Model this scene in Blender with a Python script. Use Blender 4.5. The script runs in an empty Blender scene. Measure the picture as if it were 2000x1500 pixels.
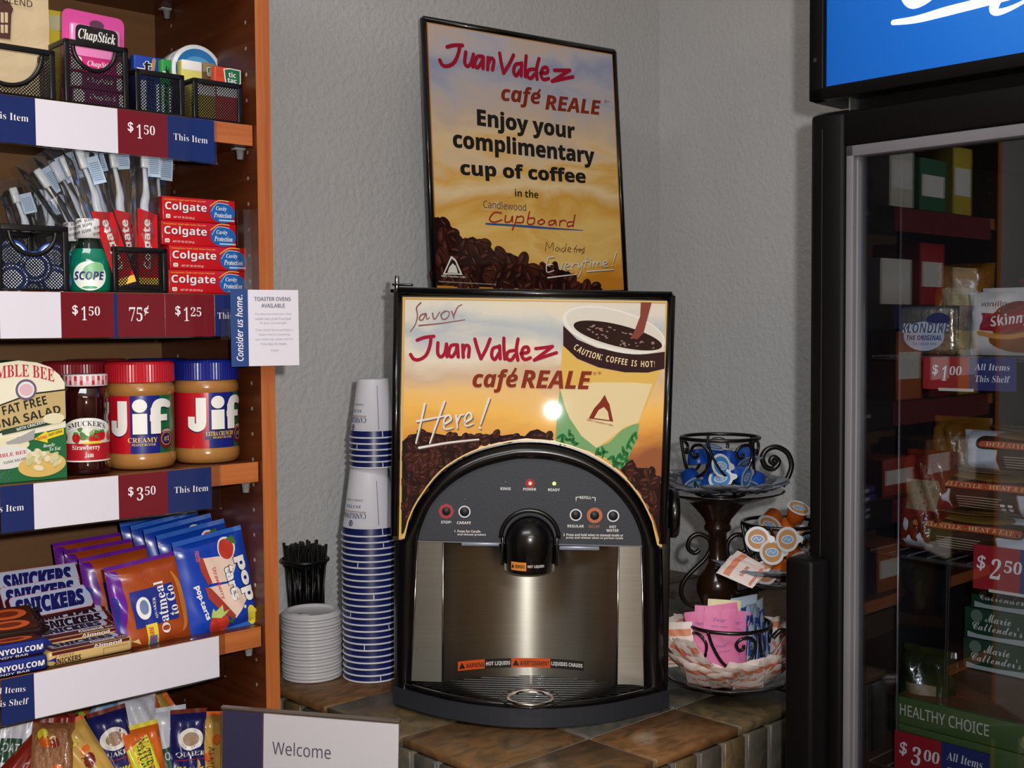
import bpy, bmesh, math, random
from mathutils import Matrix, Vector
from math import sin, cos, pi, atan, tan, sqrt, radians

random.seed(11)
sc = bpy.context.scene
COL = sc.collection

# ------------------------------------------------------------------ camera
FPX = 2320.0                      # focal length in pixels of the 2000 x 1500 frame
EYE = 1.47
PITCH = atan(110 / FPX)
ROLL = 0.007
CAMP = Vector((0, 0, EYE))
FWD = Vector((0, cos(PITCH), -sin(PITCH)))
_r0 = Vector((1, 0, 0)); _u0 = _r0.cross(FWD)
RGT = _r0 * cos(ROLL) - _u0 * sin(ROLL)
UPV = _u0 * cos(ROLL) + _r0 * sin(ROLL)
cam_data = bpy.data.cameras.new('camera')
cam_data.sensor_width = 36.0
cam_data.lens = 36.0 * FPX / 2000.0
cam_data.clip_start = 0.02
cam = bpy.data.objects.new('camera', cam_data)
COL.objects.link(cam)
cam.matrix_world = Matrix(((RGT.x, UPV.x, -FWD.x, CAMP.x), (RGT.y, UPV.y, -FWD.y, CAMP.y),
                           (RGT.z, UPV.z, -FWD.z, CAMP.z), (0, 0, 0, 1)))
sc.camera = cam

# ------------------------------------------------------------------ world, lights, exposure
world = bpy.data.worlds.new('world'); sc.world = world
world.use_nodes = True
bg = world.node_tree.nodes['Background']
bg.inputs[0].default_value = (0.55, 0.55, 0.6, 1)
bg.inputs[1].default_value = 0.04

def lamp(name, kind, loc, energy, color, size=0.1, rot=None, size_y=None):
    l = bpy.data.lights.new(name, kind); l.energy = energy; l.color = color
    if kind == 'POINT': l.shadow_soft_size = size
    if kind == 'AREA':
        l.size = size
        if size_y: l.shape = 'RECTANGLE'; l.size_y = size_y
    o = bpy.data.objects.new(name, l); o.location = loc
    if rot: o.rotation_euler = rot
    COL.objects.link(o); return o
# the flash of the camera, just right of and above the lens
lamp('camera_flash', 'POINT', (0.062, 0.03, EYE + 0.045), 47.0, (1.0, 0.97, 0.95), 0.012)
# fluorescent ceiling fittings of the room
lamp('ceiling_lamp', 'AREA', (-0.55, 0.25, 2.62), 17, (0.93, 0.96, 1.0), 1.2, (0, 0, 0), 0.5)
lamp('ceiling_lamp', 'AREA', (0.35, -1.3, 2.62), 22, (1.0, 0.9, 0.78), 1.2, (0, 0, 0), 0.5)

vs = sc.view_settings
vs.view_transform = 'Standard'
vs.look = 'None'
vs.exposure = 0.0
vs.gamma = 1.0
vs.use_curve_mapping = False
sc.cycles.max_bounces = 10
sc.cycles.transparent_max_bounces = 64
sc.cycles.caustics_reflective = False
sc.cycles.caustics_refractive = False

# ------------------------------------------------------------------ frames of reference
def ray(px, py):
    return FWD + (px - 1000) / FPX * RGT - (py - 750) / FPX * UPV

class Fr:
    """a local frame standing in the room; px() gives the point where a sight line meets one of its planes"""
    def __init__(s, M):
        s.M = M.copy(); s.I = M.inverted(); s.R = s.I.to_3x3()
    def px(s, px, py, v=0.0, k=1):
        O = s.I @ CAMP; D = s.R @ ray(px, py)
        return O + D * ((v - O[k]) / D[k])
    def at(s, x, y, z, rz=0, rx=0, ry=0):
        return s.M @ Matrix.Translation((x, y, z)) @ Matrix.Rotation(rz, 4, 'Z') @ Matrix.Rotation(rx, 4, 'X') @ Matrix.Rotation(ry, 4, 'Y')

def TR(x=0, y=0, z=0): return Matrix.Translation((x, y, z))
def RZ(a): return Matrix.Rotation(a, 4, 'Z')
def RX(a): return Matrix.Rotation(a, 4, 'X')
def RY(a): return Matrix.Rotation(a, 4, 'Y')
def SC(x, y, z): return Matrix.Diagonal((x, y, z, 1))

ANG = radians(43.1)
FB = Fr(TR(-.2966, 1.486, 0) @ RZ(ANG))              # bookcase: x along its front, y into it; its right end is x = 0
FF = Fr(TR(.381, 1.523, 0) @ RZ(ANG - pi / 2))       # freezer: x along its front, y into it; its left edge is x = 0
COUNTER = 0.92
WALL_Y = 0.45                                       # left wall in the bookcase frame
CORNER_X = 1.287                                     # right wall in the bookcase frame

# ------------------------------------------------------------------ materials
def lin(c):
    c /= 255.0
    return c / 12.92 if c <= 0.04045 else ((c + 0.055) / 1.055) ** 2.4
def rgb(h):
    return (lin(int(h[0:2], 16)), lin(int(h[2:4], 16)), lin(int(h[4:6], 16)), 1)
_M = {}
def mat(h, rough=.5, metal=0., spec=.5, name=None, coat=0., alpha=1., trans=0., emit=None, ior=None, bump=0, bscale=60, aniso=0):
    key = (h, rough, metal, spec, coat, alpha, trans, emit, ior, bump, bscale, aniso)
    if key in _M: return _M[key]
    m = bpy.data.materials.new(name or ('paint_' + h)); m.use_nodes = True
    nt = m.node_tree; b = nt.nodes['Principled BSDF']
    b.inputs['Base Color'].default_value = rgb(h)
    b.inputs['Roughness'].default_value = rough
    b.inputs['Metallic'].default_value = metal
    b.inputs['Specular IOR Level'].default_value = spec
    b.inputs['Coat Weight'].default_value = coat
    b.inputs['Coat Roughness'].default_value = .03
    b.inputs['Alpha'].default_value = alpha
    b.inputs['Transmission Weight'].default_value = trans
    if ior: b.inputs['IOR'].default_value = ior
    if aniso: b.inputs['Anisotropic'].default_value = aniso
    if emit:
        b.inputs['Emission Color'].default_value = rgb(h); b.inputs['Emission Strength'].default_value = emit
    if bump:
        tc = nt.nodes.new('ShaderNodeTexCoord'); n = nt.nodes.new('ShaderNodeTexNoise'); bp = nt.nodes.new('ShaderNodeBump')
        n.inputs['Scale'].default_value = bscale; n.inputs['Detail'].default_value = 4
        bp.inputs['Strength'].default_value = bump; bp.inputs['Distance'].default_value = .004
        nt.links.new(tc.outputs['Object'], n.inputs['Vector']); nt.links.new(n.outputs['Fac'], bp.inputs['Height'])
        nt.links.new(bp.outputs['Normal'], b.inputs['Normal'])
    _M[key] = m
    return m

def noisy(name, cols, scale=(10, 10, 10), detail=5, rough=.5, bump=0., bscale=None, spec=.5, coat=0., coords='Object', dist=.003, distort=0., metal=0.):
    """colour ramp over stretched noise"""
    m = bpy.data.materials.new(name); m.use_nodes = True
    nt = m.node_tree; L = nt.links; b = nt.nodes['Principled BSDF']
    b.inputs['Roughness'].default_value = rough; b.inputs['Specular IOR Level'].default_value = spec
    b.inputs['Coat Weight'].default_value = coat; b.inputs['Metallic'].default_value = metal
    tc = nt.nodes.new('ShaderNodeTexCoord'); mp = nt.nodes.new('ShaderNodeMapping')
    mp.inputs['Scale'].default_value = scale
    n = nt.nodes.new('ShaderNodeTexNoise'); n.inputs['Scale'].default_value = 1; n.inputs['Detail'].default_value = detail
    n.inputs['Distortion'].default_value = distort
    r = nt.nodes.new('ShaderNodeValToRGB')
    e = r.color_ramp.elements
    while len(e) < len(cols): e.new(.5)
    for i, (p, h) in enumerate(cols):
        e[i].position = p; e[i].color = rgb(h)
    L.new(tc.outputs[coords], mp.inputs['Vector']); L.new(mp.outputs['Vector'], n.inputs['Vector'])
    L.new(n.outputs['Fac'], r.inputs['Fac']); L.new(r.outputs['Color'], b.inputs['Base Color'])
    if bump:
        bp = nt.nodes.new('ShaderNodeBump'); bp.inputs['Strength'].default_value = bump; bp.inputs['Distance'].default_value = dist
        if bscale:
            n2 = nt.nodes.new('ShaderNodeTexNoise'); n2.inputs['Scale'].default_value = bscale; n2.inputs['Detail'].default_value = 3
            L.new(tc.outputs[coords], n2.inputs['Vector']); L.new(n2.outputs['Fac'], bp.inputs['Height'])
        else:
            L.new(n.outputs['Fac'], bp.inputs['Height'])
        L.new(bp.outputs['Normal'], b.inputs['Normal'])
    return m

def clear(name, tint='ffffff', refl=.06, rough=.02, film=0.):
    """thin clear sheet: mostly see-through, mirror-like at grazing angles"""
    m = bpy.data.materials.new(name); m.use_nodes = True
    nt = m.node_tree; L = nt.links
    for n in list(nt.nodes):
        if n.type == 'BSDF_PRINCIPLED': nt.nodes.remove(n)
    out = nt.nodes['Material Output']
    t = nt.nodes.new('ShaderNodeBsdfTransparent'); t.inputs[0].default_value = rgb(tint)
    g = nt.nodes.new('ShaderNodeBsdfGlossy'); g.inputs['Roughness'].default_value = rough
    fr = nt.nodes.new('ShaderNodeFresnel'); fr.inputs[0].default_value = 1.5
    ad = nt.nodes.new('ShaderNodeMath'); ad.operation = 'ADD'; ad.inputs[1].default_value = refl; ad.use_clamp = True
    mx = nt.nodes.new('ShaderNodeMixShader')
    L.new(fr.outputs[0], ad.inputs[0]); L.new(ad.outputs[0], mx.inputs[0]); L.new(t.outputs[0], mx.inputs[1]); L.new(g.outputs[0], mx.inputs[2])
    last = mx
    if film:
        d = nt.nodes.new('ShaderNodeBsdfDiffuse'); d.inputs[0].default_value = rgb(tint)
        m2 = nt.nodes.new('ShaderNodeMixShader'); m2.inputs[0].default_value = film
        L.new(mx.outputs[0], m2.inputs[1]); L.new(d.outputs[0], m2.inputs[2]); last = m2
    L.new(last.outputs[0], out.inputs['Surface'])
    return m

# ------------------------------------------------------------------ text (built-in lettering)
STY = {'b': (0x1D5D4, 0x1D5EE, 0x1D7EC), 'bi': (0x1D63C, 0x1D656, 0x1D7EC), 's': (0x1D5A0, 0x1D5BA, 0x1D7E2), 'si': (0x1D608, 0x1D622, 0x1D7E2),
       'sb': (0x1D400, 0x1D41A, 0x1D7CE), 'sbi': (0x1D468, 0x1D482, 0x1D7CE), 'sc': (0x1D4D0, 0x1D4EA, 0x1D7CE)}
_T = {}
def glyphs(s, sty='n', sp=1.0, off=0.0, line=1.0, align='CENTER'):
    key = (s, sty, sp, off, line, align)
    if key in _T: return _T[key]
    t = s
    if sty in STY:
        a, b, d = STY[sty]; t = ''
        for c in s:
            if 'A' <= c <= 'Z': t += chr(a + ord(c) - 65)
            elif 'a' <= c <= 'z': t += chr(b + ord(c) - 97)
            elif '0' <= c <= '9': t += chr(d + ord(c) - 48)
            else: t += c
    cu = bpy.data.curves.new('lettering', 'FONT'); cu.body = t; cu.size = 1; cu.resolution_u = 3
    cu.space_character = sp; cu.offset = off; cu.space_line = line; cu.align_x = align
    o = bpy.data.objects.new('lettering', cu); COL.objects.link(o)
    dg = bpy.context.evaluated_depsgraph_get(); e = o.evaluated_get(dg); me = e.to_mesh(); me.calc_loop_triangles()
    V = [(v.co.x, v.co.y) for v in me.vertices]; T = [tuple(l.vertices) for l in me.loop_triangles]
    # keep all triangles facing up
    T2 = []
    for a, b, c in T:
        ar = (V[b][0] - V[a][0]) * (V[c][1] - V[a][1]) - (V[c][0] - V[a][0]) * (V[b][1] - V[a][1])
        T2.append((a, b, c) if ar > 0 else (a, c, b))
    e.to_mesh_clear(); bpy.data.objects.remove(o); bpy.data.curves.remove(cu)
    xs = [v[0] for v in V] or [0, 1]; ys = [v[1] for v in V] or [0, 1]
    x0, x1, y0, y1 = min(xs), max(xs), min(ys), max(ys)
    V = [((x - x0) / max(1e-6, x1 - x0), (y - y0) / max(1e-6, y1 - y0)) for x, y in V]
    _T[key] = (V, T2, (x1 - x0) / max(1e-6, y1 - y0))
    return _T[key]

def subdiv(V, T, lim):
    V = [tuple(v) for v in V]; out = []; st = list(T); mid = {}
    while st:
        a, b, c = st.pop()
        e = [((V[i][0] - V[j][0]) ** 2 + (V[i][1] - V[j][1]) ** 2, i, j, k) for i, j, k in ((a, b, c), (b, c, a), (c, a, b))]
        d, i, j, k = max(e)
        if d > lim * lim and len(out) < 40000:
            q = (min(i, j), max(i, j))
            if q not in mid:
                mid[q] = len(V); V.append(((V[i][0] + V[j][0]) / 2, (V[i][1] + V[j][1]) / 2))
            m = mid[q]; st += [(i, m, k), (m, j, k)]
        else: out.append((a, b, c))
    return V, out

def ribbon(pts, w0, w1=None, wm=None, n=None):
    """smooth brush stroke through 2-D points -> polygon quads; width w0 -> (wm) -> w1"""
    if w1 is None: w1 = w0
    P = catmull([Vector((p[0], p[1], 0)) for p in pts], n or 6) if len(pts) > 2 else [Vector((p[0], p[1], 0)) for p in pts]
    V, Fc = [], []
    N = len(P)
    for i, p in enumerate(P):
        d = (P[min(i + 1, N - 1)] - P[max(i - 1, 0)]); d.normalize()
        t = i / (N - 1)
        if wm is None: w = w0 + (w1 - w0) * t
        else: w = w0 + (wm - w0) * 2 * t if t < .5 else wm + (w1 - wm) * (2 * t - 1)
        nx = Vector((-d.y, d.x, 0)) * w / 2
        V += [(p.x - nx.x, p.y - nx.y), (p.x + nx.x, p.y + nx.y)]
        if i: Fc.append((2 * i - 2, 2 * i, 2 * i + 1, 2 * i - 1))
    for end, nxt, w in ((0, 1, w0), (N - 1, N - 2, w1)):          # round ends
        b = len(V); c = P[end]; d = P[end] - P[nxt]; a = math.atan2(d.y, d.x)
        for k in range(7): V.append((c.x + w / 2 * cos(a - pi / 2 + pi * k / 6), c.y + w / 2 * sin(a - pi / 2 + pi * k / 6)))
        Fc.append(tuple(range(b, b + 7)))
    return V, Fc

def catmull(P, n=6, closed=False):
    P = [Vector(p) for p in P]; out = []; N = len(P)
    rng = range(N if closed else N - 1)
    for i in rng:
        if closed: a, b, c, d = P[(i - 1) % N], P[i], P[(i + 1) % N], P[(i + 2) % N]
        else: a, b, c, d = P[max(i - 1, 0)], P[i], P[i + 1], P[min(i + 2, N - 1)]
        for k in range(n):
            t = k / n; t2, t3 = t * t, t * t * t
            out.append(.5 * ((2 * b) + (c - a) * t + (2 * a - 5 * b + 4 * c - d) * t2 + (3 * b - 3 * c + d - a) * t3))
    if not closed: out.append(P[-1])
    return out

# ------------------------------------------------------------------ mesh builder
_RB = {}
class MB:
    def __init__(s): s.v = []; s.f = []; s.m = []; s.sm = []; s.mats = []; s.k = 0
    def mi(s, m):
        if m not in s.mats: s.mats.append(m)
        return s.mats.index(m)
    def add(s, V, Fc, m, M=None, smooth=False):
        b = len(s.v); k = s.mi(m)
        s.v += [tuple(M @ Vector(v)) if M is not None else tuple(v) for v in V]
        for f in Fc:
            s.f.append(tuple(i + b for i in f)); s.m.append(k); s.sm.append(smooth)
        return s
    def box(s, c, d, m, M=None, r=0.0, seg=2, smooth=None):
        if r <= 0:
            x, y, z = d[0] / 2, d[1] / 2, d[2] / 2
            V = [(c[0] + i * x, c[1] + j * y, c[2] + k * z) for i in (-1, 1) for j in (-1, 1) for k in (-1, 1)]
            return s.add(V, [(0, 1, 3, 2), (4, 6, 7, 5), (0, 4, 5, 1), (2, 3, 7, 6), (0, 2, 6, 4), (1, 5, 7, 3)], m, M)
        key = (tuple(round(q, 5) for q in d), round(r, 5), seg)
        if key not in _RB:
            bm = bmesh.new(); bmesh.ops.create_cube(bm, size=1)
            bmesh.ops.scale(bm, vec=d, verts=bm.verts)
            bmesh.ops.bevel(bm, geom=bm.edges[:], offset=min(r, min(d) * .49), segments=seg, profile=.5, affect='EDGES')
            bm.verts.index_update()
            _RB[key] = ([tuple(v.co) for v in bm.verts], [tuple(v.index for v in f.verts) for f in bm.faces]); bm.free()
        V, Fc = _RB[key]
        return s.add([(x + c[0], y + c[1], z + c[2]) for x, y, z in V], Fc, m, M, True if smooth is None else smooth)
    def b2(s, lo, hi, m, M=None, r=0.0, seg=2):
        return s.box([(a + b) / 2 for a, b in zip(lo, hi)], [abs(b - a) for a, b in zip(lo, hi)], m, M, r, seg)
    def lathe(s, prof, m, M=None, n=28, smooth=True, a0=0, a1=2 * pi):
        full = abs(a1 - a0 - 2 * pi) < 1e-6
        V, Fc = [], []; K = n if full else n + 1
        for r, z in prof:
            for i in range(K):
                t = a0 + (a1 - a0) * i / n; V.append((r * cos(t), r * sin(t), z))
        for j in range(len(prof) - 1):
            for i in range(n):
                i2 = (i + 1) % K
                Fc.append((j * K + i, j * K + i2, (j + 1) * K + i2, (j + 1) * K + i))
        return s.add(V, Fc, m, M, smooth)
    def cyl(s, r, z0, z1, m, M=None, n=24, r1=None, bev=0.0):
        r1 = r if r1 is None else r1
        if bev: prof = [(0, z0), (r - bev, z0), (r, z0 + bev), (r1, z1 - bev), (r1 - bev, z1), (0, z1)]
        else: prof = [(0, z0), (r, z0), (r, z0), (r1, z1), (r1, z1), (0, z1)]
        return s.lathe(prof, m, M, n, smooth=True)
    def tube(s, P, r, m, M=None, n=8, closed=False, cap=True):
        P = [Vector(p) for p in P]; N = len(P)
        R_ = r if isinstance(r, (list, tuple)) else [r] * N
        V, Fc = [], []
        d0 = (P[1] - P[0]).normalized(); up = Vector((0, 0, 1)) if abs(d0.z) < .9 else Vector((1, 0, 0))
        nx = d0.cross(up).normalized()
        for i in range(N):
            if closed: d = (P[(i + 1) % N] - P[i - 1])
            else: d = P[min(i + 1, N - 1)] - P[max(i - 1, 0)]
            d.normalize(); nx = nx - d * nx.dot(d)
            if nx.length < 1e-6: nx = d.orthogonal()
            nx.normalize(); ny = d.cross(nx)
            for k in range(n):
                t = 2 * pi * k / n; V.append(P[i] + (nx * cos(t) + ny * sin(t)) * R_[i])
        for i in range(N if closed else N - 1):
            a, b = i * n, ((i + 1) % N) * n
            for k in range(n): Fc.append((a + k, a + (k + 1) % n, b + (k + 1) % n, b + k))
        if cap and not closed:
            Fc.append(tuple(range(n - 1, -1, -1))); Fc.append(tuple((N - 1) * n + k for k in range(n)))
        return s.add(V, Fc, m, M, True)
    def prism(s, poly, y0, y1, m, M=None, side=None):
        """outline in x-z, thickness along y; front is y0"""
        n = len(poly); ar = sum(poly[i][0] * poly[(i + 1) % n][1] - poly[(i + 1) % n][0] * poly[i][1] for i in range(n))
        if ar < 0: poly = poly[::-1]
        V = [(x, y0, z) for x, z in poly] + [(x, y1, z) for x, z in poly]
        s.add(V, [tuple(range(n)), tuple(range(2 * n - 1, n - 1, -1))], m, M)
        return s.add(V, [(i, i + n, (i + 1) % n + n, (i + 1) % n) for i in range(n)], side or m, M)
    def flat(s, V2, Fc, face, m, off=.0003, lim=None):
        """2-D shape (right, up) laid on a face"""
        if lim:
            T = []
            for f in Fc: T += [(f[0], f[i], f[i + 1]) for i in range(1, len(f) - 1)]
            V2, Fc = subdiv(V2, T, lim)
            Fc = [(a, b, c) if (V2[b][0] - V2[a][0]) * (V2[c][1] - V2[a][1]) >= (V2[c][0] - V2[a][0]) * (V2[b][1] - V2[a][1]) else (a, c, b) for a, b, c in Fc]
        return s.add([face(a, b, off) for a, b in V2], Fc, m, None, bool(lim))
    def poly(s, P, face, m, off=.0003, lim=None): return s.flat(P, [tuple(range(len(P)))], face, m, off, lim)
    def rect(s, x0, z0, x1, z1, face, m, off=.0003, lim=None, r=0):
        if r:
            P = []
            for cx, cz, a in ((x1 - r, z0 + r, -90), (x1 - r, z1 - r, 0), (x0 + r, z1 - r, 90), (x0 + r, z0 + r, 180)):
                P += [(cx + r * cos(radians(a + q)), cz + r * sin(radians(a + q))) for q in (0, 30, 60, 90)]
            return s.poly(P, face, m, off, lim)
        return s.flat([(x0, z0), (x1, z0), (x1, z1), (x0, z1)], [(0, 1, 2, 3)], face, m, off, lim)
    def oval(s, cx, cz, rx, rz, face, m, off=.0003, n=28, lim=None, rot=0, a0=0, a1=2 * pi):
        P = []
        k = n if abs(a1 - a0 - 2 * pi) < 1e-6 else n + 1
        for i in range(k):
            t = a0 + (a1 - a0) * i / n; x, z = rx * cos(t), rz * sin(t)
            P.append((cx + x * cos(rot) - z * sin(rot), cz + x * sin(rot) + z * cos(rot)))
        return s.poly(P, face, m, off, lim)
    def ring(s, cx, cz, r0, r1, face, m, off=.0003, n=32, asp=1.0):
        V, Fc = [], []
        for i in range(n):
            t = 2 * pi * i / n
            V += [(cx + r0 * cos(t), cz + r0 * sin(t) * asp), (cx + r1 * cos(t), cz + r1 * sin(t) * asp)]
        for i in range(n):
            j = (i + 1) % n; Fc.append((2 * i, 2 * i + 1, 2 * j + 1, 2 * j))
        return s.flat(V, Fc, face, m, off)
    def stroke(s, pts, w, face, m, off=.0005, w1=None, wm=None, n=None, lim=None, step=True):
        if step: s.k = (s.k + 1) % 24; off += s.k * 8e-6      # crossing strokes never share one plane
        V, Fc = ribbon(pts, w, w1, wm, n); return s.flat(V, Fc, face, m, off, lim)
    def text(s, t, face, m, x0, z0, w, h, sty='n', off=.0006, rot=0., shear=0., lim=None, sp=1., fat=0., line=1., align='CENTER', arc=0.):
        """lettering whose bounding box starts at (x0, z0) and is w wide, h high, turned by rot about that point"""
        V, T, asp = glyphs(t, sty, sp, fat, line, align)
        if h is None: h = w / asp
        if w is None: w = h * asp
        c, q = cos(rot), sin(rot); V2 = []
        for x, z in V:
            X, Z = x * w + shear * z * h, z * h + arc * (1 - (2 * x - 1) ** 2) * h
            V2.append((x0 + X * c - Z * q, z0 + X * q + Z * c))
        return s.flat(V2, T, face, m, off, lim)
    def tq(s, t, face, m, fr, bl, br, hp, sty='n', off=.0006, y=0., **k):
        """lettering between two points of a plane of the frame fr, hp tall there"""
        a = fr.px(bl[0], bl[1], y); b = fr.px(br[0], br[1], y); c = fr.px(bl[0], bl[1] - hp, y)
        d = Vector((b.x - a.x, b.z - a.z)); rot = math.atan2(d.y, d.x)
        return s.text(t, face, m, a.x, a.z, d.length, (c.z - a.z) * cos(rot), sty, off, rot, **k)
    def build(s, name, parent=None, M=None):
        me = bpy.data.meshes.new(name); me.from_pydata(s.v, [], s.f)
        for m in s.mats: me.materials.append(m)
        me.polygons.foreach_set('material_index', s.m); me.polygons.foreach_set('use_smooth', s.sm)
        me.update()
        o = bpy.data.objects.new(name, me); COL.objects.link(o)
        if parent is not None: o.parent = parent
        if M is not None:
            if parent is None: o.matrix_world = M
            else: o.matrix_local = M
        return o

def face_y(y=0.0):
    """the front face y = const of a thing, seen from -y"""
    return lambda a, b, off=0.0: (a, y - off, b)
def face_top(z, flip=False):
    return lambda a, b, off=0.0: (a, b, z + off)
def face_cyl(r, cx=0., cy=0., a0=0.):
    def f(a, b, off=0.0):
        t = a0 + a / r; return (cx + (r + off) * sin(t), cy - (r + off) * cos(t), b)
    return f
def face_left(x=0.0):
    """the left face x = const, a runs from back to front"""
    return lambda a, b, off=0.0: (x - off, -a, b)

def thing(name, label, cat, M, group=None):
    o = bpy.data.objects.new(name, None); o.empty_display_size = .02; COL.objects.link(o)
    o.matrix_world = M
    return tag(o, label, cat, group)
def tag(o, label, cat, group=None):
    o['label'] = label; o['category'] = cat
    if group: o['group'] = group
    return o
def struct(o):
    o['kind'] = 'structure'; return o
def dup(root, M, label=None, group=None):
    r = root.copy(); COL.objects.link(r); r.matrix_world = M
    if label: r['label'] = label
    if group: r['group'] = group
    for ch in root.children:
        c = ch.copy(); COL.objects.link(c); c.parent = r
        for g in ch.children:
            d = g.copy(); COL.objects.link(d); d.parent = c
    return r

# pouches: a pillow of film between two crimped ends
def pouch_fn(w, h, t, crimp=.08, seed=0, wr=.25, vertical=True):
    rnd = random.Random(seed)
    ks = [(rnd.uniform(4, 13), rnd.uniform(3, 11), rnd.uniform(0, 6.3), rnd.uniform(.4, 1)) for _ in range(5)]
    def f(u, v, side):
        # u, v in -.5 .. .5; along v are the crimped ends
        U, V = abs(2 * u), abs(2 * v)
        e = max(0., min(1., (1 - V) / (crimp * 2.0) - .5)); e = min(1, e) ** .6
        q = max(0., 1 - U ** 3.0) ** .55
        T = t / 2 * e * q
        n = sum(a * sin(kx * u * 2 + ky * v * 2 + p) for kx, ky, p, a in ks) / 3
        y = side * T * (1 + wr * n) + .12 * t * wr * n * (1 - e) * 2
        x = u * w * (1 - .05 * e * (1 - U * .2) * q)
        if e == 0: y += .0007 * sin(v * h * 1500)
        return x, y, v * h
    return f
def pouch(mb, f, m, mend=None, nx=14, nz=22, M=None, crimp=.08):
    for side in (-1, 1):
        V, Fa, Fe = [], [], []
        for j in range(nz + 1):
            for i in range(nx + 1): V.append(f(i / nx - .5, j / nz - .5, side))
        for j in range(nz):
            for i in range(nx):
                a = j * (nx + 1) + i; q = (a, a + 1, a + nx + 2, a + nx + 1)
                if side > 0: q = q[::-1]
                v = abs(2 * ((j + .5) / nz - .5))
                (Fe if v > 1 - crimp else Fa).append(q)
        mb.add(V, Fa, m, M, True); mb.add(V, Fe, mend or m, M, True)
    return mb
def face_pouch(f, w, h):
    def g(a, b, off=0.0):
        x, y, z = f(max(-.5, min(.5, a / w)), max(-.5, min(.5, b / h)), -1); return (x, y - off - .0004, z)
    return g

# ================================================================== ROOM
WALLP = noisy('wall_paint', [(.3, 'cfd0d1'), (.7, 'd6d6d6')], (3, 3, 3), 3, .75, .5, 95, .3, dist=.006)
CEIL = mat('d8d4cc', .9, name='ceiling_paint', bump=.3, bscale=150)
FLOORM = noisy('floor_tile_brown', [(.3, '5a4632'), (.7, '78604a')], (6, 6, 6), 5, .45)
BEIGE = noisy('beige_plaster', [(.3, '8c7456'), (.7, '987f60')], (4, 4, 4), 4, .7, .3, 120)
X0, Y0, HC = -2.7, -3.3, 2.7
def wallbox(name, lo, hi, m):
    mb = MB(); mb.b2(lo, hi, m); return struct(mb.build(name, None, FB.M))
wallbox('wall_left', (X0 - .1, WALL_Y, 0), (CORNER_X + .1, WALL_Y + .1, HC), WALLP)
wallbox('wall_right', (CORNER_X, Y0 - .1, 0), (CORNER_X + .1, WALL_Y, HC), WALLP)
wallbox('wall_back', (X0, Y0 - .1, 0), (CORNER_X, Y0, HC), BEIGE)
wallbox('wall_far', (X0 - .1, Y0 - .1, 0), (X0, WALL_Y, HC), BEIGE)
wallbox('floor', (X0 - .1, Y0 - .1, -.1), (CORNER_X + .1, WALL_Y + .1, 0), FLOORM)
wallbox('ceiling', (X0 - .1, Y0 - .1, HC), (CORNER_X + .1, WALL_Y + .1, HC + .1), CEIL)

# ================================================================== BOOKCASE
WOOD_IN = noisy('cherry_board', [(.3, '471f0c'), (.5, '52260f'), (.7, '5d2d13')], (3, 3, 60), 6, .38, .05, None, .5, distort=.6)
WOOD_BK = noisy('brown_backboard', [(.3, '6a4a2c'), (.7, '7a5634')], (3, 3, 40), 6, .5, .05, None, .4, distort=.5)
WOOD_EDGE = noisy('cherry_edge_band', [(.3, 'a95c2b'), (.5, 'b86733'), (.7, 'c4733c')], (120, 30, 5), 6, .4, .06, None, .5, distort=.8)
WOOD_EDGH = noisy('cherry_edge_band_across', [(.3, 'a95c2b'), (.5, 'b86733'), (.7, 'c4733c')], (5, 30, 120), 6, .4, .06, None, .5, distort=.8)
PEG = mat('cbbfae', .3, .6, name='peg_sleeve')
CLEARP = clear('clear_plastic', 'ffffff', .02, .05)
SH = [1.929, 1.721, 1.513, 1.305, 1.097, 0.889, 0.681]
SHD = .26
bk = thing('bookcase', 'cherry wood bookcase with adjustable shelves of snacks and toiletries', 'bookcase', FB.M)
for x0, x1, nm in ((-.02, 0, 1), (-.94, -.92, -1)):
    mb = MB(); mb.b2((x0, .0006, 0), (x1, .28, 2.16), WOOD_IN)
    mb.b2((x0, 0, 0), (x1, .0006, 2.16), WOOD_EDGE)
    xi = x0 if nm == 1 else x1
    for k in range(52):
        z = .35 + .0319 * k
        for y in (.022, .214):
            mb.lathe([(.0026, 0), (0, 0)], PEG, FB.I @ FB.M @ TR(xi - nm * .0004, y, z) @ RY(-nm * pi / 2), 8, False)
    mb.build('side_panel', bk)
mb = MB(); mb.b2((-.92, .262, .05), (-.02, .27, 2.14), WOOD_BK); mb.build('back_panel', bk)
mb = MB(); mb.b2((-.92, .002, 2.14), (-.02, .27, 2.16), WOOD_IN); mb.build('top_panel', bk)
for z in SH + [.10]:
    mb = MB(); mb.b2((-.9195, .0086, z - .025), (-.0215, SHD, z), WOOD_IN)
    mb.b2((-.9195, .008, z - .025), (-.0215, .0086, z), WOOD_EDGH)
    s = mb.build('shelf', bk)
    for y in (.03, .214):
        mb = MB(); mb.b2((-.036, y - .006, z - .0285), (-.0215, y + .006, z - .0255), mat('e8e8e8', .15, 0, .8, trans=.6, name='clear_pin'), r=.001)
        mb.cyl(.004, -.012, 0, mat('e8e8e8', .15, 0, .8, trans=.6, name='clear_pin'), TR(-.0265, y, z - .028), 10, .0055)
        mb.build('shelf_pin', s)

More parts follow.
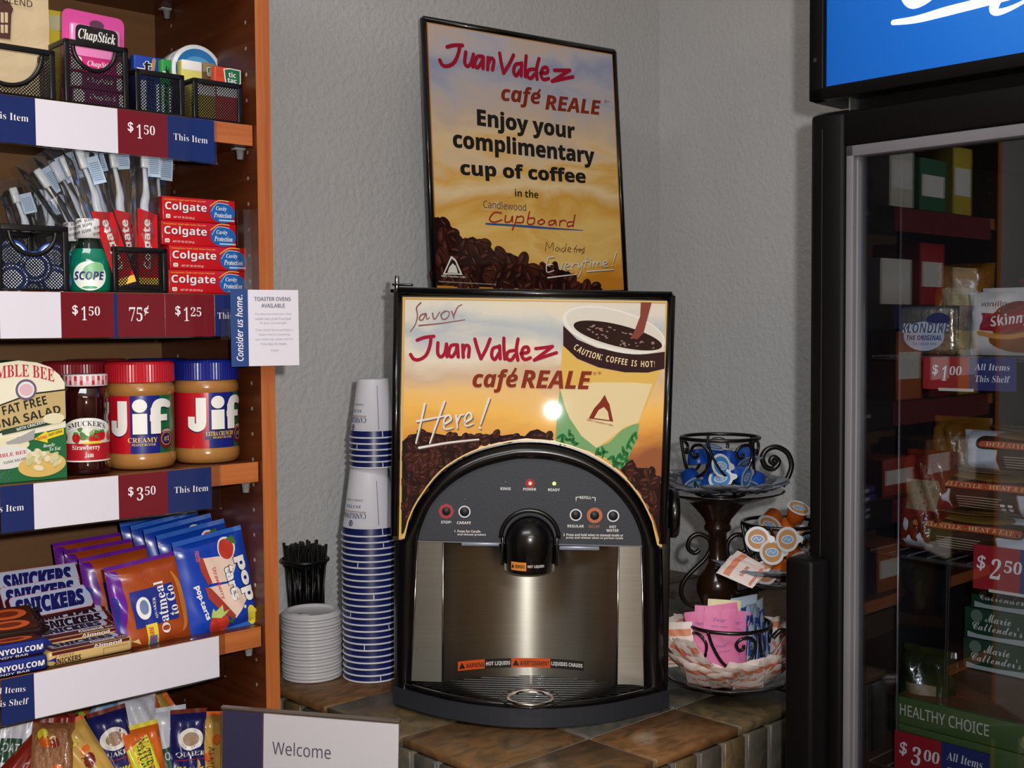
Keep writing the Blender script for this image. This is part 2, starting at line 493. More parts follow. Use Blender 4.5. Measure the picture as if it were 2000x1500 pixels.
# ------------------------------------------------------------------ price strips on the shelf edges
T_BLUE = mat('1c2c63', .22, 0, .5, coat=.4, name='navy_card'); T_RED = mat('721522', .22, 0, .5, coat=.4, name='maroon_card')
T_WHITE = mat('e3dfe8', .3, 0, .5, name='white_card'); T_INK = mat('f4eef2', .5, name='white_ink')
def price(mb, face, m, fr, bl, hp, big, sup, y=0., slant=0.):
    """a price with a raised currency sign and raised cents, bl = bottom left of the big digits in the photo plane"""
    a = fr.px(bl[0], bl[1], y); c = fr.px(bl[0], bl[1] - hp, y); h = c.z - a.z; x = a.x
    gw = len(big) * h * (.5 if big != '1' else .38)
    mb.text(big, face, m, x, a.z, gw, h, 'sb', fat=-.008, shear=slant)
    if sup == '\u00a2':
        mb.text('\u00a2', face, m, x + gw + h * .12, a.z + h * .42, h * .36, h * .7, 'n', fat=.012)
    else:
        mb.text('$', face, m, x - h * .68 + slant * h * .4, a.z + h * .34, h * .42, h * .76, 'n', fat=.012, shear=slant)
        mb.text(sup, face, m, x + gw + h * .16 + slant * h * .4, a.z + h * .34, h * .84, h * .66, 'sb', fat=-.01, shear=slant)
def strip(z, pxe, segs, label, extra, lows=()):
    M = FB.at(0, .008, z); fr = Fr(M)
    t = thing('price_strip', label, 'price strip', M, 'price strips on the bookcase shelves')
    xe = fr.px(pxe[0], pxe[1], -.002).x
    mb = MB(); mb.b2((-.90, -.0015, -.0525), (xe, -.0002, .0005), CLEARP); mb.b2((-.90, -.0035, -.0525), (xe, -.0015, -.051), CLEARP)
    mb.b2((-.90, -.0005, .0005), (xe, .004, .0012), CLEARP)
    mb.build('clear_holder', t)
    tags, words = [], {}
    for x0, x1, m, nm in segs:
        xa = x0 if x0 < -.5 else fr.px(x0, pxe[1], -.002).x
        xb = x1 if isinstance(x1, float) and x1 < 0 else fr.px(x1, pxe[1], -.002).x
        mb = MB(); mb.b2((xa, -.0021, -.0508), (xb, -.0016, -.0006), m); tags.append(mb.build(nm, t))
    extra(lambda i: words.setdefault(i, MB()), face_y(-.0022), fr)
    for i, mb in words.items(): mb.build('lettering', tags[i])
    return t
def e1(g, f, fr):
    g(1).tq('This Item', f, T_INK, fr, (-24, 229), (55, 238.5), 14, 'sb', y=-.002, fat=-.012)
    price(g(3), f, T_INK, fr, (267, 270), 27.5, '1', '50', -.002)
    g(4).tq('This Item', f, T_INK, fr, (338.5, 273), (404.8, 281), 13, 'sb', y=-.002, fat=-.012)
strip(SH[1], (423, 260), [(-.89, -.45, T_RED, 'red_tag'), (-.445, 70, T_BLUE, 'blue_tag'), (70, 230, T_WHITE, 'white_tag'), (230, 327, T_RED, 'red_tag'), (327, 418, T_BLUE, 'blue_tag')],
      'price strip under the black mesh baskets, reading $1.50 on the top shelf', e1)
def e2(g, f, fr):
    price(g(2), f, T_INK, fr, (159, 625.5), 27, '1', '50', -.002)
    price(g(4), f, T_INK, fr, (252, 627.6), 27.6, '75', '\u00a2', -.002)
    price(g(5), f, T_INK, fr, (359, 627), 27, '1', '25', -.002)
    g(6).tq('This Item', f, T_INK, fr, (424.5, 623), (488, 622), 12.6, 'sb', y=-.002, fat=-.012)
strip(SH[2], (476, 610), [(-.89, -.45, T_BLUE, 'blue_tag'), (-.445, 119, T_WHITE, 'white_tag'), (119, 222, T_RED, 'red_tag'), (222, 230, T_BLUE, 'blue_tag'), (230, 322, T_RED, 'red_tag'), (323, 419, T_RED, 'red_tag'), (420, 470, T_BLUE, 'blue_tag')],
      'price strip with three maroon price tags, one reading 75 cents', e2)
def e3(g, f, fr):
    g(1).tq('This Item', f, T_INK, fr, (-30, 1003), (46, 996.4), 13.5, 'sb', y=-.002, fat=-.012)
    price(g(3), f, T_INK, fr, (267, 978), 26, '3', '50', -.002)
    g(4).tq('This Item', f, T_INK, fr, (340, 963.6), (406, 958.6), 12.6, 'sb', y=-.002, fat=-.012)
strip(SH[3], (431, 940), [(-.89, -.45, T_RED, 'red_tag'), (-.445, 65, T_BLUE, 'blue_tag'), (65, 231, T_WHITE, 'white_tag'), (231, 327, T_RED, 'red_tag'), (327, 413, T_BLUE, 'blue_tag')],
      'price strip under the jars, reading $3.50', e3)
def e4(g, f, fr):
    g(1).tq('All Items', f, T_INK, fr, (-19, 1357), (49, 1350), 12, 'sb', y=-.002, fat=-.012)
    g(1).tq('This Shelf', f, T_INK, fr, (-22, 1383), (54.6, 1374.6), 12.5, 'sb', y=-.002, fat=-.012)
strip(SH[4], (440, 1280), [(-.89, -.45, T_RED, 'red_tag'), (-.445, 65, T_BLUE, 'blue_tag'), (65, 428, T_WHITE, 'white_tag')],
      'price strip with one long blank white tag under the chocolate bars', e4)

# ------------------------------------------------------------------ toaster notice clipped to the end of the second strip
p = FB.M @ FB.px(451, 640, -.0035)
Mc = TR(p.x, p.y, 0) @ RZ(radians(28)); fc = Fr(Mc)
a, b = fc.px(450, 716), fc.px(582, 566); z0, z1, w = a.z, fc.px(450, 565.5).z, b.x
t = thing('notice_card', 'small white notice card about toaster ovens with a navy side band', 'notice', Mc @ TR(0, 0, z0))
h = z1 - z0
wb = fc.px(484.5, 640).x
mb = MB(); mb.b2((0, -.0006, 0), (w, .0006, h), T_WHITE); mb.build('card', t)
mb = MB(); mb.b2((-.0003, -.0012, -.0003), (wb, -.0007, h + .0003), mat('1f4380', .35, name='blue_card')); mb.build('blue_band', t)
mb = MB(); f = face_y(-.0008); INK = mat('46506a', .6, name='slate_ink')
fx = lambda q: (q - 1618) / (1943 - 1618) * (w - wb) + wb
fz = lambda q: (1390 - q) / (1390 - 885) * h
for s, x0, x1, zb, hh in (('TOASTER OVENS', 1658, 1892, 958, 26), ('AVAILABLE', 1702, 1853, 1002, 26)):
    mb.text(s, f, INK, fx(x0), fz(zb), fx(x1) - fx(x0), hh / 505 * h, 's', fat=.012)
GREY = mat('8d919f', .6, name='grey_ink')
for s, x0, x1, zb in (('You may now check out a free', 1660, 1895, 1054), ('toaster oven at the Front Desk', 1662, 1893, 1084), ('for your use overnight.', 1690, 1866, 1114),
                      ('If you would like to purchase a', 1662, 1900, 1160), ('toaster oven to use during', 1682, 1882, 1191), ('your entire stay, please see the', 1662, 1900, 1222), ('Front Desk for details.', 1696, 1864, 1252), ('Enjoy!', 1760, 1808, 1297)):
    mb.text(s, f, GREY, fx(x0), fz(zb), fx(x1) - fx(x0), 17 / 505 * h, 's')
mb.text('Consider us home.', face_y(-.0012), T_INK, wb * .68, h * .07, h * .86, wb * .42, 'si', rot=pi / 2, fat=.012)
mb.build('lettering', t)
mb = MB(); mb.b2((-.012, -.001, h * .35), (.004, .0025, h * .75), CLEARP); mb.build('clear_clip', t)

# ================================================================== TILED COUNTER
GROUT = noisy('grey_grout', [(.3, '6e6a62'), (.7, '857f76')], (40, 40, 40), 4, .85)
SL = [noisy('slate_brown', [(.25, '41362a'), (.45, '664c2f'), (.6, '7c5833'), (.75, '544a3c')], (22, 40, 22), 8, .42, .5, 45, .5, distort=1.2),
      noisy('slate_olive', [(.25, '39362d'), (.5, '574a34'), (.65, '6b5638'), (.78, '45433c')], (36, 22, 22), 8, .42, .5, 45, .5, distort=1.5),
      noisy('slate_rust', [(.28, '4c3927'), (.48, '74502f'), (.62, '876039'), (.76, '5c4e40')], (20, 42, 22), 8, .4, .5, 45, .5, distort=1.3),
      noisy('slate_grey', [(.25, '343433'), (.5, '4a4740'), (.68, '5c5140'), (.8, '3d3c38')], (30, 30, 22), 8, .42, .5, 45, .5, distort=1.2)]
CX0, CX1, CY0, CY1 = .166, CORNER_X, -.326, WALL_Y
ct = thing('tiled_counter', 'counter topped and edged in brown slate tiles in the corner of the room', 'counter', FB.at(0, 0, 0))
mb = MB(); mb.b2((CX0 + .004, CY0 + .004, .80), (CX1 - .001, CY1 - .001, COUNTER - .0025), GROUT)
xs = [CX0] + [CX0 + .18 * k for k in range(1, 6)] + [CX1]
ys = [CY0, -.21, -.032, .146, .324, CY1]
rnd = random.Random(5); G = .0025
pick = {(0, 1): 0, (0, 2): 1, (0, 3): 2, (1, 0): 2, (1, 1): 3, (0, 0): 0, (2, 0): 1}
for i in range(len(xs) - 1):
    for j in range(len(ys) - 1):
        m = SL[pick.get((i, j), rnd.randrange(4))]
        mb.b2((xs[i] + (G if i else 0), ys[j] + (G if j else 0), COUNTER - .012), (xs[i + 1] - G, ys[j + 1] - G, COUNTER), m, r=.002, seg=1)
mb.build('tile_top', ct)
mb = MB()
y = CY0 + .001
while y < CY1 - .01:
    mb.b2((CX0 - .004, y + .004, .80), (CX0 + .006, min(y + .053, CY1 - .002) - .004, COUNTER - .013), SL[rnd.choice((1, 3, 3, 0))], r=.002, seg=1); y += .053
x = CX0
while x < CX1 - .01:
    mb.b2((x + .004, CY0 - .004, .80), (min(x + .053, CX1 - .002) - .004, CY0 + .006, COUNTER - .013), SL[rnd.choice((1, 3, 3, 0))], r=.002, seg=1); x += .053
mb.b2((CX0 - .0005, CY0 - .0005, .80), (CX1 - .002, CY1 - .002, COUNTER - .0135), GROUT)
mb.build('tile_edge', ct)
mb = MB(); mb.b2((CX0 + .03, CY0 + .03, 0), (CX1 - .002, CY1 - .002, .80), mat('2c1d14', .4, name='dark_cabinet')); mb.build('cabinet', ct)

# ------------------------------------------------------------------ welcome sign in front
Pw = CAMP + ray(608, 1390) * 1.25
Mw = TR(Pw.x, Pw.y, 0) @ RZ(radians(-10)) @ RY(radians(1.6)); fw_ = Fr(Mw)
tl, tr, bl = fw_.px(434, 1381), fw_.px(782, 1402), fw_.px(515, 1390)
zt = tl.z; xl, xr = tl.x, tr.x; zb = .80
xm = fw_.px(515, 1390).x
tb = thing('side_table', 'small dark side table below the welcome sign', 'table', TR(Pw.x, Pw.y, 0) @ RZ(radians(-10)))
mb = MB(); mb.box((0, 0, .787), (.34, .22, .026), mat('2a1a12', .4, name='dark_cabinet_top'), r=.004); mb.build('table_top', tb)
for sx in (-1, 1):
    for sy in (-1, 1):
        mb = MB(); mb.box((sx * .14, sy * .085, .387), (.03, .03, .774), mat('2a1a12', .4, name='dark_cabinet_top'), r=.003); mb.build('leg', tb)
zo = .801
t = thing('welcome_sign', 'white welcome sign with navy left band in a clear stand', 'sign', Mw @ TR(0, 0, zo))
H = zt - zo
mb = MB(); mb.b2((xm, -.001, .004), (xr - .0015, .001, H - .003), mat('eceaf0', .45, name='sign_paper')); mb.build('paper', t)
mb = MB(); mb.b2((xl + .001, -.0012, .004), (xm, .001, H - .003), mat('2b2f5c', .45, name='sign_navy')); mb.b2((xm - .0008, -.0014, .004), (xm + .0006, -.0012, H - .003), mat('6c3a5c', .5, name='sign_edge')); mb.build('navy_band', t)
mb = MB(); mb.b2((xl, -.0035, 0), (xr, -.0025, H), CLEARP); mb.b2((xl, .0015, 0), (xr, .0025, H), CLEARP)
mb.b2((xl, -.0035, H - .0012), (xr, .0025, H + .0016), mat('5b4f48', .2, 0, .6, name='smoky_edge'))
mb.b2((xl, -.06, -.001), (xr, .06, .003), CLEARP); mb.build('clear_stand', t)
mb = MB(); a = fw_.px(533, 1472); b = fw_.px(647, 1475)
mb.text('Welcome', face_y(-.0012), mat('55506a', .6, name='welcome_ink'), a.x, fw_.px(533, 1472).z - zo, b.x - a.x, .0145, 's', rot=0)
mb.build('lettering', t)

# ================================================================== THINGS ON THE BOOKCASE
EPS = .0006
BLK = mat('0d0b0c', .35, 0, .5, name='black_enamel')
PAPERW = mat('efece6', .5, name='white_print'); BLKP = mat('15110f', .5, name='black_print')
NAVY = mat('1b1f63', .4, name='navy_print'); REDP = mat('c3141f', .35, name='red_print')
FILM = clear('clear_film', 'fbfbff', .02, .12)
def ux(px, py, d): return FB.px(px, py, d).x
def uz(px, py, d): return FB.px(px, py, d).z
def on(k, px, py, d, rz=0, ry=0, rx=0): return FB.at(ux(px, py, d), d, SH[k] + EPS, rz, rx, ry)
def mid(px, py, d, rz=0, rx=0, ry=0):
    p = FB.px(px, py, d); return FB.at(p.x, d, p.z, rz, rx, ry)

def lattice(mb, m, x0, x1, z0, z1, place, cell=.0036, w=.00105, cut=None):
    """diamond wire mesh filling a rectangle; cut = (cx, cz, r) leaves a round gap"""
    for sgn in (1, -1):
        c = (z0 - x1 if sgn > 0 else z0 + x0); end = (z1 - x0 if sgn > 0 else z1 + x1)
        k = math.floor(c / cell)
        while k * cell < end:
            q = k * cell; k += 1
            # line z = sgn * x + q
            xa, xb = sorted(((z0 - q) * sgn, (z1 - q) * sgn)); xa, xb = max(xa, x0), min(xb, x1)
            if xb - xa < .0005: continue
            segs = [(xa, xb)]
            if cut:
                cx, cz, r = cut; A = 2.0; Bq = 2 * (sgn * (q - cz) - cx); Cq = cx * cx + (q - cz) ** 2 - r * r; D = Bq * Bq - 4 * A * Cq
                if D > 0:
                    ra, rb = (-Bq - sqrt(D)) / 4, (-Bq + sqrt(D)) / 4
                    segs = [(s, min(e, ra)) for s, e in segs if s < ra] + [(max(s, rb), e) for s, e in segs if e > rb]
            for a, b in segs:
                if b - a < .0003: continue
                ox = w * .7071 / 2; P = [(a - ox * sgn, sgn * a + q + ox), (a + ox * sgn, sgn * a + q - ox), (b + ox * sgn, sgn * b + q - ox), (b - ox * sgn, sgn * b + q + ox)]
                mb.add([place(u, v) for u, v in P], [(0, 1, 2, 3)], m)

def mesh_bin(k, xl, xr, py, ytop, d, depth, label, cut=None, fw=.0065):
    u0, u1 = ux(xl, py, d), ux(xr, py, d); w = u1 - u0; h = uz((xl + xr) / 2, ytop, d) - SH[k] - EPS
    t = thing('mesh_basket', label, 'basket', FB.at(u0, d, SH[k] + EPS), 'black mesh baskets on the bookcase')
    mb = MB(); r = .0012
    for y in (0, depth):
        mb.b2((0, y, 0), (fw, y + .003, h), BLK, r=r); mb.b2((w - fw, y, 0), (w, y + .003, h), BLK, r=r)
        mb.b2((0, y, h - fw), (w, y + .003, h), BLK, r=r); mb.b2((0, y, 0), (w, y + .003, .003), BLK, r=r)
    for x in (0, w - .003):
        mb.b2((x, 0, h - fw), (x + .003, depth, h), BLK, r=r); mb.b2((x, 0, 0), (x + .003, depth, .003), BLK, r=r)
    if cut:
        cx, rr = cut[0] * w, cut[1] * w; cz = h - fw
        P = [(cx + rr * cos(a), .0015, cz + rr * sin(a) * 1.0) for a in [-pi * i / 24 for i in range(25)]]
        mb.tube(P, .0026, BLK, n=8)
    mb.build('rim_frame', t)
    for nm, pl, a, b, c in (('front_mesh', lambda u, v: (u, .0012, v), fw * .5, w - fw * .5, cut), ('back_mesh', lambda u, v: (u, depth + .0012, v), fw * .5, w - fw * .5, None),
                            ('side_mesh', lambda u, v: (.0012, u, v), .002, depth, None), ('side_mesh', lambda u, v: (w - .0012, u, v), .002, depth, None)):
        mb = MB(); lattice(mb, BLK, a, b, .002, h - fw * .5, pl, cut=(cut[0] * w, h - fw, cut[1] * w) if (c and cut) else None); mb.build(nm, t)
    mb = MB(); mb.b2((.001, .001, 0), (w - .001, depth, .001), BLK); mb.build('bottom_plate', t)
    return t, w, h

# ---------------- top shelf in view: baskets of sundries
mesh_bin(1, -80, 110, 190, 85, .012, .11, 'black mesh basket holding the tan paper bag', (.5, .36))
mesh_bin(1, 128, 253, 205, 84, .012, .10, 'black mesh basket holding the pink lip balm packs', (.47, .33))
mesh_bin(1, 266, 362, 222, 140, .012, .09, 'black mesh basket holding the chewing gum packs')
mesh_bin(1, 379, 475, 238, 158, .012, .09, 'black mesh basket at shelf end holding the small mint boxes')
Z1 = SH[1] + EPS + .0012
# tan paper bag
d = .055
x0, x1 = ux(-80, 100, d), ux(97, 100, d); w = x1 - x0; h = .185
KRAFT = noisy('pale_kraft_paper', [(.3, 'c9b088'), (.7, 'd8c29c')], (20, 20, 20), 4, .7, .2, 60)
t = thing('paper_bag', 'tan paper bag with a brown window picture', 'paper bag', FB.at((x0 + x1) / 2, d, Z1))
mb = MB(); n = 10
V, Fc = [], []
rnd = random.Random(3)
for j in range(n + 1):
    z = h * j / n; k = 1 - .5 * (j / n) ** 2
    for x, y in ((-w / 2, 0), (-w / 6, -.002), (w / 6, -.001), (w / 2, 0), (w / 2 - .004, .02 * k), (w / 2, .04 * k), (-w / 2, .04 * k), (-w / 2 + .004, .02 * k)):
        V.append((x, y + rnd.uniform(-.0006, .0006), z))
for j in range(n):
    for i in range(8): Fc.append((j * 8 + i, j * 8 + (i + 1) % 8, (j + 1) * 8 + (i + 1) % 8, (j + 1) * 8 + i))
Fc += [tuple(range(7, -1, -1)), tuple(n * 8 + i for i in range(8))]
mb.add(V, Fc, KRAFT); mb.build('bag_body', t)
fr = Fr(t.matrix_world); BRN = mat('4a2418', .6, name='brown_print'); q = lambda X, Y: (fr.px(X, Y, -.003).x, fr.px(X, Y, -.003).z)
mb = MB(); f = face_y(-.003)
mb.poly([q(-24, 72), q(20, 77), q(22, 28), q(26, 18), q(18, 4), q(0, -4), q(-24, -2), q(-30, 10), q(-26, 20)], f, BRN)
for X in (-20, -9, 1, 9):
    for a, b in ((24, 44), (48, 64)):
        mb.poly([q(X, b), q(X + 6, b + 1), q(X + 6, a + 1), q(X, a)], f, KRAFT, .0006)
mb.tq('BLEND', f, BLKP, fr, (6, 5), (63, 15), 13, 's', y=-.003)
mb.build('printed_picture', t)
# yellow pack behind
t = tag(MB().b2((-.017, 0, 0), (.017, .02, .118), mat('c9b431', .4, name='yellow_carton'), r=.001).b2((-.017, -.0005, .095), (.017, 0, .112), mat('b9b487', .5, name='dull_label')).build('small_carton', None, FB.at(ux(108, 70, .085), .09, Z1)),
        'yellow carton between the paper bag and the pink pack', 'carton')
# lip balm
PINK = mat('d8509c', .25, 0, .5, coat=.4, name='pink_blister'); PINKL = mat('e88cc0', .2, 0, .6, coat=.5, name='pink_blister_light')
d = .05; x0, x1 = ux(118, 90, d), ux(239, 90, d); w = x1 - x0; zt = uz(180, 26, d) - Z1
t = thing('lip_balm_pack', 'tall pink blister pack of lip balm with a black label', 'lip balm', FB.at((x0 + x1) / 2, d, Z1, 0, 0, radians(1.5)))
mb = MB(); P = []
for cx, cz, a in ((w / 2 - .008, .008, -90), (w / 2 - .008, zt - .008, 0), (-w / 2 + .008, zt - .008, 90), (-w / 2 + .008, .008, 180)):
    P += [(cx + .008 * cos(radians(a + q_)), cz + .008 * sin(radians(a + q_))) for q_ in (0, 22, 45, 67, 90)]
mb.prism(P, 0, .0012, PINK); mb.build('backing_card', t)
mb = MB(); mb.box((0, -.004, zt * .44), (w * .82, .008, zt * .84), PINKL, r=.0035); mb.build('blister', t)
mb = MB(); fr = Fr(t.matrix_world); f = face_y(-.0085)
a, b = fr.px(137, 86, -.0085), fr.px(220, 64, -.0085)
zc = fr.px(178, 72, -.0085).z; lw = w * .68; lh = zt * .21
mb.rect(-lw / 2, zc - lh / 2, lw / 2, zc + lh / 2, f, BLKP, r=lh * .25)
mb.oval(0, zc + lh * .62, lw * .17, lh * .22, f, mat('5d3550', .5, name='hang_hole'))
mb.text('ChapStick', f, PAPERW, -lw * .44, zc - lh * .32, lw * .88, lh * .64, 'sbi', fat=.006)
mb.build('label', t)
PURP = mat('8a2c66', .35, name='plum_box')
for i, (dz, dy, dx) in enumerate(((0, 0, .001), (.0185, .001, -.001), (.037, .002, 0))):
    wl = ux(243, 190, .018) - ux(140, 190, .018)
    t = thing('lip_balm_box', ('plum lip balm box at bottom of its basket', 'plum lip balm box lying on the lowest one', 'uppermost plum lip balm box behind the basket cut-out')[i], 'lip balm', FB.at(ux(192, 190, .02) + dx, .02 + dy, Z1 + dz), 'boxed lip balms in the basket')
    mb = MB(); mb.b2((-wl / 2, 0, 0), (wl / 2, .022, .018), PURP if i < 2 else mat('d62f7f', .3, name='pink_box'), r=.0012); mb.build('box_body', t)
    mb = MB(); f = face_y(0)
    mb.rect(-wl / 2 + .001, .002, -wl * .28, .0165, f, PAPERW, r=.003); mb.rect(wl * .38, .002, wl / 2 - .001, .0165, f, PAPERW, r=.003)
    mb.text('ChapStick', f, PAPERW, -wl * .18, .006, wl * .5, .0075, 'sbi'); mb.build('label', t)
# chewing gum
GB = mat('2346a8', .3, name='gum_blue'); GG = mat('2f9b4a', .35, name='gum_green'); GW = mat('e4ebf4', .35, name='gum_white')
def gum(px0, px1, py, d, h, col, label, txt):
    x0, x1 = ux(px0, py, d), ux(px1, py, d); w = x1 - x0
    t = thing('gum_pack', label, 'chewing gum', FB.at(x0 + w / 2, d, Z1), 'gum packs in the mesh basket')
    mb = MB(); mb.b2((-w / 2, 0, 0), (w / 2, .011, h), col, r=.0012); mb.build('pack_body', t)
    mb = MB(); f = face_y(0)
    mb.rect(-w * .42, h * .03, -w * .16, h * .8, f, GW); mb.rect(w * .3, h * .03, w * .45, h * .75, f, GW)
    if txt == 't': mb.text('t', f, PAPERW, -w * .2, h * .73, w * .32, h * .19, 'b', off=.0006, fat=.05); mb.text('t', f, BLKP, -w * .18, h * .74, w * .27, h * .17, 'b', off=.0009, fat=.0); mb.stroke([(w * .12, h * .74), (w * .2, h * .95)], w * .13, f, mat('b98a4a', .5, name='ochre'))
    else: mb.text(txt, f, BLKP, w * .2, h * .05, h * .85, w * .42, 'bi', rot=pi / 2, off=.0008, fat=.012)
    mb.build('label', t)
gum(262, 317, 120, .062, uz(290, 110, .062) - Z1, GB, 'blue gum pack standing tallest at back of its basket', 't')
gum(316, 336, 130, .05, uz(325, 116, .05) - Z1, GG, 'narrow green gum pack beside the tall blue one', 'Mint')
gum(272, 313, 190, .018, uz(290, 143, .018) - Z1, GB, 'blue and white gum pack behind the basket front mesh', 'Trident')
gum(314, 334, 190, .02, uz(325, 152, .02) - Z1, GG, 'green gum pack behind the basket front mesh', 'Mint')
# mint boxes
def mints(px0, px1, py, d, ztop, col, label, cap=None, logo=True, zb=0):
    x0, x1 = ux(px0, py, d), ux(px1, py, d); w = x1 - x0; h = ztop - zb
    t = thing('mint_box', label, 'mints', FB.at(x0 + w / 2, d, Z1 + zb), 'mint boxes in the mesh basket')
    mb = MB(); mb.b2((-w / 2, 0, 0), (w / 2, .012, h), col, r=.001); mb.build('box_body', t)
    mb = MB(); mb.b2((-w / 2 + .0005, -.0004, h - .011), (w / 2 - .0005, .0122, h + .0008), cap or PAPERW, r=.0006)
    if not logo: mb.build('flip_lid', t); return
    mb.build('flip_lid', t); mb = MB(); f = face_y(-.0005); GN = mat('1f6b4a', .4, name='leaf_green')
    s = w * .29; zc = h - .0105; xo = w * .14
    P = [(-s, zc + s * .8), (-s * .8, zc - s * .8), (s * .6, zc - s * .8), (s, zc - s * .5), (s, zc + s * .9), (-s * .3, zc + s * .95)]
    mb.poly([(xo + a * 1.14, zc + (b - zc) * 1.12) for a, b in P], f, PAPERW); mb.poly([(xo + a, b) for a, b in P], f, GN, .0006)
    mb.text('tic', f, PAPERW, xo - s * .5, zc, s * .95, s * .62, 'b', off=.0009); mb.text('tac', f, PAPERW, xo - s * .65, zc - s * .62, s * 1.2, s * .5, 'b', off=.0009)
    mb.build('label', t)
ORG = mat('c8452a', .25, coat=.4, name='mint_red')
mints(420, 471, 150, .03, uz(445, 134, .03) - Z1, ORG, 'red mint box nearest the bookcase side panel', ORG)
mints(355, 395, 140, .045, uz(375, 120, .045) - Z1, mat('d8cf6a', .25, coat=.4, name='mint_yellow'), 'yellow mint box with a white lid', None, False)
mints(395, 422, 140, .047, uz(408, 124, .047) - Z1, mat('5d4a32', .3, name='mint_brown'), 'dark brown mint box behind the red one', mat('8b7a5c', .3, name='mint_tan'))
mints(386, 422, 200, .018, uz(400, 168, .018) - Z1, mat('a8912e', .3, name='mint_gold'), 'golden mint box low behind the basket mesh', None, False)
mints(423, 466, 200, .017, uz(445, 172, .017) - Z1, mat('b8402c', .3, name='mint_rust'), 'rust red mint box low behind the basket mesh', None, False)
# round tub
BOXB = mat('5a4a3a', .6, name='carton_brown')
tag(MB().b2((-.03, 0, 0), (.03, .04, .042), BOXB, r=.001).build('small_carton', None, FB.at(ux(385, 150, .11), .112, SH[1] + EPS)), 'low brown carton holding up the round tub', 'carton')
d = .10; rt = .0335; pc = FB.px(383, 138, d)
t = thing('round_tub', 'round white tub with a blue lid lying behind the mint basket', 'tub', FB.at(pc.x, d, SH[1] + EPS + .0425 + rt, radians(-6)))
mb = MB(); mb.lathe([(0, 0), (rt, 0), (rt, .075), (0, .075)], mat('dfe6ee', .3, name='tub_white'), RX(-pi / 2)); mb.build('tub_body', t)
mb = MB(); mb.lathe([(0, -.004), (rt - .001, -.004), (rt, -.003), (rt, .008)], mat('eef2f6', .25, name='lid_white'), RX(-pi / 2), 40); mb.build('lid', t)
mb = MB(); f = face_y(-.004); mb.oval(0, 0, rt * .84, rt * .84, f, mat('2c78ba', .3, name='tub_blue'), n=40); mb.oval(0, rt * .1, rt * .6, rt * .45, f, mat('5aa0d4', .3, name='tub_blue_light'), .0006)
mb.text('FRESH', f, PAPERW, -rt * .5, rt * .15, rt, rt * .2, 'b', off=.0008) if False else None
mb.build('label', t)

# ---------------- second shelf: baskets, mouthwash, toothbrushes, toothpaste
Z2 = SH[2] + EPS + .0012
mesh_bin(2, -6, 137, 560, 439, .012, .10, 'large black mesh basket of round blue tins', (.5, .32), .007)
mesh_bin(2, 222, 329, 560, 483, .010, .085, 'black mesh basket of wrapped toothbrushes')
TIN = mat('2a49a5', .3, 0, .5, coat=.3, name='tin_blue'); TINW = mat('c9d6ea', .35, name='tin_pale')
spots = [(24, 545, .02), (68, 522, .022), (106, 548, .02), (22, 500, .03), (66, 552, .034), (104, 505, .036)]
tin0 = None
names = ['round blue tin bottom left in the large basket', 'round blue tin in the middle of the large basket', 'round blue tin bottom right in the large basket',
         'round blue tin upper left in the large basket', 'round blue tin low behind the middle one in the basket', 'round blue tin upper right in the large basket']
for i, (px, py, d) in enumerate(spots):
    p = FB.px(px, py, d); M = FB.at(p.x, d, p.z, radians(-20), 0, .5 * i)
    if tin0 is None:
        tin0 = thing('round_tin', names[0], 'tin', M, 'round blue tins in the large mesh basket')
        mb = MB(); mb.lathe([(0, 0), (.0165, 0), (.018, .0015), (.018, .012), (0, .012)], TIN, RX(-pi / 2), 32); mb.build('tin_body', tin0)
        mb = MB(); f = face_y(0); mb.ring(0, 0, .0138, .0152, f, TINW); mb.oval(0, 0, .010, .010, f, TINW, .0004); mb.ring(0, 0, .006, .0072, f, TIN, .0007); mb.stroke([(-.003, -.004), (0, .004), (.004, -.003)], .002, f, TIN, .0008); mb.build('label', tin0)
    else: dup(tin0, M, names[i])
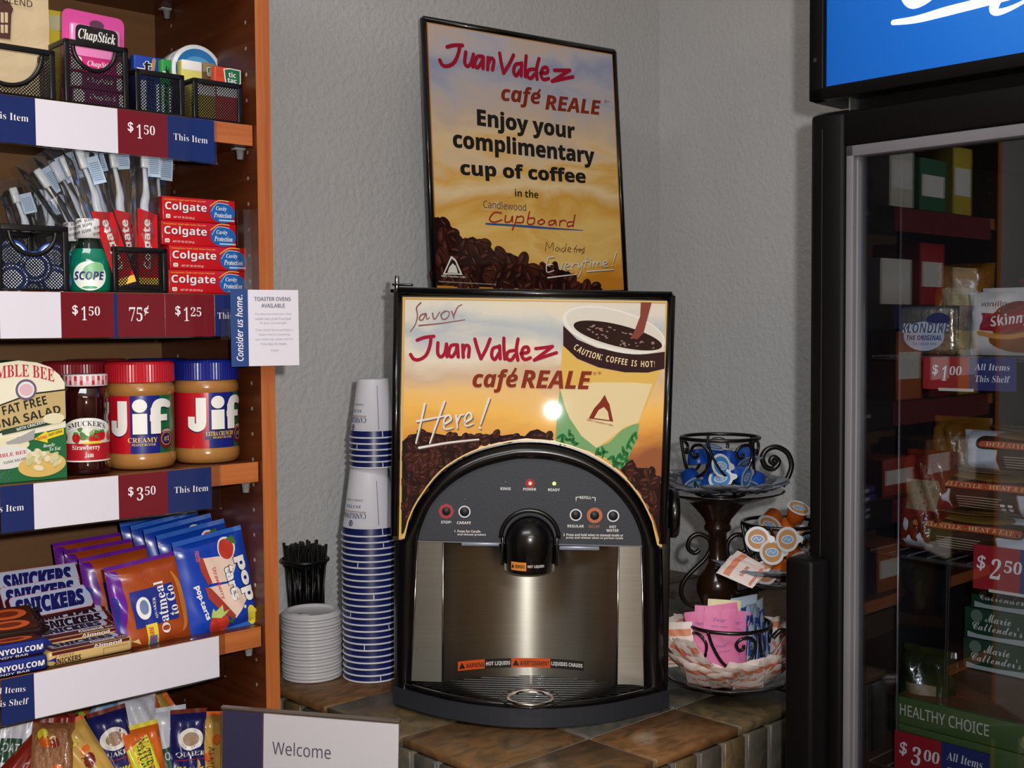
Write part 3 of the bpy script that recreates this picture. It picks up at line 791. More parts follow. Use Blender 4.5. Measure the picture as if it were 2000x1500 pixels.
# mouthwash
GRN = mat('0d8f6e', .08, 0, .5, trans=.35, coat=.6, name='mouthwash_green'); CLR = mat('20362c', .05, 0, .6, trans=.55, name='bottle_neck')
def mouthwash(px, py, d, label, sc_=1.0, rz=radians(-24)):
    t = thing('mouthwash_bottle', label, 'bottle', on(2, px, py, d, rz) @ SC(sc_, sc_, sc_), 'mouthwash bottles on the second shelf')
    E_ = SC(1, .72, 1)
    mb = MB(); mb.lathe([(0, 0), (.020, 0), (.0225, .003), (.0228, .018), (.0222, .032), (.0195, .043), (.016, .049)], GRN, E_, 32); mb.build('bottle_body', t)
    mb = MB(); mb.lathe([(.016, .049), (.0135, .055), (.0115, .060), (.0115, .064)], CLR, E_, 32); mb.build('bottle_neck', t)
    mb = MB(); mb.lathe([(.0115, .0605), (.0138, .061), (.0138, .0815), (.013, .0828), (0, .0828)], mat('e9e7ea', .3, name='cap_white'), None, 28)
    f = face_cyl(.0138)
    for i, (a, z) in enumerate(((-.014, .064), (-.002, .0665), (.010, .064), (-.013, .071), (-.001, .0735), (.011, .071), (-.012, .077), (.001, .079))):
        mb.text('SCOPE', f, BLKP, a - .005, z - .001, .0105, .0032, 'bi', rot=.25, lim=.002)
    mb.build('cap', t)
    mb = MB(); fc_ = lambda a, b, off=0.: ((.0230 + off) * sin(a / .023), -(.0230 + off) * .72 * cos(a / .023) - .0002, b)
    mb.oval(.0, .018, .0185, .0165, fc_, mat('e9efe6', .35, name='label_pale'), .0008, 36, .004)
    mb.oval(.004, .024, .0125, .0085, fc_, mat('7fbf86', .4, name='label_leaf'), .0012, 28, .004, .5)
    mb.text('SCOPE', fc_, NAVY, -.0165, .0135, .032, .0095, 'bi', off=.0018, lim=.003, fat=.01)
    mb.oval(0, .005, .008, .0016, fc_, mat('3aa05c', .4, name='label_green'), .0012, 16, .003)
    mb.build('label', t)
mouthwash(176, 570, .030, 'green mouthwash bottle with its round label in full view')
mouthwash(150, 565, .085, 'mouthwash bottle half hidden behind the front one')
# toothpaste
TBLUE = mat('1f62ae', .3, coat=.3, name='toothpaste_blue'); CRED = mat('c4101c', .3, coat=.3, name='toothpaste_red'); YEL = mat('f0c046', .4, name='yellow_print')
def toothpaste(px0, px1, py, d, z, h, label):
    x0, x1 = ux(px0, py, d), ux(px1, py, d); w = x1 - x0
    t = thing('toothpaste_box', label, 'toothpaste', FB.at(x0, d, z), 'stack of red toothpaste boxes')
    mb = MB(); mb.b2((0, 0, 0), (w, .034, h), CRED, r=.0012); mb.build('box_body', t)
    mb = MB(); f = face_y(0)
    mb.oval(w * .815, h * .44, w * .175, h * .42, f, TBLUE, .0003, 32)
    mb.stroke([(w * .66, h * .5), (w * .74, h * .84), (w * .9, h * .82)], h * .03, f, mat('9fd0ee', .4, name='pale_blue'), .0006)
    mb.stroke([(w * .64, h * .7), (w * .76, h * .96), (w * .9, h * .95)], h * .035, f, mat('e6d05a', .4, name='yellow_swoosh'), .0006)
    for s, zz in (('Cavity', .5), ('Protection', .24)): mb.text(s, f, PAPERW, w * (.72 if s == 'Cavity' else .69), h * zz, w * (.15 if s == 'Cavity' else .25), h * .22, 'sbi', off=.0008)
    mb.rect(w * .76, h * .1, w * .98, h * .16, f, mat('b9d4ec', .4, name='pale_line'), .0008)
    mb.text('Strengthens Teeth with Active Fluoride', f, YEL, w * .02, h * .82, w * .56, h * .09, 'si')
    mb.text('Colgate', f, NAVY, w * .038, h * .325, w * .56, h * .44, 'b', off=.0005)
    mb.text('Colgate', f, PAPERW, w * .03, h * .345, w * .56, h * .44, 'b', off=.0008)
    mb.rect(w * .04, h * .1, w * .1, h * .26, f, PAPERW, r=h * .04); mb.text('ADA', f, CRED, w * .05, h * .15, w * .04, h * .06, 'b', off=.0008)
    mb.text('NET WT .85 OZ (24 g)', f, PAPERW, w * .14, h * .09, w * .28, h * .1, 'si'); mb.build('label', t)
hT = .0286
for i, (a, b, py, lab) in enumerate(((330, 481, 565, 'lowest red toothpaste box of the stack, half behind the strip'), (332, 482, 520, 'red toothpaste box second from the bottom of the stack'),
                                     (316, 462, 475, 'red toothpaste box second from the top, set back left'), (318, 460, 428, 'topmost red toothpaste box of the stack'))):
    toothpaste(a, b, py, .022 + (.004 if i > 1 else 0), SH[2] + EPS + i * (hT + .0003) - 0, hT, lab)
# a clear sleeve standing by the side panel
t = tag(MB().b2((0, 0, 0), (.033, .0015, .105), CLEARP).b2((0, -.006, 0), (.033, .0, .001), CLEARP).build('plastic_sleeve', None, FB.at(ux(465, 500, .0165), .0165, SH[2] + EPS)), 'empty clear plastic sleeve between toothpaste boxes and side panel', 'sleeve')
# toothbrushes in film
TBW = mat('dfe6ee', .3, 0, .5, coat=.2, name='brush_white'); TAGB = mat('b9cfe4', .5, name='tag_blue')
FILM2 = clear('crinkled_film', 'fcfdff', .02, .06, .012)
def toothbrush(M, label, red=True, tagz=.135):
    t = thing('toothbrush_pack', label, 'toothbrush', M, 'wrapped toothbrushes')
    mb = MB(); P = catmull([(0, 0, .012), (.0006, 0, .06), (-.001, 0, .095), (.0015, 0, .115), (-.0015, 0, .16)], 6)
    n = len(P); mb.tube(P, [.0052 if i < n * .62 else .0052 - .0025 * min(1, (i / n - .62) * 5) + (.0012 if i > n * .88 else 0) for i in range(n)], TBW, SC(1, .6, 1), 8)
    mb.box((-.0015, -.005, .152), (.009, .008, .024), TBW, r=.002); mb.build('toothbrush', t)
    mb = MB(); rnd2 = random.Random(label)
    V, Fc = [], []
    for side in (-1, 1):
        b0 = len(V)
        for j in range(15):
            for i in range(5):
                u, v = i / 4 - .5, j / 14; e = (1 - abs(2 * u) ** 2) * min(1, v * 8, (1 - v) * 8)
                V.append((u * .034 + rnd2.uniform(-.0006, .0006), side * (.0085 * e + .0003) + rnd2.uniform(-.0012, .0012) * (1 if e > .05 else 0), v * .178))
        for j in range(14):
            for i in range(4):
                a = b0 + j * 5 + i; q_ = (a, a + 1, a + 6, a + 5); Fc.append(q_ if side < 0 else q_[::-1])
    mb.add(V, Fc, FILM2, None, False); mb.build('film_wrapper', t)
    mb = MB(); f = face_y(-.0068)
    if red:
        mb.rect(-.0115, .004, .0115, .086, f, CRED); mb.poly([(-.0115, .086), (.0115, .086), (-.0115, .093)], f, CRED)
        mb.text('Colgate', f, PAPERW, .0055, .022, .058, .0115, 'b', rot=pi / 2, fat=.02); mb.rect(-.0115, .004, .0115, .012, f, YEL, .0005); mb.build('label_insert', t)
    mb = MB(); f = face_y(-.0086); mb.b2((.001, -.0086, tagz), (.016, -.0082, tagz + .031), TAGB)
    for k in range(9): mb.rect(.003, tagz + .004 + k * .0024, .014, tagz + .0052 + k * .0024, f, mat('7f97b4', .5, name='bar_blue'), .0004)
    mb.build('barcode_tag', t)
    return t
tb = [(287, 560, .022, 1, 1, .13), (262, 560, .034, -7, 1, .138), (246, 560, .018, -17, 1, .12), (250, 560, .045, -15, 1, .137), (240, 560, .055, -23, 1, .135), (238, 560, .066, -27, 0, .135),
      (232, 560, .074, -33, 0, .13), (300, 560, .06, 4, 1, .133)]
lbls = ['wrapped toothbrush standing upright at basket right with its red label clear', 'wrapped toothbrush just left of the upright one', 'front toothbrush leaning left with a red label tip', 'wrapped toothbrush leaning left behind the front one',
        'wrapped toothbrush in the middle of the leaning fan', 'wrapped toothbrush leaning over the mouthwash bottle', 'most slanted wrapped toothbrush of the basket', 'wrapped toothbrush at back of the basket showing a barcode']
for (px, py, d, ang, red, tz), lab in zip(tb, lbls):
    toothbrush(FB.at(ux(px, py, d), d, Z2 + .004, radians(-8), radians(-3), radians(ang)), lab, red, tz)
for i, (px, d, ang, lab) in enumerate(((92, .12, -16, 'wrapped toothbrush lying low behind the large basket, leftmost of three'), (108, .13, -2, 'wrapped toothbrush behind the large basket, middle of three'), (128, .14, -12, 'wrapped toothbrush behind the large basket, nearest the mouthwash'))):
    toothbrush(FB.at(ux(px, 560, d), d, SH[2] + EPS + .004, radians(-8), radians(-3), radians(ang)) @ SC(1, 1, .76), lab, False, .12)

# ---------------- third shelf: tuna kit, jam, peanut butter
d = .024
fr = Fr(FB.at(0, d, 0)); q = lambda X, Y: (fr.px(X, Y, 0).x, fr.px(X, Y, 0).z)
cxp = 36
out = [(131, 937), (127, 800), (124, 748), (116, 732), (98, 717), (72, 708), (cxp, 704)]
x_c = q(cxp, 820)[0]; zb = SH[3] + EPS
R_half = [(q(X, Y)[0] - x_c, q(X, Y)[1] - zb) for X, Y in out]; R_half[0] = (R_half[0][0], 0)
hw = R_half[0][0]; R_half = [(min(x, hw), z) for x, z in R_half]; R_half[1] = (hw, R_half[1][1]); R_half[2] = (hw, R_half[2][1])
poly = R_half + [(-x, z) for x, z in R_half[::-1][1:]]
t = thing('tuna_kit_box', 'green and cream tuna salad carton with an arched top', 'food carton', FB.at(x_c, d, zb))
CREAM = mat('f0e9cf', .4, name='cream_print'); DGRN = mat('1f6a3a', .4, name='green_print'); TAN = mat('c8ae76', .4, name='tan_print')
mb = MB(); mb.prism(poly, 0, .04, CREAM, None, DGRN); mb.build('carton', t)
fr = Fr(t.matrix_world); q = lambda X, Y: (fr.px(X, Y, 0).x, fr.px(X, Y, 0).z)
mb = MB(); f = face_y(0); H = R_half[-1][1]
mb.poly([(-hw, 0), (hw, 0), (hw, q(120, 835)[1]), (-hw, q(-50, 872)[1])], f, DGRN)
mb.poly([(-hw, q(-50, 872)[1]), q(0, 846), q(120, 824), (hw, q(124, 822)[1]), (hw, q(120, 760)[1]), q(60, 768), q(0, 790), (-hw, q(-50, 808)[1])], f, BLKP, .0005)
mb.poly([(-hw, q(-50, 866)[1]), q(0, 842), q(120, 820), (hw, q(124, 818)[1]), (hw, q(120, 763)[1]), q(60, 771), q(0, 793), (-hw, q(-50, 812)[1])], f, TAN, .0007)
RB = mat('c0303e', .4, name='logo_red')
mb.text('BUMBLE BEE', f, RB, q(-40, 748)[0], q(-40, 752)[1], q(106, 744)[0] - q(-40, 748)[0], q(50, 726)[1] - q(50, 750)[1], 'sb', arc=.55, off=.0006, lim=.01)
mb.tq('FAT FREE', f, BLKP, fr, (6, 811), (92, 789), 18, 'b', off=.001); mb.tq('TUNA SALAD', f, BLKP, fr, (-28, 844), (119, 806), 17, 'b', off=.001)
mb.poly([q(4, 850), q(86, 832), q(122, 823), q(122, 812), q(84, 822), q(2, 840)], f, mat('23402c', .5, name='dark_green_band'), .0009)
mb.tq('WITH CRACKERS', f, PAPERW, fr, (32, 842), (88, 826), 6, 'b', off=.0012)
mb.oval(*q(50, 761), .0118, .0105, f, PAPERW, .0012); mb.ring(*q(50, 761), .009, .0115, f, mat('6a5a7a', .5, name='violet_grey'), .0015); mb.oval(*q(50, 761), .0075, .0065, f, mat('e3b8c0', .5, name='rose'), .0016)
LT = mat('e9dfb8', .5, name='pale_food'); SAL = mat('ddb863', .5, name='cracker'); SP = mat('a9a6a6', .4, name='spoon_grey'); WAN = mat('e3e0da', .5, name='bowl_white')
mb.poly([q(124, 836), q(92, 845), q(90, 841), q(66, 858), q(93, 865), q(92, 858), q(124, 848)], f, mat('f2d22e', .4, name='bright_yellow'), .0008)
mb.tq('NOW!', f, RB, fr, (72, 860), (92, 855), 6, 'b', off=.0012); mb.tq('EASY-OPEN', f, BLKP, fr, (95, 852), (121, 844), 5, 'b', off=.0012)
mb.tq('Ready', f, PAPERW, fr, (84, 876), (107, 872), 8, 'sbi', off=.0009); mb.tq('To Eat', f, PAPERW, fr, (96, 880), (118, 876), 8, 'sbi', off=.0009) if False else mb.tq('To Eat', f, PAPERW, fr, (96, 881), (118, 878), 7, 'sbi', off=.0009)
mb.oval(*q(10, 870), .026, .009, f, LT, .0006); mb.poly([q(10, 864), q(40, 852), q(52, 846), q(68, 838), q(66, 858), q(40, 866), q(14, 868)], f, SP, .0009)
mb.oval(*q(10, 893), .030, .013, f, WAN, .0008); mb.tq('BUMBLE BEE', f, RB, fr, (-24, 898), (52, 885), 7, 'sb', off=.0012); mb.tq('TUNA SALAD', f, mat('6a6a4a', .5, name='olive_ink'), fr, (6, 907), (50, 897), 5, 'b', off=.0012)
mb.oval(*q(104, 817), .012, .006, f, LT, .0013)
mb.oval(*q(82, 908), .0265, .013, f, SAL, .001, rot=.05); rnd = random.Random(4)
for i in range(26):
    a, rr = rnd.uniform(0, 6.3), rnd.uniform(0, 1) ** .5
    mb.oval(q(84, 897)[0] + .019 * rr * cos(a), q(84, 897)[1] + .010 * rr * sin(a), rnd.uniform(.003, .006), rnd.uniform(.002, .0035), f, (LT, mat('d8cfa0', .5, name='tuna_a'), mat('c9c28a', .5, name='tuna_b'))[i % 3], .0012 + i * .00003, 10, None, rnd.uniform(0, 3))
mb.ring(*q(12, 929), .004, .0062, f, mat('9fb9c9', .4, name='seal_blue')); mb.build('front_print', t)

JAR_RZ = radians(-25)
GLASSJ = mat('2a0508', .06, 0, .6, coat=1., name='dark_jam')
d = .05; pj = FB.px(171, 930, d)
t = thing('jam_jar', 'dark strawberry jam jar with a checked lid', 'jar', FB.at(pj.x, d, SH[3] + EPS, radians(-22)))
r = .0262; mb = MB()
mb.lathe([(0, 0), (r - .004, 0), (r - .001, .002), (r, .006), (r, .012), (r - .0012, .016), (r - .0012, .066), (r, .07), (r, .086), (r - .002, .094), (r - .006, .1), (r - .0065, .102)], GLASSJ, None, 40); mb.build('jar_glass', t)
mb = MB(); LR = mat('c2283a', .3, name='lid_red'); LW = mat('e9e2e2', .3, name='lid_white2'); rl = r - .0015
mb.lathe([(rl - .001, .101), (rl, .102), (rl, .1135), (rl - .001, .1145), (0, .1145)], LW, None, 40); f = face_cyl(rl)
for i in range(24):
    a = 2 * pi * rl * i / 24
    mb.rect(a, .1025, a + rl * .13, .113, f, mat('dd8a92', .35, name='lid_pink'), .0002)
    for z0 in ((.1025,) if i % 2 else (.1075,)): mb.rect(a - rl * .0, z0, a + rl * .13, z0 + .0052, f, LR, .0003)
mb.build('lid', t)
mb = MB(); f = face_cyl(r - .0012); S = .0262; L3 = .005
mb.rect(-.036, .0155, .036, .036, f, mat('b81a28', .35, name='label_red'), .0004, L3); mb.rect(-.036, .036, .036, .056, f, mat('dfe0cf', .4, name='label_cream'), .0004, L3); mb.rect(-.036, .015, .036, .0166, f, PAPERW, .0006, L3)
rnd = random.Random(2)
for i in range(14): mb.oval(rnd.uniform(-.032, .032), rnd.uniform(.038, .056), .005, .003, f, (mat('4f7f3a', .5, name='leaf'), mat('8fae6a', .5, name='leaf_pale'))[i % 2], .0006, 10, None, rnd.uniform(0, 3))
for x, z, rr in ((-.028, .043, .0055), (-.012, .0425, .0055), (.011, .043, .0062), (.017, .0445, .0055), (.028, .043, .005), (.005, .041, .004)):
    mb.oval(x, z, rr * .85, rr, f, REDP, .0009, 16); mb.oval(x, z + rr, rr * .6, rr * .25, f, mat('3f8a3a', .5, name='leaf_green2'), .0012, 8)
mb.rect(-.004, .0355, .016, .0385, f, mat('e8c93a', .4, name='label_yellow'), .001, L3)
V2, F2 = ribbon([(-.024, .053), (-.012, .0585), (0, .060), (.012, .0585), (.024, .053)], .0105); mb.flat(V2, F2, f, PAPERW, .001, L3)
mb.text("SMUCKER'S", f, BLKP, -.021, .0515, .042, .0062, 'sb', arc=.75, off=.0013, lim=.003)
mb.text('Strawberry', f, PAPERW, -.017, .0275, .031, .007, 'sb', off=.0008, lim=.004); mb.text('Jam', f, PAPERW, -.003, .0195, .0095, .0065, 'sb', off=.0008, lim=.004); mb.build('label', t)

PB = mat('a8743c', .22, 0, .5, coat=.5, name='peanut_butter')
def pb_jar(M, label, lidc, txt, labelled=True):
    t = thing('peanut_butter_jar', label, 'jar', M, 'peanut butter jars on the third shelf')
    r = .0405; mb = MB()
    mb.lathe([(0, .001), (r - .008, 0), (r - .003, .002), (r - .0005, .008), (r - .0003, .016), (r - .0018, .019), (r - .0018, .088), (r, .09), (r - .0008, .097), (r - .0025, .101), (r - .003, .1025)], PB, None, 44); mb.build('jar_body', t)
    mb = MB(); R2 = r - .0008; V, Fc = [], []; N = 144
    for j, (rr, z) in enumerate(((R2 - .001, .1025), (R2, .1035), (R2 - .0002, .124), (R2 - .0018, .1268), (R2 - .004, .1275), (R2 - .0055, .127), (0, .127))):
        for i in range(N):
            a = 2 * pi * i / N; k = rr + (.0005 if (i % 2 and 0 < j < 3) else 0); V.append((k * cos(a), k * sin(a), z))
    for j in range(6):
        for i in range(N): Fc.append((j * N + i, j * N + (i + 1) % N, (j + 1) * N + (i + 1) % N, (j + 1) * N + i))
    mb.add(V, Fc, lidc); mb.build('lid', t)
    mb = MB(); f = face_cyl(r - .0018); L = .006; a0 = -.062
    JR, JB, JG = mat('bd1424', .3, coat=.3, name='jar_red'), mat('141f7a', .3, coat=.3, name='jar_blue'), mat('0f6338', .3, coat=.3, name='jar_green')
    for xa, xb, m in ((-.085, -.0125, JR), (-.0125, .022, JB), (.022, .085, JG)): mb.rect(xa, .0195, xb, .0875, f, m, .0004, L)
    if labelled:
        SHW = mat('1a1240', .4, name='deep_shadow_ink')
        def letter(dx, dz, m, off):
            # J, i and f built from bars and curves
            mb.rect(-.0275 + dx, .052 + dz, -.0155 + dx, .0815 + dz, f, m, off + 0.00000, L)
            mb.flat(*ribbon([(-.0215 + dx, .0535 + dz), (-.0222 + dx, .0475 + dz), (-.027 + dx, .0450 + dz), (-.033 + dx, .0475 + dz)], .012, .009), f, m, off + 0.00005, L)
            mb.rect(-.0375 + dx, .0475 + dz, -.029 + dx, .0585 + dz, f, m, off + 0.00010, L)
            mb.rect(-.0095 + dx, .0425 + dz, .0065 + dx, .0665 + dz, f, m, off + 0.00015, L); mb.oval(-.0015 + dx, .0758 + dz, .0082, .0078, f, m, off + 0.00020, 28, L)
            mb.rect(.0105 + dx, .0425 + dz, .0225 + dx, .073 + dz, f, m, off + 0.00025, L)
            mb.flat(*ribbon([(.0165 + dx, .070 + dz), (.019 + dx, .0772 + dz), (.0265 + dx, .0788 + dz), (.034 + dx, .0765 + dz)], .012, .0085), f, m, off + 0.00030, L)
            mb.rect(.0095 + dx, .0575 + dz, .0315 + dx, .065 + dz, f, m, off + 0.00035, L)
        letter(-.0008, -.0014, SHW, .0006); letter(0, 0, PAPERW, .0015)
        if txt == 'CREAMY':
            mb.text(txt, f, YEL, -.0155, .0325, .034, .0058, 'sb', off=.0009, lim=.005); mb.text('PEANUT BUTTER', f, YEL, -.011, .0285, .027, .0028, 'sb', off=.0009, lim=.005)
        else:
            mb.rect(-.018, .030, .022, .041, f, NAVY, .0008, L); mb.text(txt, f, YEL, -.0165, .0345, .037, .0055, 'sb', off=.0012, lim=.005); mb.text('PEANUT BUTTER', f, YEL, -.008, .0312, .025, .0024, 'sb', off=.0012, lim=.005)
        MR = mat('6b101c', .4, name='badge_maroon')
        mb.oval(.0305, .036, .0105, .0125, f, MR, .0013, 28, L); mb.ring(.0305, .036, .0072, .0078, f, YEL, .0016); mb.oval(.0305, .036, .0066, .0066, f, NAVY, .0015, 24, L)
        mb.text('#1', f, YEL, .0265, .0328, .008, .0064, 'sb', off=.0018, lim=.005); mb.text('CHOICE', f, PAPERW, .0245, .0432, .012, .0026, 'b', off=.0017, lim=.005, arc=.6)
    mb.build('label', t); return t
LRED = mat('c01c2c', .28, 0, .5, name='lid_bright_red'); LBLU = mat('152080', .28, 0, .5, name='lid_blue'); LDRED = mat('8a1a26', .3, 0, .5, name='lid_dark_red')
j1 = pb_jar(on(3, 277, 915, .06, radians(-25)), 'peanut butter jar with a bright red lid', LRED, 'CREAMY')
j2 = pb_jar(on(3, 405, 905, .06, radians(-6)), 'peanut butter jar with a blue lid', LBLU, 'EXTRA CRUNCHY')
j3 = pb_jar(on(3, 152, 905, .135, radians(-25)), 'jar with a dark red lid behind the tuna carton', LDRED, '', False)
dup(j3, on(3, 192, 900, .215, radians(-25)), 'jar with a dark red lid between jam and red-lidded jar, far back')
dup(j2, on(3, 312, 880, .16, radians(-40)), 'blue-lidded jar mostly hidden behind the red-lidded one')

# ---------------- fourth shelf: chocolate bars, oatmeal squares, toaster pastries
SNB = mat('45141a', .3, coat=.4, name='bar_maroon'); SNT = mat('d9b877', .35, coat=.2, name='bar_tan'); SNW = mat('b9c6e2', .35, name='bar_pale_blue'); SNK = mat('1d1a66', .35, name='bar_navy')
SNP = mat('e79aa8', .4, name='bar_pink_line'); SNBR = mat('5c1f22', .35, name='bar_band')
def fin_end(mb, m, x, s, w, h, rnd):
    n = 9; V = []
    for i in range(n):
        t = i / (n - 1) - .5
        V += [(x, t * w, h * .5 + rnd.uniform(-.001, .001)), (x + s * (.009 + rnd.uniform(-.0012, .0012)), t * w * 1.06, h * .5 + rnd.uniform(-.004, .003))]
    F = [(2 * i, 2 * i + 1, 2 * i + 3, 2 * i + 2) for i in range(n - 1)]
    mb.add(V, F, m, None, False)
    n2 = len(V); mb.add([(x - s * .004, -w / 2, .001), (x - s * .004, w / 2, .001), (x - s * .004, w / 2, h - .001), (x - s * .004, -w / 2, h - .001)] , [(0, 1, 2, 3)], m)
def bar(M, label, kind, group):
    t = thing('chocolate_bar', label, 'chocolate bar', M, group); rnd = random.Random(label)
    L, W, Hh = .101, .034, .017
    body = {'maroon': SNB, 'tan': SNT, 'blue': mat('1b2a7c', .3, coat=.4, name='bar_blue'), 'brown': mat('23110e', .3, coat=.4, name='bar_dark')}[kind]
    mb = MB(); mb.box((0, 0, Hh / 2), (L, W, Hh), body, r=.0045, seg=3); mb.build('bar_body', t)
    for s in (1, -1): mb = MB(); fin_end(mb, body, s * L / 2, s, W * .95, Hh, rnd); mb.build('crimped_end', t)
    mb = MB(); ft = face_top(Hh); ff = face_y(-W / 2)
    if kind == 'maroon':
        P = [(-.047, -.0135), (.044, -.0135), (.0475, -.010), (.0475, .0145), (-.044, .0145), (-.047, .011)]
        mb.poly([(x * 1.012, z * 1.06) for x, z in P], ft, SNP, .0002); mb.poly(P, ft, SNW, .0004)
        mb.text('SNICKERS', ft, SNK, -.044, -.0105, .084, .0215, 'bi', off=.0008, fat=.05, shear=.04)
        mb.text('NET WT 2.07 OZ', ff, SNW, .01, .002, .03, .003, 's')
        mb.build('label', t)
    elif kind == 'tan':
        mb.rect(-.046, -.0165, .046, .0135, ft, SNBR, .0002, r=.003); P = [(-.040, -.006), (.036, -.006), (.040, .0), (.040, .012), (-.036, .012), (-.040, .008)]
        mb.poly([(x * 1.03, z * 1.06) for x, z in P], ft, SNP, .0004); mb.poly(P, ft, SNW, .0006); mb.text('SNICKERS', ft, mat('2a1420', .4, name='ink_plum'), -.037, -.0045, .072, .015, 'bi', off=.0009, fat=.05)
        mb.text('Almond', ft, PAPERW, .0, -.0155, .03, .008, 'b', off=.0008, fat=.02); mb.text('BAR', ft, PAPERW, .033, -.0145, .010, .005, 's', off=.0008)
        mb.rect(-.046, Hh * .74, .046, Hh * .95, ff, SNBR, .0002); mb.text('Almond', ff, PAPERW, .002, Hh * .72, .034, Hh * .22, 'b', fat=.02)
        mb.text('SNICKERS', ff, mat('3a1d18', .4, name='ink_brown'), -.044, Hh * .13, .031, Hh * .36, 'b', off=.0005, fat=.01); mb.text('2 PIECES', ff, mat('3a1d18', .4, name='ink_brown'), -.043, Hh * .56, .022, Hh * .14, 's', off=.0005)
        mb.stroke([(.014, Hh * .12), (.014, Hh * .55)], .0004, ff, SNBR); mb.stroke([(.014, Hh * .55), (.044, Hh * .55)], .0004, ff, SNBR)
        mb.build('label', t)
    else:
        mb.rect(-.046, -.015, .046, .014, ft, mat('4a2418', .4, name='bar_brown_top'), .0002, r=.003)
        mb.oval(.018, .0, .022, .0105, ft, mat('d9622f', .4, name='bar_orange'), .0004); mb.oval(.018, .0, .0135, .0055, ft, mat('7a3220', .4, name='bar_rust'), .0006)
        mb.oval(-.026, .0, .018, .010, ft, mat('c8202a', .4, name='bar_red'), .0004)
        if kind == 'blue': mb.text('KIDINYOU.COM', ff, PAPERW, -.02, Hh * .34, .066, Hh * .36, 'b', off=.0005, fat=.012)
        mb.text('CANDY BAR', ff, PAPERW, -.01, Hh * .1, .04, Hh * .14, 's', off=.0005); mb.build('label', t)
    return t
TRAY = mat('4a3424', .6, name='display_tray')
def ctr(px, py, d, rz=0, rx=0, ry=0): return mid(px, py, d, rz, rx, ry) @ TR(0, 0, -.0085)
def flatbar(px, d, lvl, rz=0, rx=0): return FB.at(ux(px, 1270, d), d, SH[4] + EPS + .0174 * lvl, rz, rx)
SG, TG, BG = 'maroon chocolate bars leaning on the fourth shelf', 'tan almond chocolate bars stacked on the fourth shelf', 'blue-sided chocolate bars stacked on the fourth shelf'
tag(MB().b2((-.06, 0, 0), (.055, .10, .042), TRAY, r=.001).build('display_tray', None, FB.at(ux(90, 1230, .135), .135, SH[4] + EPS)), 'low brown display tray under the leaning maroon bars', 'tray')
bar(ctr(97, 1183, .118, radians(3), radians(52), radians(-2)), 'maroon chocolate bar in front of two others, its whole name showing', 'maroon', SG)
bar(ctr(78, 1165, .134, radians(1), radians(52), 0), 'maroon chocolate bar half covered by the front one', 'maroon', SG)
bar(ctr(72, 1137, .150, 0, radians(56), radians(1)), 'maroon chocolate bar highest and furthest back in its row', 'maroon', SG)
bar(flatbar(166, .030, 0, radians(2)), 'tan almond bar lowest at the shelf front', 'tan', TG)
bar(flatbar(143, .066, .45, radians(1), radians(8)), 'tan almond bar second layer, side name clear', 'tan', TG)
bar(flatbar(141, .094, .62, radians(0), radians(26)), 'tan almond bar third up, logo half covered', 'tan', TG)
bar(flatbar(130, .113, 1.0, radians(-2), radians(36)), 'tan almond bar topmost of its stack', 'tan', TG)
bar(flatbar(-9, .026, 0, radians(-3)), 'blue-sided chocolate bar lowest of its stack', 'blue', BG)
bar(flatbar(-11, .028, 1.01, radians(-3)), 'blue-sided chocolate bar directly on the lowest one', 'blue', BG)
bar(flatbar(-16, .060, 1.6, radians(-3), radians(14)), 'dark-sided bar set back above two blue ones, orange oval on top', 'brown', BG)
bar(flatbar(-22, .088, 2.0, radians(-3), radians(22)), 'topmost dark-sided bar, beside the maroon ones', 'brown', BG)

OATP = mat('651c96', .28, coat=.4, name='pouch_purple'); OATO = mat('a8481b', .3, coat=.4, name='pouch_orange'); OATB = mat('23308a', .3, name='pouch_navy')
def oatmeal(M, label, seed):
    w, h = .092, .110
    t = thing('oatmeal_pouch', label, 'snack pouch', M, 'orange and purple oatmeal square pouches'); fn = pouch_fn(w, h, .020, .10, seed)
    mb = MB(); pouch(mb, fn, OATO, OATP, crimp=.12); mb.build('pouch_body', t)
    mb = MB(); f = face_pouch(fn, w, h); L = .006
    mb.poly([(-.046, -.05), (-.033, -.048), (-.036, -.02), (-.030, .01), (-.034, .048), (-.046, .05)], f, OATP, .0003, L); mb.poly([(-.045, -.04), (-.0385, -.038), (-.0405, -.01), (-.039, .015), (-.045, .02)], f, OATB, .0006, L)
    mb.rect(-.026, -.024, .030, .020, f, OATB, .0004, L)
    mb.oval(-.012, -.002, .0092, .0135, f, PAPERW, .0008, 24, L); mb.oval(-.0115, -.001, .0055, .0088, f, mat('6f7fae', .4, name='oval_slate'), .0012, 20, L)
    mb.text('QUAKER', f, PAPERW, .0045, -.017, .025, .004, 'sb', rot=pi / 2, off=.0009, lim=L)
    mb.text('Oatmeal', f, PAPERW, .0175, -.037, .062, .0125, 'sb', rot=pi / 2, off=.0009, lim=L); mb.text('to Go', f, PAPERW, .0305, -.019, .036, .012, 'sb', rot=pi / 2, off=.0009, lim=L)
    V2, F2 = ribbon([(.031, .032), (.0385, .012), (.038, -.028), (.033, -.04)], .002, .002, .0075); mb.flat(V2, F2, f, mat('c9772f', .4, name='leaf_orange'), .0008, L)
    mb.rect(-.014, -.046, .0, -.022, f, mat('e9cf3a', .4, name='sticker_yellow'), .0009, L); mb.text('WARM', f, RB, -.005, -.042, .016, .006, 'b', rot=pi / 2, off=.0013, lim=L); mb.rect(-.012, -.046, -.002, -.036, f, mat('5a6fa8', .4, name='sticker_blue'), .0012, L)
    mb.build('label', t); return t
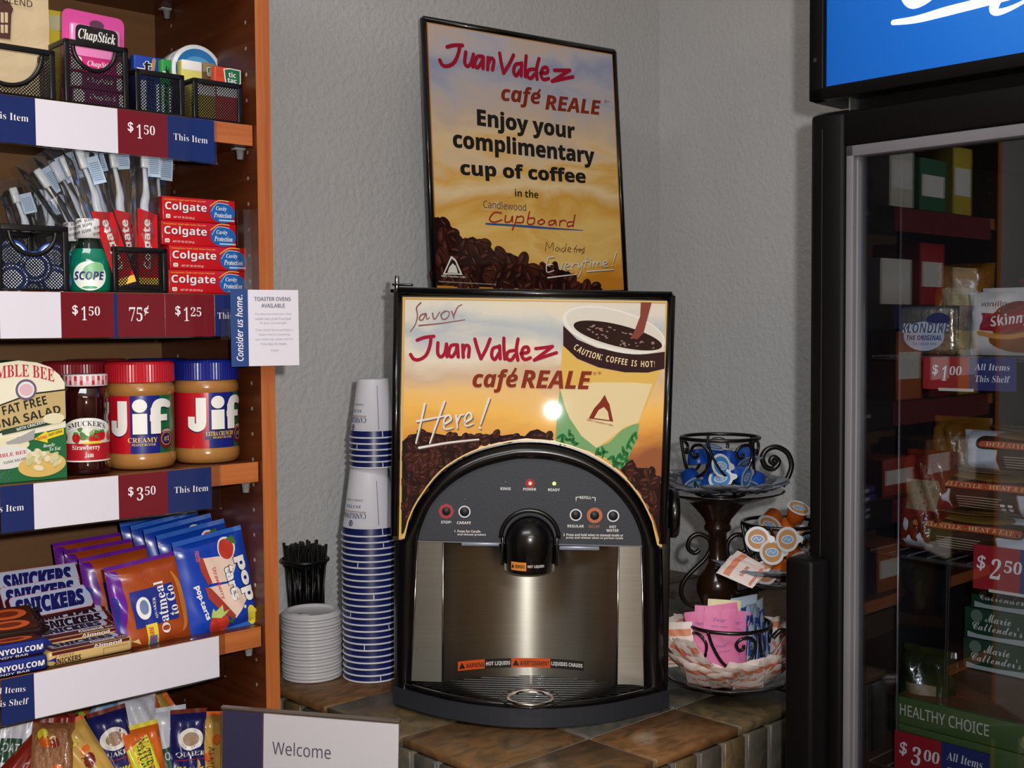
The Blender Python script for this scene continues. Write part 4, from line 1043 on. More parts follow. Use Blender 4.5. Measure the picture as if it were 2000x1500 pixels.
for i, (px, py, d, rz, rx, ry, lab) in enumerate(((292, 1180, .042, -4, -10, -6, 'orange oatmeal pouch at front with a purple crimped top'), (240, 1161, .115, -4, -12, -5, 'orange oatmeal pouch second from the front'),
        (208, 1146, .160, -2, -14, -3, 'orange oatmeal pouch third from the front, purple seam showing'), (184, 1132, .195, 0, -14, -2, 'rearmost orange oatmeal pouch of the row'))):
    oatmeal(mid(px, py, d, radians(rz), radians(rx), radians(ry)), lab, 20 + i)

PTB = mat('103fae', .26, coat=.5, name='pastry_blue'); PTL = mat('2c66c4', .26, coat=.5, name='pastry_blue_light'); PTK = mat('0e1d52', .4, name='pastry_navy'); ICE = mat('e9cdbb', .4, name='icing'); JAM = mat('a8392a', .4, name='jam'); STR = mat('c33a2a', .35, name='strawberry'); LEAF = mat('3f6e34', .5, name='berry_leaf')
def pastry(M, label, seed):
    w, h = .094, .126
    t = thing('toaster_pastry_pouch', label, 'snack pouch', M, 'blue toaster pastry pouches'); fn = pouch_fn(w, h, .016, .09, seed, .3)
    mb = MB(); pouch(mb, fn, PTB, PTL, crimp=.1); mb.build('pouch_body', t)
    mb = MB(); f = face_pouch(fn, w, h); L = .006
    for P, m, o in (([(-.020, .036), (.004, .033), (.032, .026), (.016, -.001), (-.016, .003)], ICE, .0004), ([(-.019, -.001), (.016, -.003), (.036, -.026), (.013, -.048), (-.002, -.026)], ICE, .0004),
                    ([(-.023, .038), (-.017, .036), (-.013, .016), (-.010, .003), (-.017, .002), (-.022, .02)], JAM, .0007), ([(-.022, .0), (-.015, -.002), (-.001, -.023), (.013, -.044), (.010, -.050), (-.008, -.032), (-.020, -.014)], JAM, .0007)):
        mb.poly(P, f, m, o, L)
    mb.oval(.018, .040, .013, .0145, f, PAPERW, .0006, 20, L); mb.oval(.0175, .0392, .0112, .0128, f, STR, .0009, 20, L); mb.poly([(.021, .052), (.031, .054), (.033, .042), (.026, .045)], f, LEAF, .0012, L)
    for s, x, z, ww, hh in (('pop', .0245, .026, .058, .0155), ('tarts', .0095, .018, .044, .0115)):
        mb.text(s, f, PTK, x - .0008, z + .0008, ww + .0012, hh + .001, 'b', rot=-pi / 2 + .06, off=.0009, fat=.07, lim=L); mb.text(s, f, PAPERW, x, z, ww, hh, 'b', rot=-pi / 2 + .06, off=.0013, fat=.035, lim=L)
    mb.oval(.0275, -.037, .0022, .0022, f, PAPERW, .0013)
    mb.text('Strawberry', f, RB, -.0095, .021, .042, .0068, 's', rot=-pi / 2 + .16, off=.0009, lim=L, fat=.012)
    mb.text('pop-tarts', f, PAPERW, -.036, .004, .044, .008, 'b', rot=-pi / 2 + .12, off=.0009, fat=.03, lim=L); mb.text('FROSTED', f, mat('d86a7a', .4, name='berry_pink'), -.026, .046, .013, .005, 'b', rot=-pi / 2, off=.0009, lim=L)
    mb.oval(-.012, -.048, .014, .013, f, STR, .0006, 20, L); mb.poly([(-.022, -.038), (-.016, -.028), (-.011, -.036), (-.004, -.026), (-.004, -.037), (.006, -.034), (-.008, -.042)], f, mat('b9c86a', .5, name='leaf_bright'), .0009, L); mb.poly([(.0, -.05), (.01, -.042), (.008, -.052), (.014, -.054)], f, LEAF, .001, L)
    mb.oval(.036, -.050, .0065, .0125, f, mat('e2d23a', .4, name='seal_yellow'), .0007, 20, L)
    mb.build('label', t); return t
for i, (px, py, d, lab) in enumerate(((424, 1139, .036, 'blue toaster pastry pouch at front showing its strawberry'), (392, 1124, .072, 'blue toaster pastry pouch second from the front'), (366, 1112, .105, 'blue toaster pastry pouch third from the front'),
        (340, 1103, .138, 'blue toaster pastry pouch second from the back'), (318, 1096, .17, 'rearmost blue toaster pastry pouch of the row'))):
    pastry(mid(px, py, d, radians(-2), radians(-9), radians(-7)), lab, 40 + i)

# ---------------- fifth shelf: heap of granola bars
NVG = mat('8fae2f', .3, coat=.4, name='valley_green'); NVY = mat('d6cf3a', .3, coat=.4, name='valley_yellow'); NVB = mat('a2541f', .3, coat=.5, name='valley_brown'); NVO = mat('d4641f', .3, coat=.5, name='valley_orange'); KSW = mat('c9cbd6', .3, coat=.4, name='pouch_white'); KSB = mat('7fa3cc', .3, coat=.4, name='pouch_skyblue')
GOLD = mat('c29a4c', .25, coat=.5, name='pouch_gold'); RBR = mat('7a2014', .25, coat=.6, name='pouch_redbrown'); QN = mat('1c1f5e', .3, coat=.4, name='chewy_navy'); QR = mat('b02018', .3, coat=.4, name='chewy_red'); DKG = mat('1f4a34', .4, name='square_green'); KHK = mat('9a9a62', .35, coat=.3, name='pouch_khaki')
def granola(M, label, kind, seed, w=.046, h=.116):
    t = thing('granola_bar', label, 'granola bar', M, 'heap of granola bars on the lowest shelf'); fn = pouch_fn(w, h, .021, .09, seed, .55)
    a, b = {'valley': (NVB, NVG), 'valley_o': (NVO, NVY), 'white': (KSW, KSW), 'sky': (KSB, KSW), 'gold': (GOLD, NVO), 'red': (RBR, RBR), 'chewy': (QN, mat('6e2a1a', .3, coat=.4, name='chewy_brown')), 'khaki': (KHK, RBR), 'cluster': (mat('8a5a34', .5, coat=.3, bump=.8, bscale=160, name='oat_cluster'), RBR)}[kind]
    mb = MB(); pouch(mb, fn, a, b, 12, 22, crimp=.1); mb.build('pouch_body', t)
    mb = MB(); f = face_pouch(fn, w, h); L = .005; rnd = random.Random(seed)
    if kind.startswith('valley'):
        m = NVG if kind == 'valley' else NVY
        mb.poly([(-.021, .03), (.004, .044), (.012, .03), (.014, -.002), (.006, -.044), (-.008, -.05), (-.012, -.01)], f, m, .0004, L)
        mb.text('NATURE VALLEY', f, DKG, -.011, .040, .082, .015, 'sb', rot=-pi / 2 + .12, off=.0008, lim=L)
        mb.oval(.015, -.03, .007, .018, f, NVO if kind == 'valley' else REDP, .0004, 16, L)
    elif kind in ('white', 'sky'):
        mb.poly([(-.015, .008), (.009, .012), (.012, -.014), (-.012, -.018)], f, DKG, .0005, L); mb.text('OAT', f, KSW, -.010, -.006, .018, .010, 'b', off=.0009, lim=L, rot=.1)
        if kind == 'sky': mb.poly([(-.02, .02), (.02, .012), (.02, .03), (-.02, .036)], f, KSW, .0005, L)
    elif kind == 'chewy':
        mb.rect(-.022, -.056, .022, -.026, f, QR, .0004, L); mb.oval(0, .022, .0165, .0135, f, PAPERW, .0006, 24, L); mb.oval(0, .022, .0105, .0085, f, mat('a58a72', .5, name='oval_tan'), .001, 18, L)
        mb.text('QUAKER', f, PAPERW, -.018, .0005, .036, .0068, 'sb', off=.0009, lim=L); mb.rect(-.018, -.003, .018, -.002, f, QR, .0008, L)
        mb.text('Chewy', f, NVY, -.018, -.022, .036, .0125, 'bi', off=.0009, lim=L, fat=.01); mb.text('Granola Bar', f, PAPERW, -.014, -.034, .03, .005, 'si', off=.0009, lim=L)
    else:
        for i in range(6):
            c = (NVY, NVO, mat('e6d3a0', .4, name='oat_pale'), RBR)[i % 4]
            mb.oval(rnd.uniform(-.014, .014), rnd.uniform(-.04, .04), rnd.uniform(.004, .009), rnd.uniform(.003, .008), f, c, .0004 + i * .0002, 12, L, rnd.uniform(0, 3))
        if kind == 'gold': mb.text('ALMOND', f, mat('6a3a18', .5, name='ink_rust'), -.006, .016, .046, .009, 's', rot=-pi / 2, off=.0018, lim=L)
    mb.build('label', t); return t
GR = [(20, 1462, .075, 0, -20, 22, 'white', 'white granola bar pouch with a green square at far left of the heap'), (80, 1412, .12, 0, -25, -60, 'red', 'glossy red-brown granola pouch lying highest at left'),
      (78, 1474, .055, 5, -25, 52, 'red', 'crinkled red-brown pouch with silver glints at the left front'), (124, 1450, .085, 0, -22, -32, 'valley', 'brown granola pouch with a long green banner, front of a pair'),
      (150, 1418, .125, 0, -20, -24, 'valley', 'brown granola pouch with a green banner, back of a pair'), (100, 1505, .035, 0, -25, 10, 'cluster', 'brown oat cluster pouch at the heap front'),
      (175, 1500, .035, 0, -20, -24, 'gold', 'gold granola pouch at the heap front'), (184, 1448, .095, 0, -20, 38, 'sky', 'pale blue pouch left of the navy chewy bar'),
      (206, 1405, .165, 0, -15, 55, 'khaki', 'khaki pouch furthest back in the heap'), (252, 1408, .145, 0, -18, 62, 'gold', 'orange and gold pouch lying across the heap top'),
      (318, 1420, .13, 0, -18, -42, 'sky', 'pale blue pouch leaning right above the heap'), (226, 1478, .058, 0, -14, -7, 'chewy', 'navy chewy granola pouch in the middle of the heap'),
      (268, 1447, .08, 0, -16, 5, 'white', 'white pouch right of the middle navy one'), (300, 1450, .10, 0, -18, -14, 'valley_o', 'orange pouch with a yellow banner behind the white one'),
      (286, 1508, .04, 0, -15, -4, 'valley_o', 'orange pouch with a yellow banner at the heap front'), (333, 1473, .072, 0, -14, 2, 'white', 'white pouch left of the right-hand navy one'),
      (367, 1478, .058, 0, -12, 6, 'chewy', 'navy chewy granola pouch nearest the welcome sign'), (408, 1482, .055, 0, -12, 9, 'gold', 'gold granola pouch between navy pouch and welcome sign')]
for i, (px, py, d, rz, rx, ry, kind, lab) in enumerate(GR):
    granola(mid(px, py, d, radians(rz - 10), radians(rx), radians(ry)), lab, kind, 70 + i)

# ---------------- the part of the bookcase left of the picture (it shows in the freezer door)
def plain_box(k, u, d, w, dp, h, m, label, band=None):
    t = thing('food_carton', label, 'food carton', FB.at(u, d, SH[k] + EPS), 'cartons on the left half of the bookcase')
    mb = MB(); mb.b2((-w / 2, 0, 0), (w / 2, dp, h), m, r=.001); mb.build('carton', t)
    mb = MB(); mb.rect(-w * .42, h * .3, w * .42, h * .7, face_y(0), band or PAPERW); mb.build('label', t)
for k, u, w, h, m, lab in ((1, -.52, .10, .15, 'd8d2c4', 'cream carton'), (1, -.66, .12, .12, '2f6a45', 'green carton'), (1, -.80, .09, .16, 'c9b431', 'yellow carton'), (2, -.50, .13, .10, 'e6e2da', 'white carton'), (2, -.66, .11, .14, 'b8202a', 'red carton'), (2, -.82, .12, .09, 'd8c9a0', 'tan carton'),
                           (3, -.56, .11, .15, 'c9642a', 'orange carton'), (3, -.70, .10, .13, '7a2018', 'maroon carton'), (3, -.84, .10, .15, 'c9a23a', 'gold carton'), (4, -.52, .14, .08, 'a83a2a', 'low rust carton'), (4, -.70, .12, .11, '8a5a2a', 'brown carton'), (4, -.84, .09, .10, 'd8d0c0', 'low cream carton'), (5, -.5, .14, .1, 'b0602a', 'wide rust carton'), (5, -.7, .14, .12, '6a6a2a', 'olive carton')):
    plain_box(k, u, .03, w, .12, h, mat(m, .45), lab + ' on the left half of the bookcase, shelf ' + ('two', 'three', 'four', 'five', 'six')[k - 1] + ' from the top')

# ================================================================== COFFEE MACHINE
FM = Fr(TR(.024, 1.70, COUNTER + .004) @ RZ(radians(-1)) @ RY(.016))
qm = lambda X, Y, y=0.: (lambda p: (p.x, p.z))(FM.px(X, Y, y))
c2 = lambda X, Y: (740 + X / 3.3333, 540 + Y / 3.3333)          # crops of the photograph used for measuring
cb = lambda X, Y: (780 + X / 3.7037, 820 + Y / 3.7037)
BPL = mat('0c0b0c', .25, 0, .5, coat=.25, name='machine_black'); BMAT = mat('17171a', .5, 0, .5, name='machine_black_matt'); CPAN = mat('33363f', .5, 0, .4, name='panel_charcoal', bump=.12, bscale=700)
STEEL = noisy('brushed_steel', [(.3, '979389'), (.7, '9e9a90')], (3, 3, 400), 4, .29, .0, None, .5, metal=1.)
_b = STEEL.node_tree.nodes['Principled BSDF']; _b.inputs['Anisotropic'].default_value = .93; _b.inputs['Anisotropic Rotation'].default_value = .25
_tg = STEEL.node_tree.nodes.new('ShaderNodeTangent'); _tg.direction_type = 'UV_MAP'; STEEL.node_tree.links.new(_tg.outputs[0], _b.inputs['Tangent'])
def steel_uv(o):
    me = o.data; uv = me.uv_layers.new(name='grain')
    for l in me.loops: c = me.vertices[l.vertex_index].co; uv.data[l.index].uv = (c.x * 2 + .5, c.z * 2)
cm = thing('coffee_dispenser', 'black and steel coffee dispenser with a lit sunset sign', 'coffee machine', FM.M)
mb = MB()
W_ = .186
mb.b2((-W_, .02, .03), (-W_ + .014, .30, .26), BMAT, r=.004); mb.b2((W_ - .014, .02, .03), (W_, .30, .26), BMAT, r=.004)
mb.b2((-W_, .03, .255), (W_, .30, .596), BMAT, r=.008); mb.b2((-W_, .075, .0), (W_, .30, .27), BMAT, r=.004)
mb.build('body', cm)
# base and drip tray
def zprism(mb, P, z0, z1, m, top=None, M=None):
    n = len(P); ar = sum(P[i][0] * P[(i + 1) % n][1] - P[(i + 1) % n][0] * P[i][1] for i in range(n))
    if ar < 0: P = P[::-1]
    V = [(x, y, z0) for x, y in P] + [(x, y, z1) for x, y in P]
    mb.add(V, [tuple(range(n - 1, -1, -1))], m, M); mb.add(V, [tuple(range(n, 2 * n))], top or m, M)
    mb.add(V, [(i, (i + 1) % n, (i + 1) % n + n, i + n) for i in range(n)], m, M)
def bow(hw, y0, dep, n=28): return [(-hw + 2 * hw * i / n, y0 - dep * (1 - (2 * i / n - 1) ** 2)) for i in range(n + 1)]
mb = MB(); fb_ = bow(.200, -.004, .098)
zprism(mb, fb_ + [(.200, .30), (-.200, .30)], .0, .026, mat('2b2d33', .45, 0, .4, name='tray_charcoal'), BPL)
for i in range(4): mb.cyl(.016, -.0045, .001, BMAT, TR(*( (-.16, .03, 0), (.16, .03, 0), (-.16, .27, 0), (.16, .27, 0))[i]), 14)
mb.build('base', cm)
mb = MB(); P = [(x, y, .0275) for x, y in bow(.182, -.006, .085)]; mb.tube(P, .0042, BPL, SC(1, 1, 1), 10); mb.build('tray_lip', cm)
mb = MB(); zprism(mb, bow(.180, -.006, .083) + [(.180, .07), (-.180, .07)], .0262, .0272, mat('060606', .3, name='tray_well')); mb.build('drip_well', cm)
mb = MB()
for i in range(13):
    y = -.078 + i * .0105
    xx = .176 * sqrt(max(0.02, 1 - max(0, (-.006 - y)) / .086)) if y < -.006 else .176
    mb.tube([(-xx, y + .006, .0295), (-xx * .5, y, .0297), (0, y - .001, .0297), (xx * .5, y, .0297), (xx, y + .006, .0295)], .0021, BPL, None, 6)
mb.b2((-.0018, -.03, .0285), (.0018, .06, .0312), BPL); mb.build('drip_grate', cm)
pr = FM.px(1036, 1364, .031, 2)
mb = MB(); mb.lathe([(.0285, -.002), (.033, -.001), (.0335, .0015), (.0315, .0028), (.0285, .002), (.0275, -.001)], mat('d8d4d0', .15, 1., name='chrome_ring'), TR(pr.x, pr.y, .031), 40)
mb.lathe([(.0, -.0025), (.0285, -.0015)], BPL, TR(pr.x, pr.y, .031), 32); mb.lathe([(.041, .0005), (.043, .001), (.0425, -.0005)], BPL, TR(pr.x, pr.y, .031), 36); mb.build('grate_ring', cm)
# stainless: two flat cheeks and a hollow back
for P in (((815, 1058), (866, 1059), (864, 1332), (801, 1329)), ((1208, 1067), (1253, 1067), (1260, 1343), (1204, 1341))):
    mb = MB(); mb.prism([qm(*p) for p in P], -.0015, .004, STEEL); steel_uv(mb.build('steel_cheek', cm))
xl, zt_ = qm(866, 1060); xr, _ = qm(1207, 1067); zbs = qm(866, 1332)[1]
sag = .036; hw_ = (xr - xl) / 2; Rb = (hw_ ** 2 + sag ** 2) / (2 * sag); xc = (xl + xr) / 2; am = math.asin(hw_ / Rb)
mb = MB(); V, Fc = [], []; n = 64
for i in range(n + 1):
    a = -am + 2 * am * i / n; x, y = xc + Rb * sin(a), (sag - Rb) + Rb * cos(a)
    V += [(x, y, zbs - .001), (x, y, zt_ + .02)]
for i in range(n): Fc.append((2 * i, 2 * i + 2, 2 * i + 3, 2 * i + 1))
mb.add(V, Fc, STEEL, None, True); steel_uv(mb.build('steel_backsplash', cm))
EDGE = mat('c4c0b8', .22, 1., name='highlight_rod')  # thin brighter rods added along the steel edges to give a highlight line
for (Xa, Ya), (Xb, Yb) in (((866, 1060), (864.5, 1331)), ((1208, 1068), (1204, 1340)), ((816, 1058), (802, 1328)), ((1252.5, 1068), (1259, 1341))):
    a, b = qm(Xa, Ya), qm(Xb, Yb); mb = MB(); mb.tube([(a[0], -.0012, a[1]), (b[0], -.0012, b[1])], .0016, EDGE, None, 8); mb.build('highlight_rod', cm)
def face_back(a, b, off=0.):
    t = (a - xc) / Rb; return (xc + (Rb - off) * sin(t), sag - Rb + (Rb - off) * cos(t), b)
mb = MB(); WO = mat('d9541f', .4, name='warning_orange')
za, zb2 = qm(1020, 1303, sag)[1], qm(1020, 1285, sag)[1]; hgt = zb2 - za; k = 2320 / 1.735
xs_ = [(X - 1037) / k * 1.02 + xc for X in (895, 950, 1002, 1078, 1144)]
for i in range(4): mb.rect(xs_[i], za, xs_[i + 1] - .0004, zb2, face_back, WO if i % 2 == 0 else BLKP, .0005, .01)
for i, (s, m) in enumerate((('WARNING', BLKP), ('HOT LIQUIDS', PAPERW), ('AVERTISSEMENT', BLKP), ('LIQUIDES CHAUDS', PAPERW))):
    x0 = xs_[i] + (.0125 if i % 2 == 0 else .0015); x1 = xs_[i + 1] - .002
    mb.text(s, face_back, m, x0, za + hgt * .22, x1 - x0, hgt * .5, 'b', off=.001, lim=.01)
    if i % 2 == 0: mb.poly([(xs_[i] + .0015, za + hgt * .2), (xs_[i] + .0115, za + hgt * .2), (xs_[i] + .0065, za + hgt * .85)], face_back, BLKP, .0009)
mb.build('warning_strip', cm)
# control panel
inner = [(816.5, 1054), (824, 1027), (845, 982), (884, 943), (935, 914.5), (995, 898), (1031, 895), (1085, 899.5), (1145, 919), (1196, 955), (1232, 1000), (1250, 1042), (1253.6, 1066)]
outer = [(775, 1056), (797, 1018), (815, 979), (860, 920.5), (920, 883), (980, 865), (1028, 859), (1085, 863.5), (1145, 883), (1208, 922), (1250, 970), (1274, 1018), (1293, 1070)]
ip = [(p.x, p.y) for p in catmull([(*qm(*p), 0) for p in inner], 5)]
mb = MB(); mb.prism(ip, -.0018, .03, CPAN)
mb.prism([qm(815.5, 1055), qm(1254, 1065.5), qm(1254, 1068), qm(815.5, 1057.5)], -.0026, .0, mat('7d8087', .35, .6, name='panel_trim')); mb.build('control_panel', cm)
pf = face_y(-.0018)
def ptext(s, X, Y, w, h, m=PAPERW, sty='b'):
    a = qm(*cb(X - w / 2, Y + h / 2)); b = qm(*cb(X + w / 2, Y + h / 2)); c = qm(*cb(X - w / 2, Y - h / 2))
    mb.text(s, pf, m, a[0], a[1], b[0] - a[0], c[1] - a[1], sty)
mb = MB(); DEC = mat('b5673a', .4, name='panel_orange')
for s, X, Y, w in (('RINSE', 769, 496, 74), ('POWER', 943, 500, 94), ('READY', 1118, 504, 86), ('STOP!', 339, 738, 74), ('CARAFE', 467, 742, 100), ('REFILL', 1346, 560, 82), ('REGULAR', 1275, 766, 118), ('HOT', 1543, 772, 50), ('WATER', 1541, 798, 90)): ptext(s, X, Y, w, 20)
ptext('DECAF', 1409, 769, 80, 20, DEC)
for s, X, Y, w in (('1. Press for Carafe', 492, 803, 190), ('and choose product', 523, 828, 206), ('2. Press and hold when in manual mode or', 1402, 828, 432), ('press and release when in portion mode', 1412, 851, 410)): ptext(s, X, Y, w, 19, PAPERW, 'b')
for a, b in (((1278, 580), (1278, 558)), ((1278, 559), (1300, 557)), ((1392, 559), (1416, 561)), ((1416, 561), (1416, 584))): mb.stroke([qm(*cb(*a)), qm(*cb(*b))], .0011, pf, PAPERW)
mb.build('panel_lettering', cm)
GLOW = {'r': mat('ff2a1a', .4, emit=3.0, name='led_red'), 'rc': mat('ffd8c0', .4, emit=6., name='led_red_core'), 'g': mat('9cff5a', .4, emit=3., name='led_green'), 'o': mat('6a6c72', .4, name='led_off')}
for X, Y, r, m in ((769, 452, .0022, 'o'), (946, 458, .0030, 'r'), (1120, 460, .0026, 'g'), (474, 577, .0016, 'o'), (1277, 599, .0016, 'o'), (1413, 601, .0016, 'o')):
    x, z = qm(*cb(X, Y)); mb = MB(); mb.lathe([(r, 0), (r * .9, .0012), (0, .0022)], GLOW[m], TR(x, -.0018, z) @ RX(pi / 2), 16)
    if m == 'r': mb.ring(x, z, r, r * 2.3, pf, mat('8a1a18', .5, name='led_glow_red'), .0002); mb.lathe([(r * .6, .0019), (0, .0026)], GLOW['rc'], TR(x, -.0018, z) @ RX(pi / 2), 12)  # red glow round the power light, painted as a flat ring
    mb.build('indicator_light', cm)
for X, Y, r0, r1, m in ((340, 660, 32, 57, 'a8323a'), (472, 663, 35, 44, 'e6e6ea'), (1276, 686, 35, 44, 'e6e6ea'), (1412, 690, 33, 57, 'c06a3a'), (1546, 693, 35, 44, 'e6e6ea')):
    x, z = qm(*cb(X, Y)); k = .0001976 * 1.0; mb = MB()
    mb.ring(x, z, r0 * k, r1 * k, pf, mat(m, .45), .0004, n=8 if r1 > 50 and X < 400 else 32)
    b = mb.build('button', cm); mb = MB(); mb.lathe([(r0 * k, 0), (r0 * k * .96, .0008), (0, .0006)], mat('1d1e24', .5, name='button_cap'), TR(x, -.0018, z) @ RX(pi / 2), 24); mb.build('button_cap', b)
# arch and columns
inn = [qm(801, 1346), qm(809, 1190)] + ip + [qm(1257, 1200), qm(1261, 1350)]
op = [(p.x, p.y) for p in catmull([(*qm(*p), 0) for p in outer], 5)]
out = [qm(769, 1372), qm(768, 1190)] + op + [qm(1301, 1200), qm(1305, 1374)]
out[2] = qm(769, 1062); out[-3] = qm(1299, 1074)
mb = MB(); V, Fc = [], []; K = 9; n = len(inn)
for (a, b) in zip(inn, out):
    for j in range(K):
        t = j / (K - 1); y = .002 - .020 * (max(0, sin(pi * min(1, t * .92 + .04)))) ** .55 + .012 * t
        V.append((a[0] + (b[0] - a[0]) * t, y, a[1] + (b[1] - a[1]) * t))
for i in range(n - 1):
    for j in range(K - 1): Fc.append((i * K + j, (i + 1) * K + j, (i + 1) * K + j + 1, i * K + j + 1))
mb.add(V, [f[::-1] for f in Fc], BPL, None, True)
for s in (-1, 1): mb.b2((s * .186 - .012, .0, .0265), (s * .186 + .0125, .03, .26), BPL, r=.002)
mb.build('arch_frame', cm)
# spout
xs0, zsb = qm(1034, 1121, -.03); zc = qm(1034, 1062, -.03)[1]; rs = .0362
mb = MB(); prof = [(0, zsb - .001), (rs * .93, zsb - .001), (rs, zsb + .0008), (rs, zc)] + [(rs * cos(a), zc + rs * 1.0 * sin(a)) for a in [pi / 2 * i / 10 for i in range(1, 11)]]
mb.lathe(prof, BPL, TR(xs0, -.002, 0), 48)
for s in (-1, 1): mb.b2((xs0 + s * .039 - .0022, -.012, zsb + .008), (xs0 + s * .039 + .0022, .02, zc + .006), BPL, r=.0015)
mb.tube([(xs0 + .0415 * cos(a), -.006, zc + .004 + .0415 * .96 * sin(a)) for a in [pi * i / 24 for i in range(25)]], .0032, BPL, None, 8)
sp = mb.build('spout_cover', cm)
mb = MB(); f = lambda a, b, off=0.: ((rs + off) * sin(a / rs) + xs0, -.002 - (rs + off) * cos(a / rs), b)
mb.rect(-.0285, zsb + .0055, -.0045, zsb + .0175, f, mat('e58f35', .4, name='label_orange'), .0005, .006); mb.text('WARNING', f, BLKP, -.021, zsb + .009, .0145, .005, 'b', off=.001, lim=.004); mb.poly([(-.0275, zsb + .009), (-.0225, zsb + .009), (-.025, zsb + .0145)], f, BLKP, .001)
mb.text('HOT LIQUIDS', f, PAPERW, -.0025, zsb + .0095, .024, .0045, 'b', off=.0008, lim=.004); mb.build('warning_label', sp)
for X0, X1, Y0, Y1 in ((902, 975, 1059, 1064), (1092, 1170, 1066, 1072)):
    mb = MB(); a, b = qm(X0, Y1, .004), qm(X1, Y0, .004); mb.b2((a[0], -.004, min(a[1], b[1])), (b[0], .02, max(a[1], b[1])), mat('8f97a8', .3, .3, name='light_slot'), r=.0005); mb.build('slot_trim', cm)
# sign panel
FS = Fr(FM.M @ TR(0, -.014, .237) @ RX(-radians(4.8)))
qs = lambda X, Y: (lambda p: (p.x, p.z))(FS.px(X, Y, 0))
arch_s = [(783, 1051), (789.5, 1048), (797, 1018), (815, 979), (860, 920.5), (920, 883), (980, 865), (1028, 859), (1085, 863.5), (1145, 883), (1208, 922), (1250, 970), (1274, 1018), (1284.5, 1060), (1292, 1066)]
ar2 = [(p.x, p.y) for p in catmull([(*qs(*p), 0) for p in arch_s[2:-2]], 4)]
shape = [qs(788.5, 582), qs(1302, 590)] + [qs(1291, 1067), qs(1284.5, 1063)] + ar2[::-1] + [qs(789.5, 1050), qs(781, 1052)]
loc = FS.M; rel = FM.I @ FS.M
sg = MB(); frame_o = [qs(773, 565), qs(1316, 574), qs(1299, 1070), qs(1288, 1072)] + [(x, z - .0035) for x, z in ar2[::-1]] + [qs(786, 1056), qs(767, 1054)]
sg.prism(frame_o, 0, .022, BPL)
for P in ([qs(777, 569), qs(1312, 578)], [qs(1311, 578), qs(1295, 1062)], [qs(777, 570), qs(771, 1046)]):
    sg.tube([(P[0][0], -.001, P[0][1]), (P[1][0], -.001, P[1][1])], .0062, BPL, None, 10)
sp_ = sg.build('sign_panel', cm, rel)
def sky(name, stops, z0, z1, sx=6., sz=22., amt=.3):
    """printed sunset: colour bands by height broken up by streaky noise"""
    m = bpy.data.materials.new(name); m.use_nodes = True; nt = m.node_tree; L = nt.links; b = nt.nodes['Principled BSDF']
    b.inputs['Roughness'].default_value = .5; b.inputs['Specular IOR Level'].default_value = .2; b.inputs['Coat Weight'].default_value = .45; b.inputs['Coat Roughness'].default_value = .03
    tc = nt.nodes.new('ShaderNodeTexCoord'); sp = nt.nodes.new('ShaderNodeSeparateXYZ'); mr = nt.nodes.new('ShaderNodeMapRange')
    mr.inputs['From Min'].default_value = z0; mr.inputs['From Max'].default_value = z1; mr.clamp = False
    mp = nt.nodes.new('ShaderNodeMapping'); mp.inputs['Scale'].default_value = (sx, 1, sz); mp.inputs['Rotation'].default_value = (0, .25, 0)
    n = nt.nodes.new('ShaderNodeTexNoise'); n.inputs['Scale'].default_value = 1; n.inputs['Detail'].default_value = 5; n.inputs['Distortion'].default_value = .6
    ms = nt.nodes.new('ShaderNodeMath'); ms.operation = 'SUBTRACT'; ms.inputs[1].default_value = .5
    mm = nt.nodes.new('ShaderNodeMath'); mm.operation = 'MULTIPLY_ADD'; mm.inputs[1].default_value = amt
    r = nt.nodes.new('ShaderNodeValToRGB'); e = r.color_ramp.elements
    while len(e) < len(stops): e.new(.5)
    for i, (p, h) in enumerate(stops): e[i].position = p; e[i].color = rgb(h)
    L.new(tc.outputs['Object'], sp.inputs[0]); L.new(sp.outputs['Z'], mr.inputs['Value']); L.new(tc.outputs['Object'], mp.inputs[0]); L.new(mp.outputs[0], n.inputs['Vector'])
    L.new(n.outputs['Fac'], ms.inputs[0]); L.new(ms.outputs[0], mm.inputs[0]); L.new(mr.outputs[0], mm.inputs[2]); L.new(mm.outputs[0], r.inputs['Fac']); L.new(r.outputs[0], b.inputs['Base Color'])
    return m
zA, zB = qs(790, 900)[1], qs(790, 585)[1]
SKY1 = sky('sunset_print', [(0., '9a5426'), (.12, 'e39a3c'), (.3, 'fcc258'), (.45, 'f6c67a'), (.56, 'd8b894'), (.68, 'ecdfc8'), (.8, 'b8c0c4'), (.9, 'e2dccd'), (1., 'ecdec2')], zA, zB, 6, 14, .55)
GLD = mat('e0b55c', .3, coat=.3, name='gold_line')
mb = MB(); f = face_y(0); mb.poly(shape, f, GLD, .0004)
cx_, cz_ = 0, 0
ins = [qs(791.5, 585), qs(1299.5, 593), qs(1289, 1060)] + [(x + (.0 if abs(x) < .1 else 0), z + .0028) for x, z in ar2[::-1]] + [qs(784.5, 1047)]
mb.poly(ins, f, SKY1, .0007)
for a, b in zip(shape, shape[1:] + shape[:1]): mb.stroke([a, b], .0022, f, GLD, .0030)
mb.build('sunset_print', sp_)
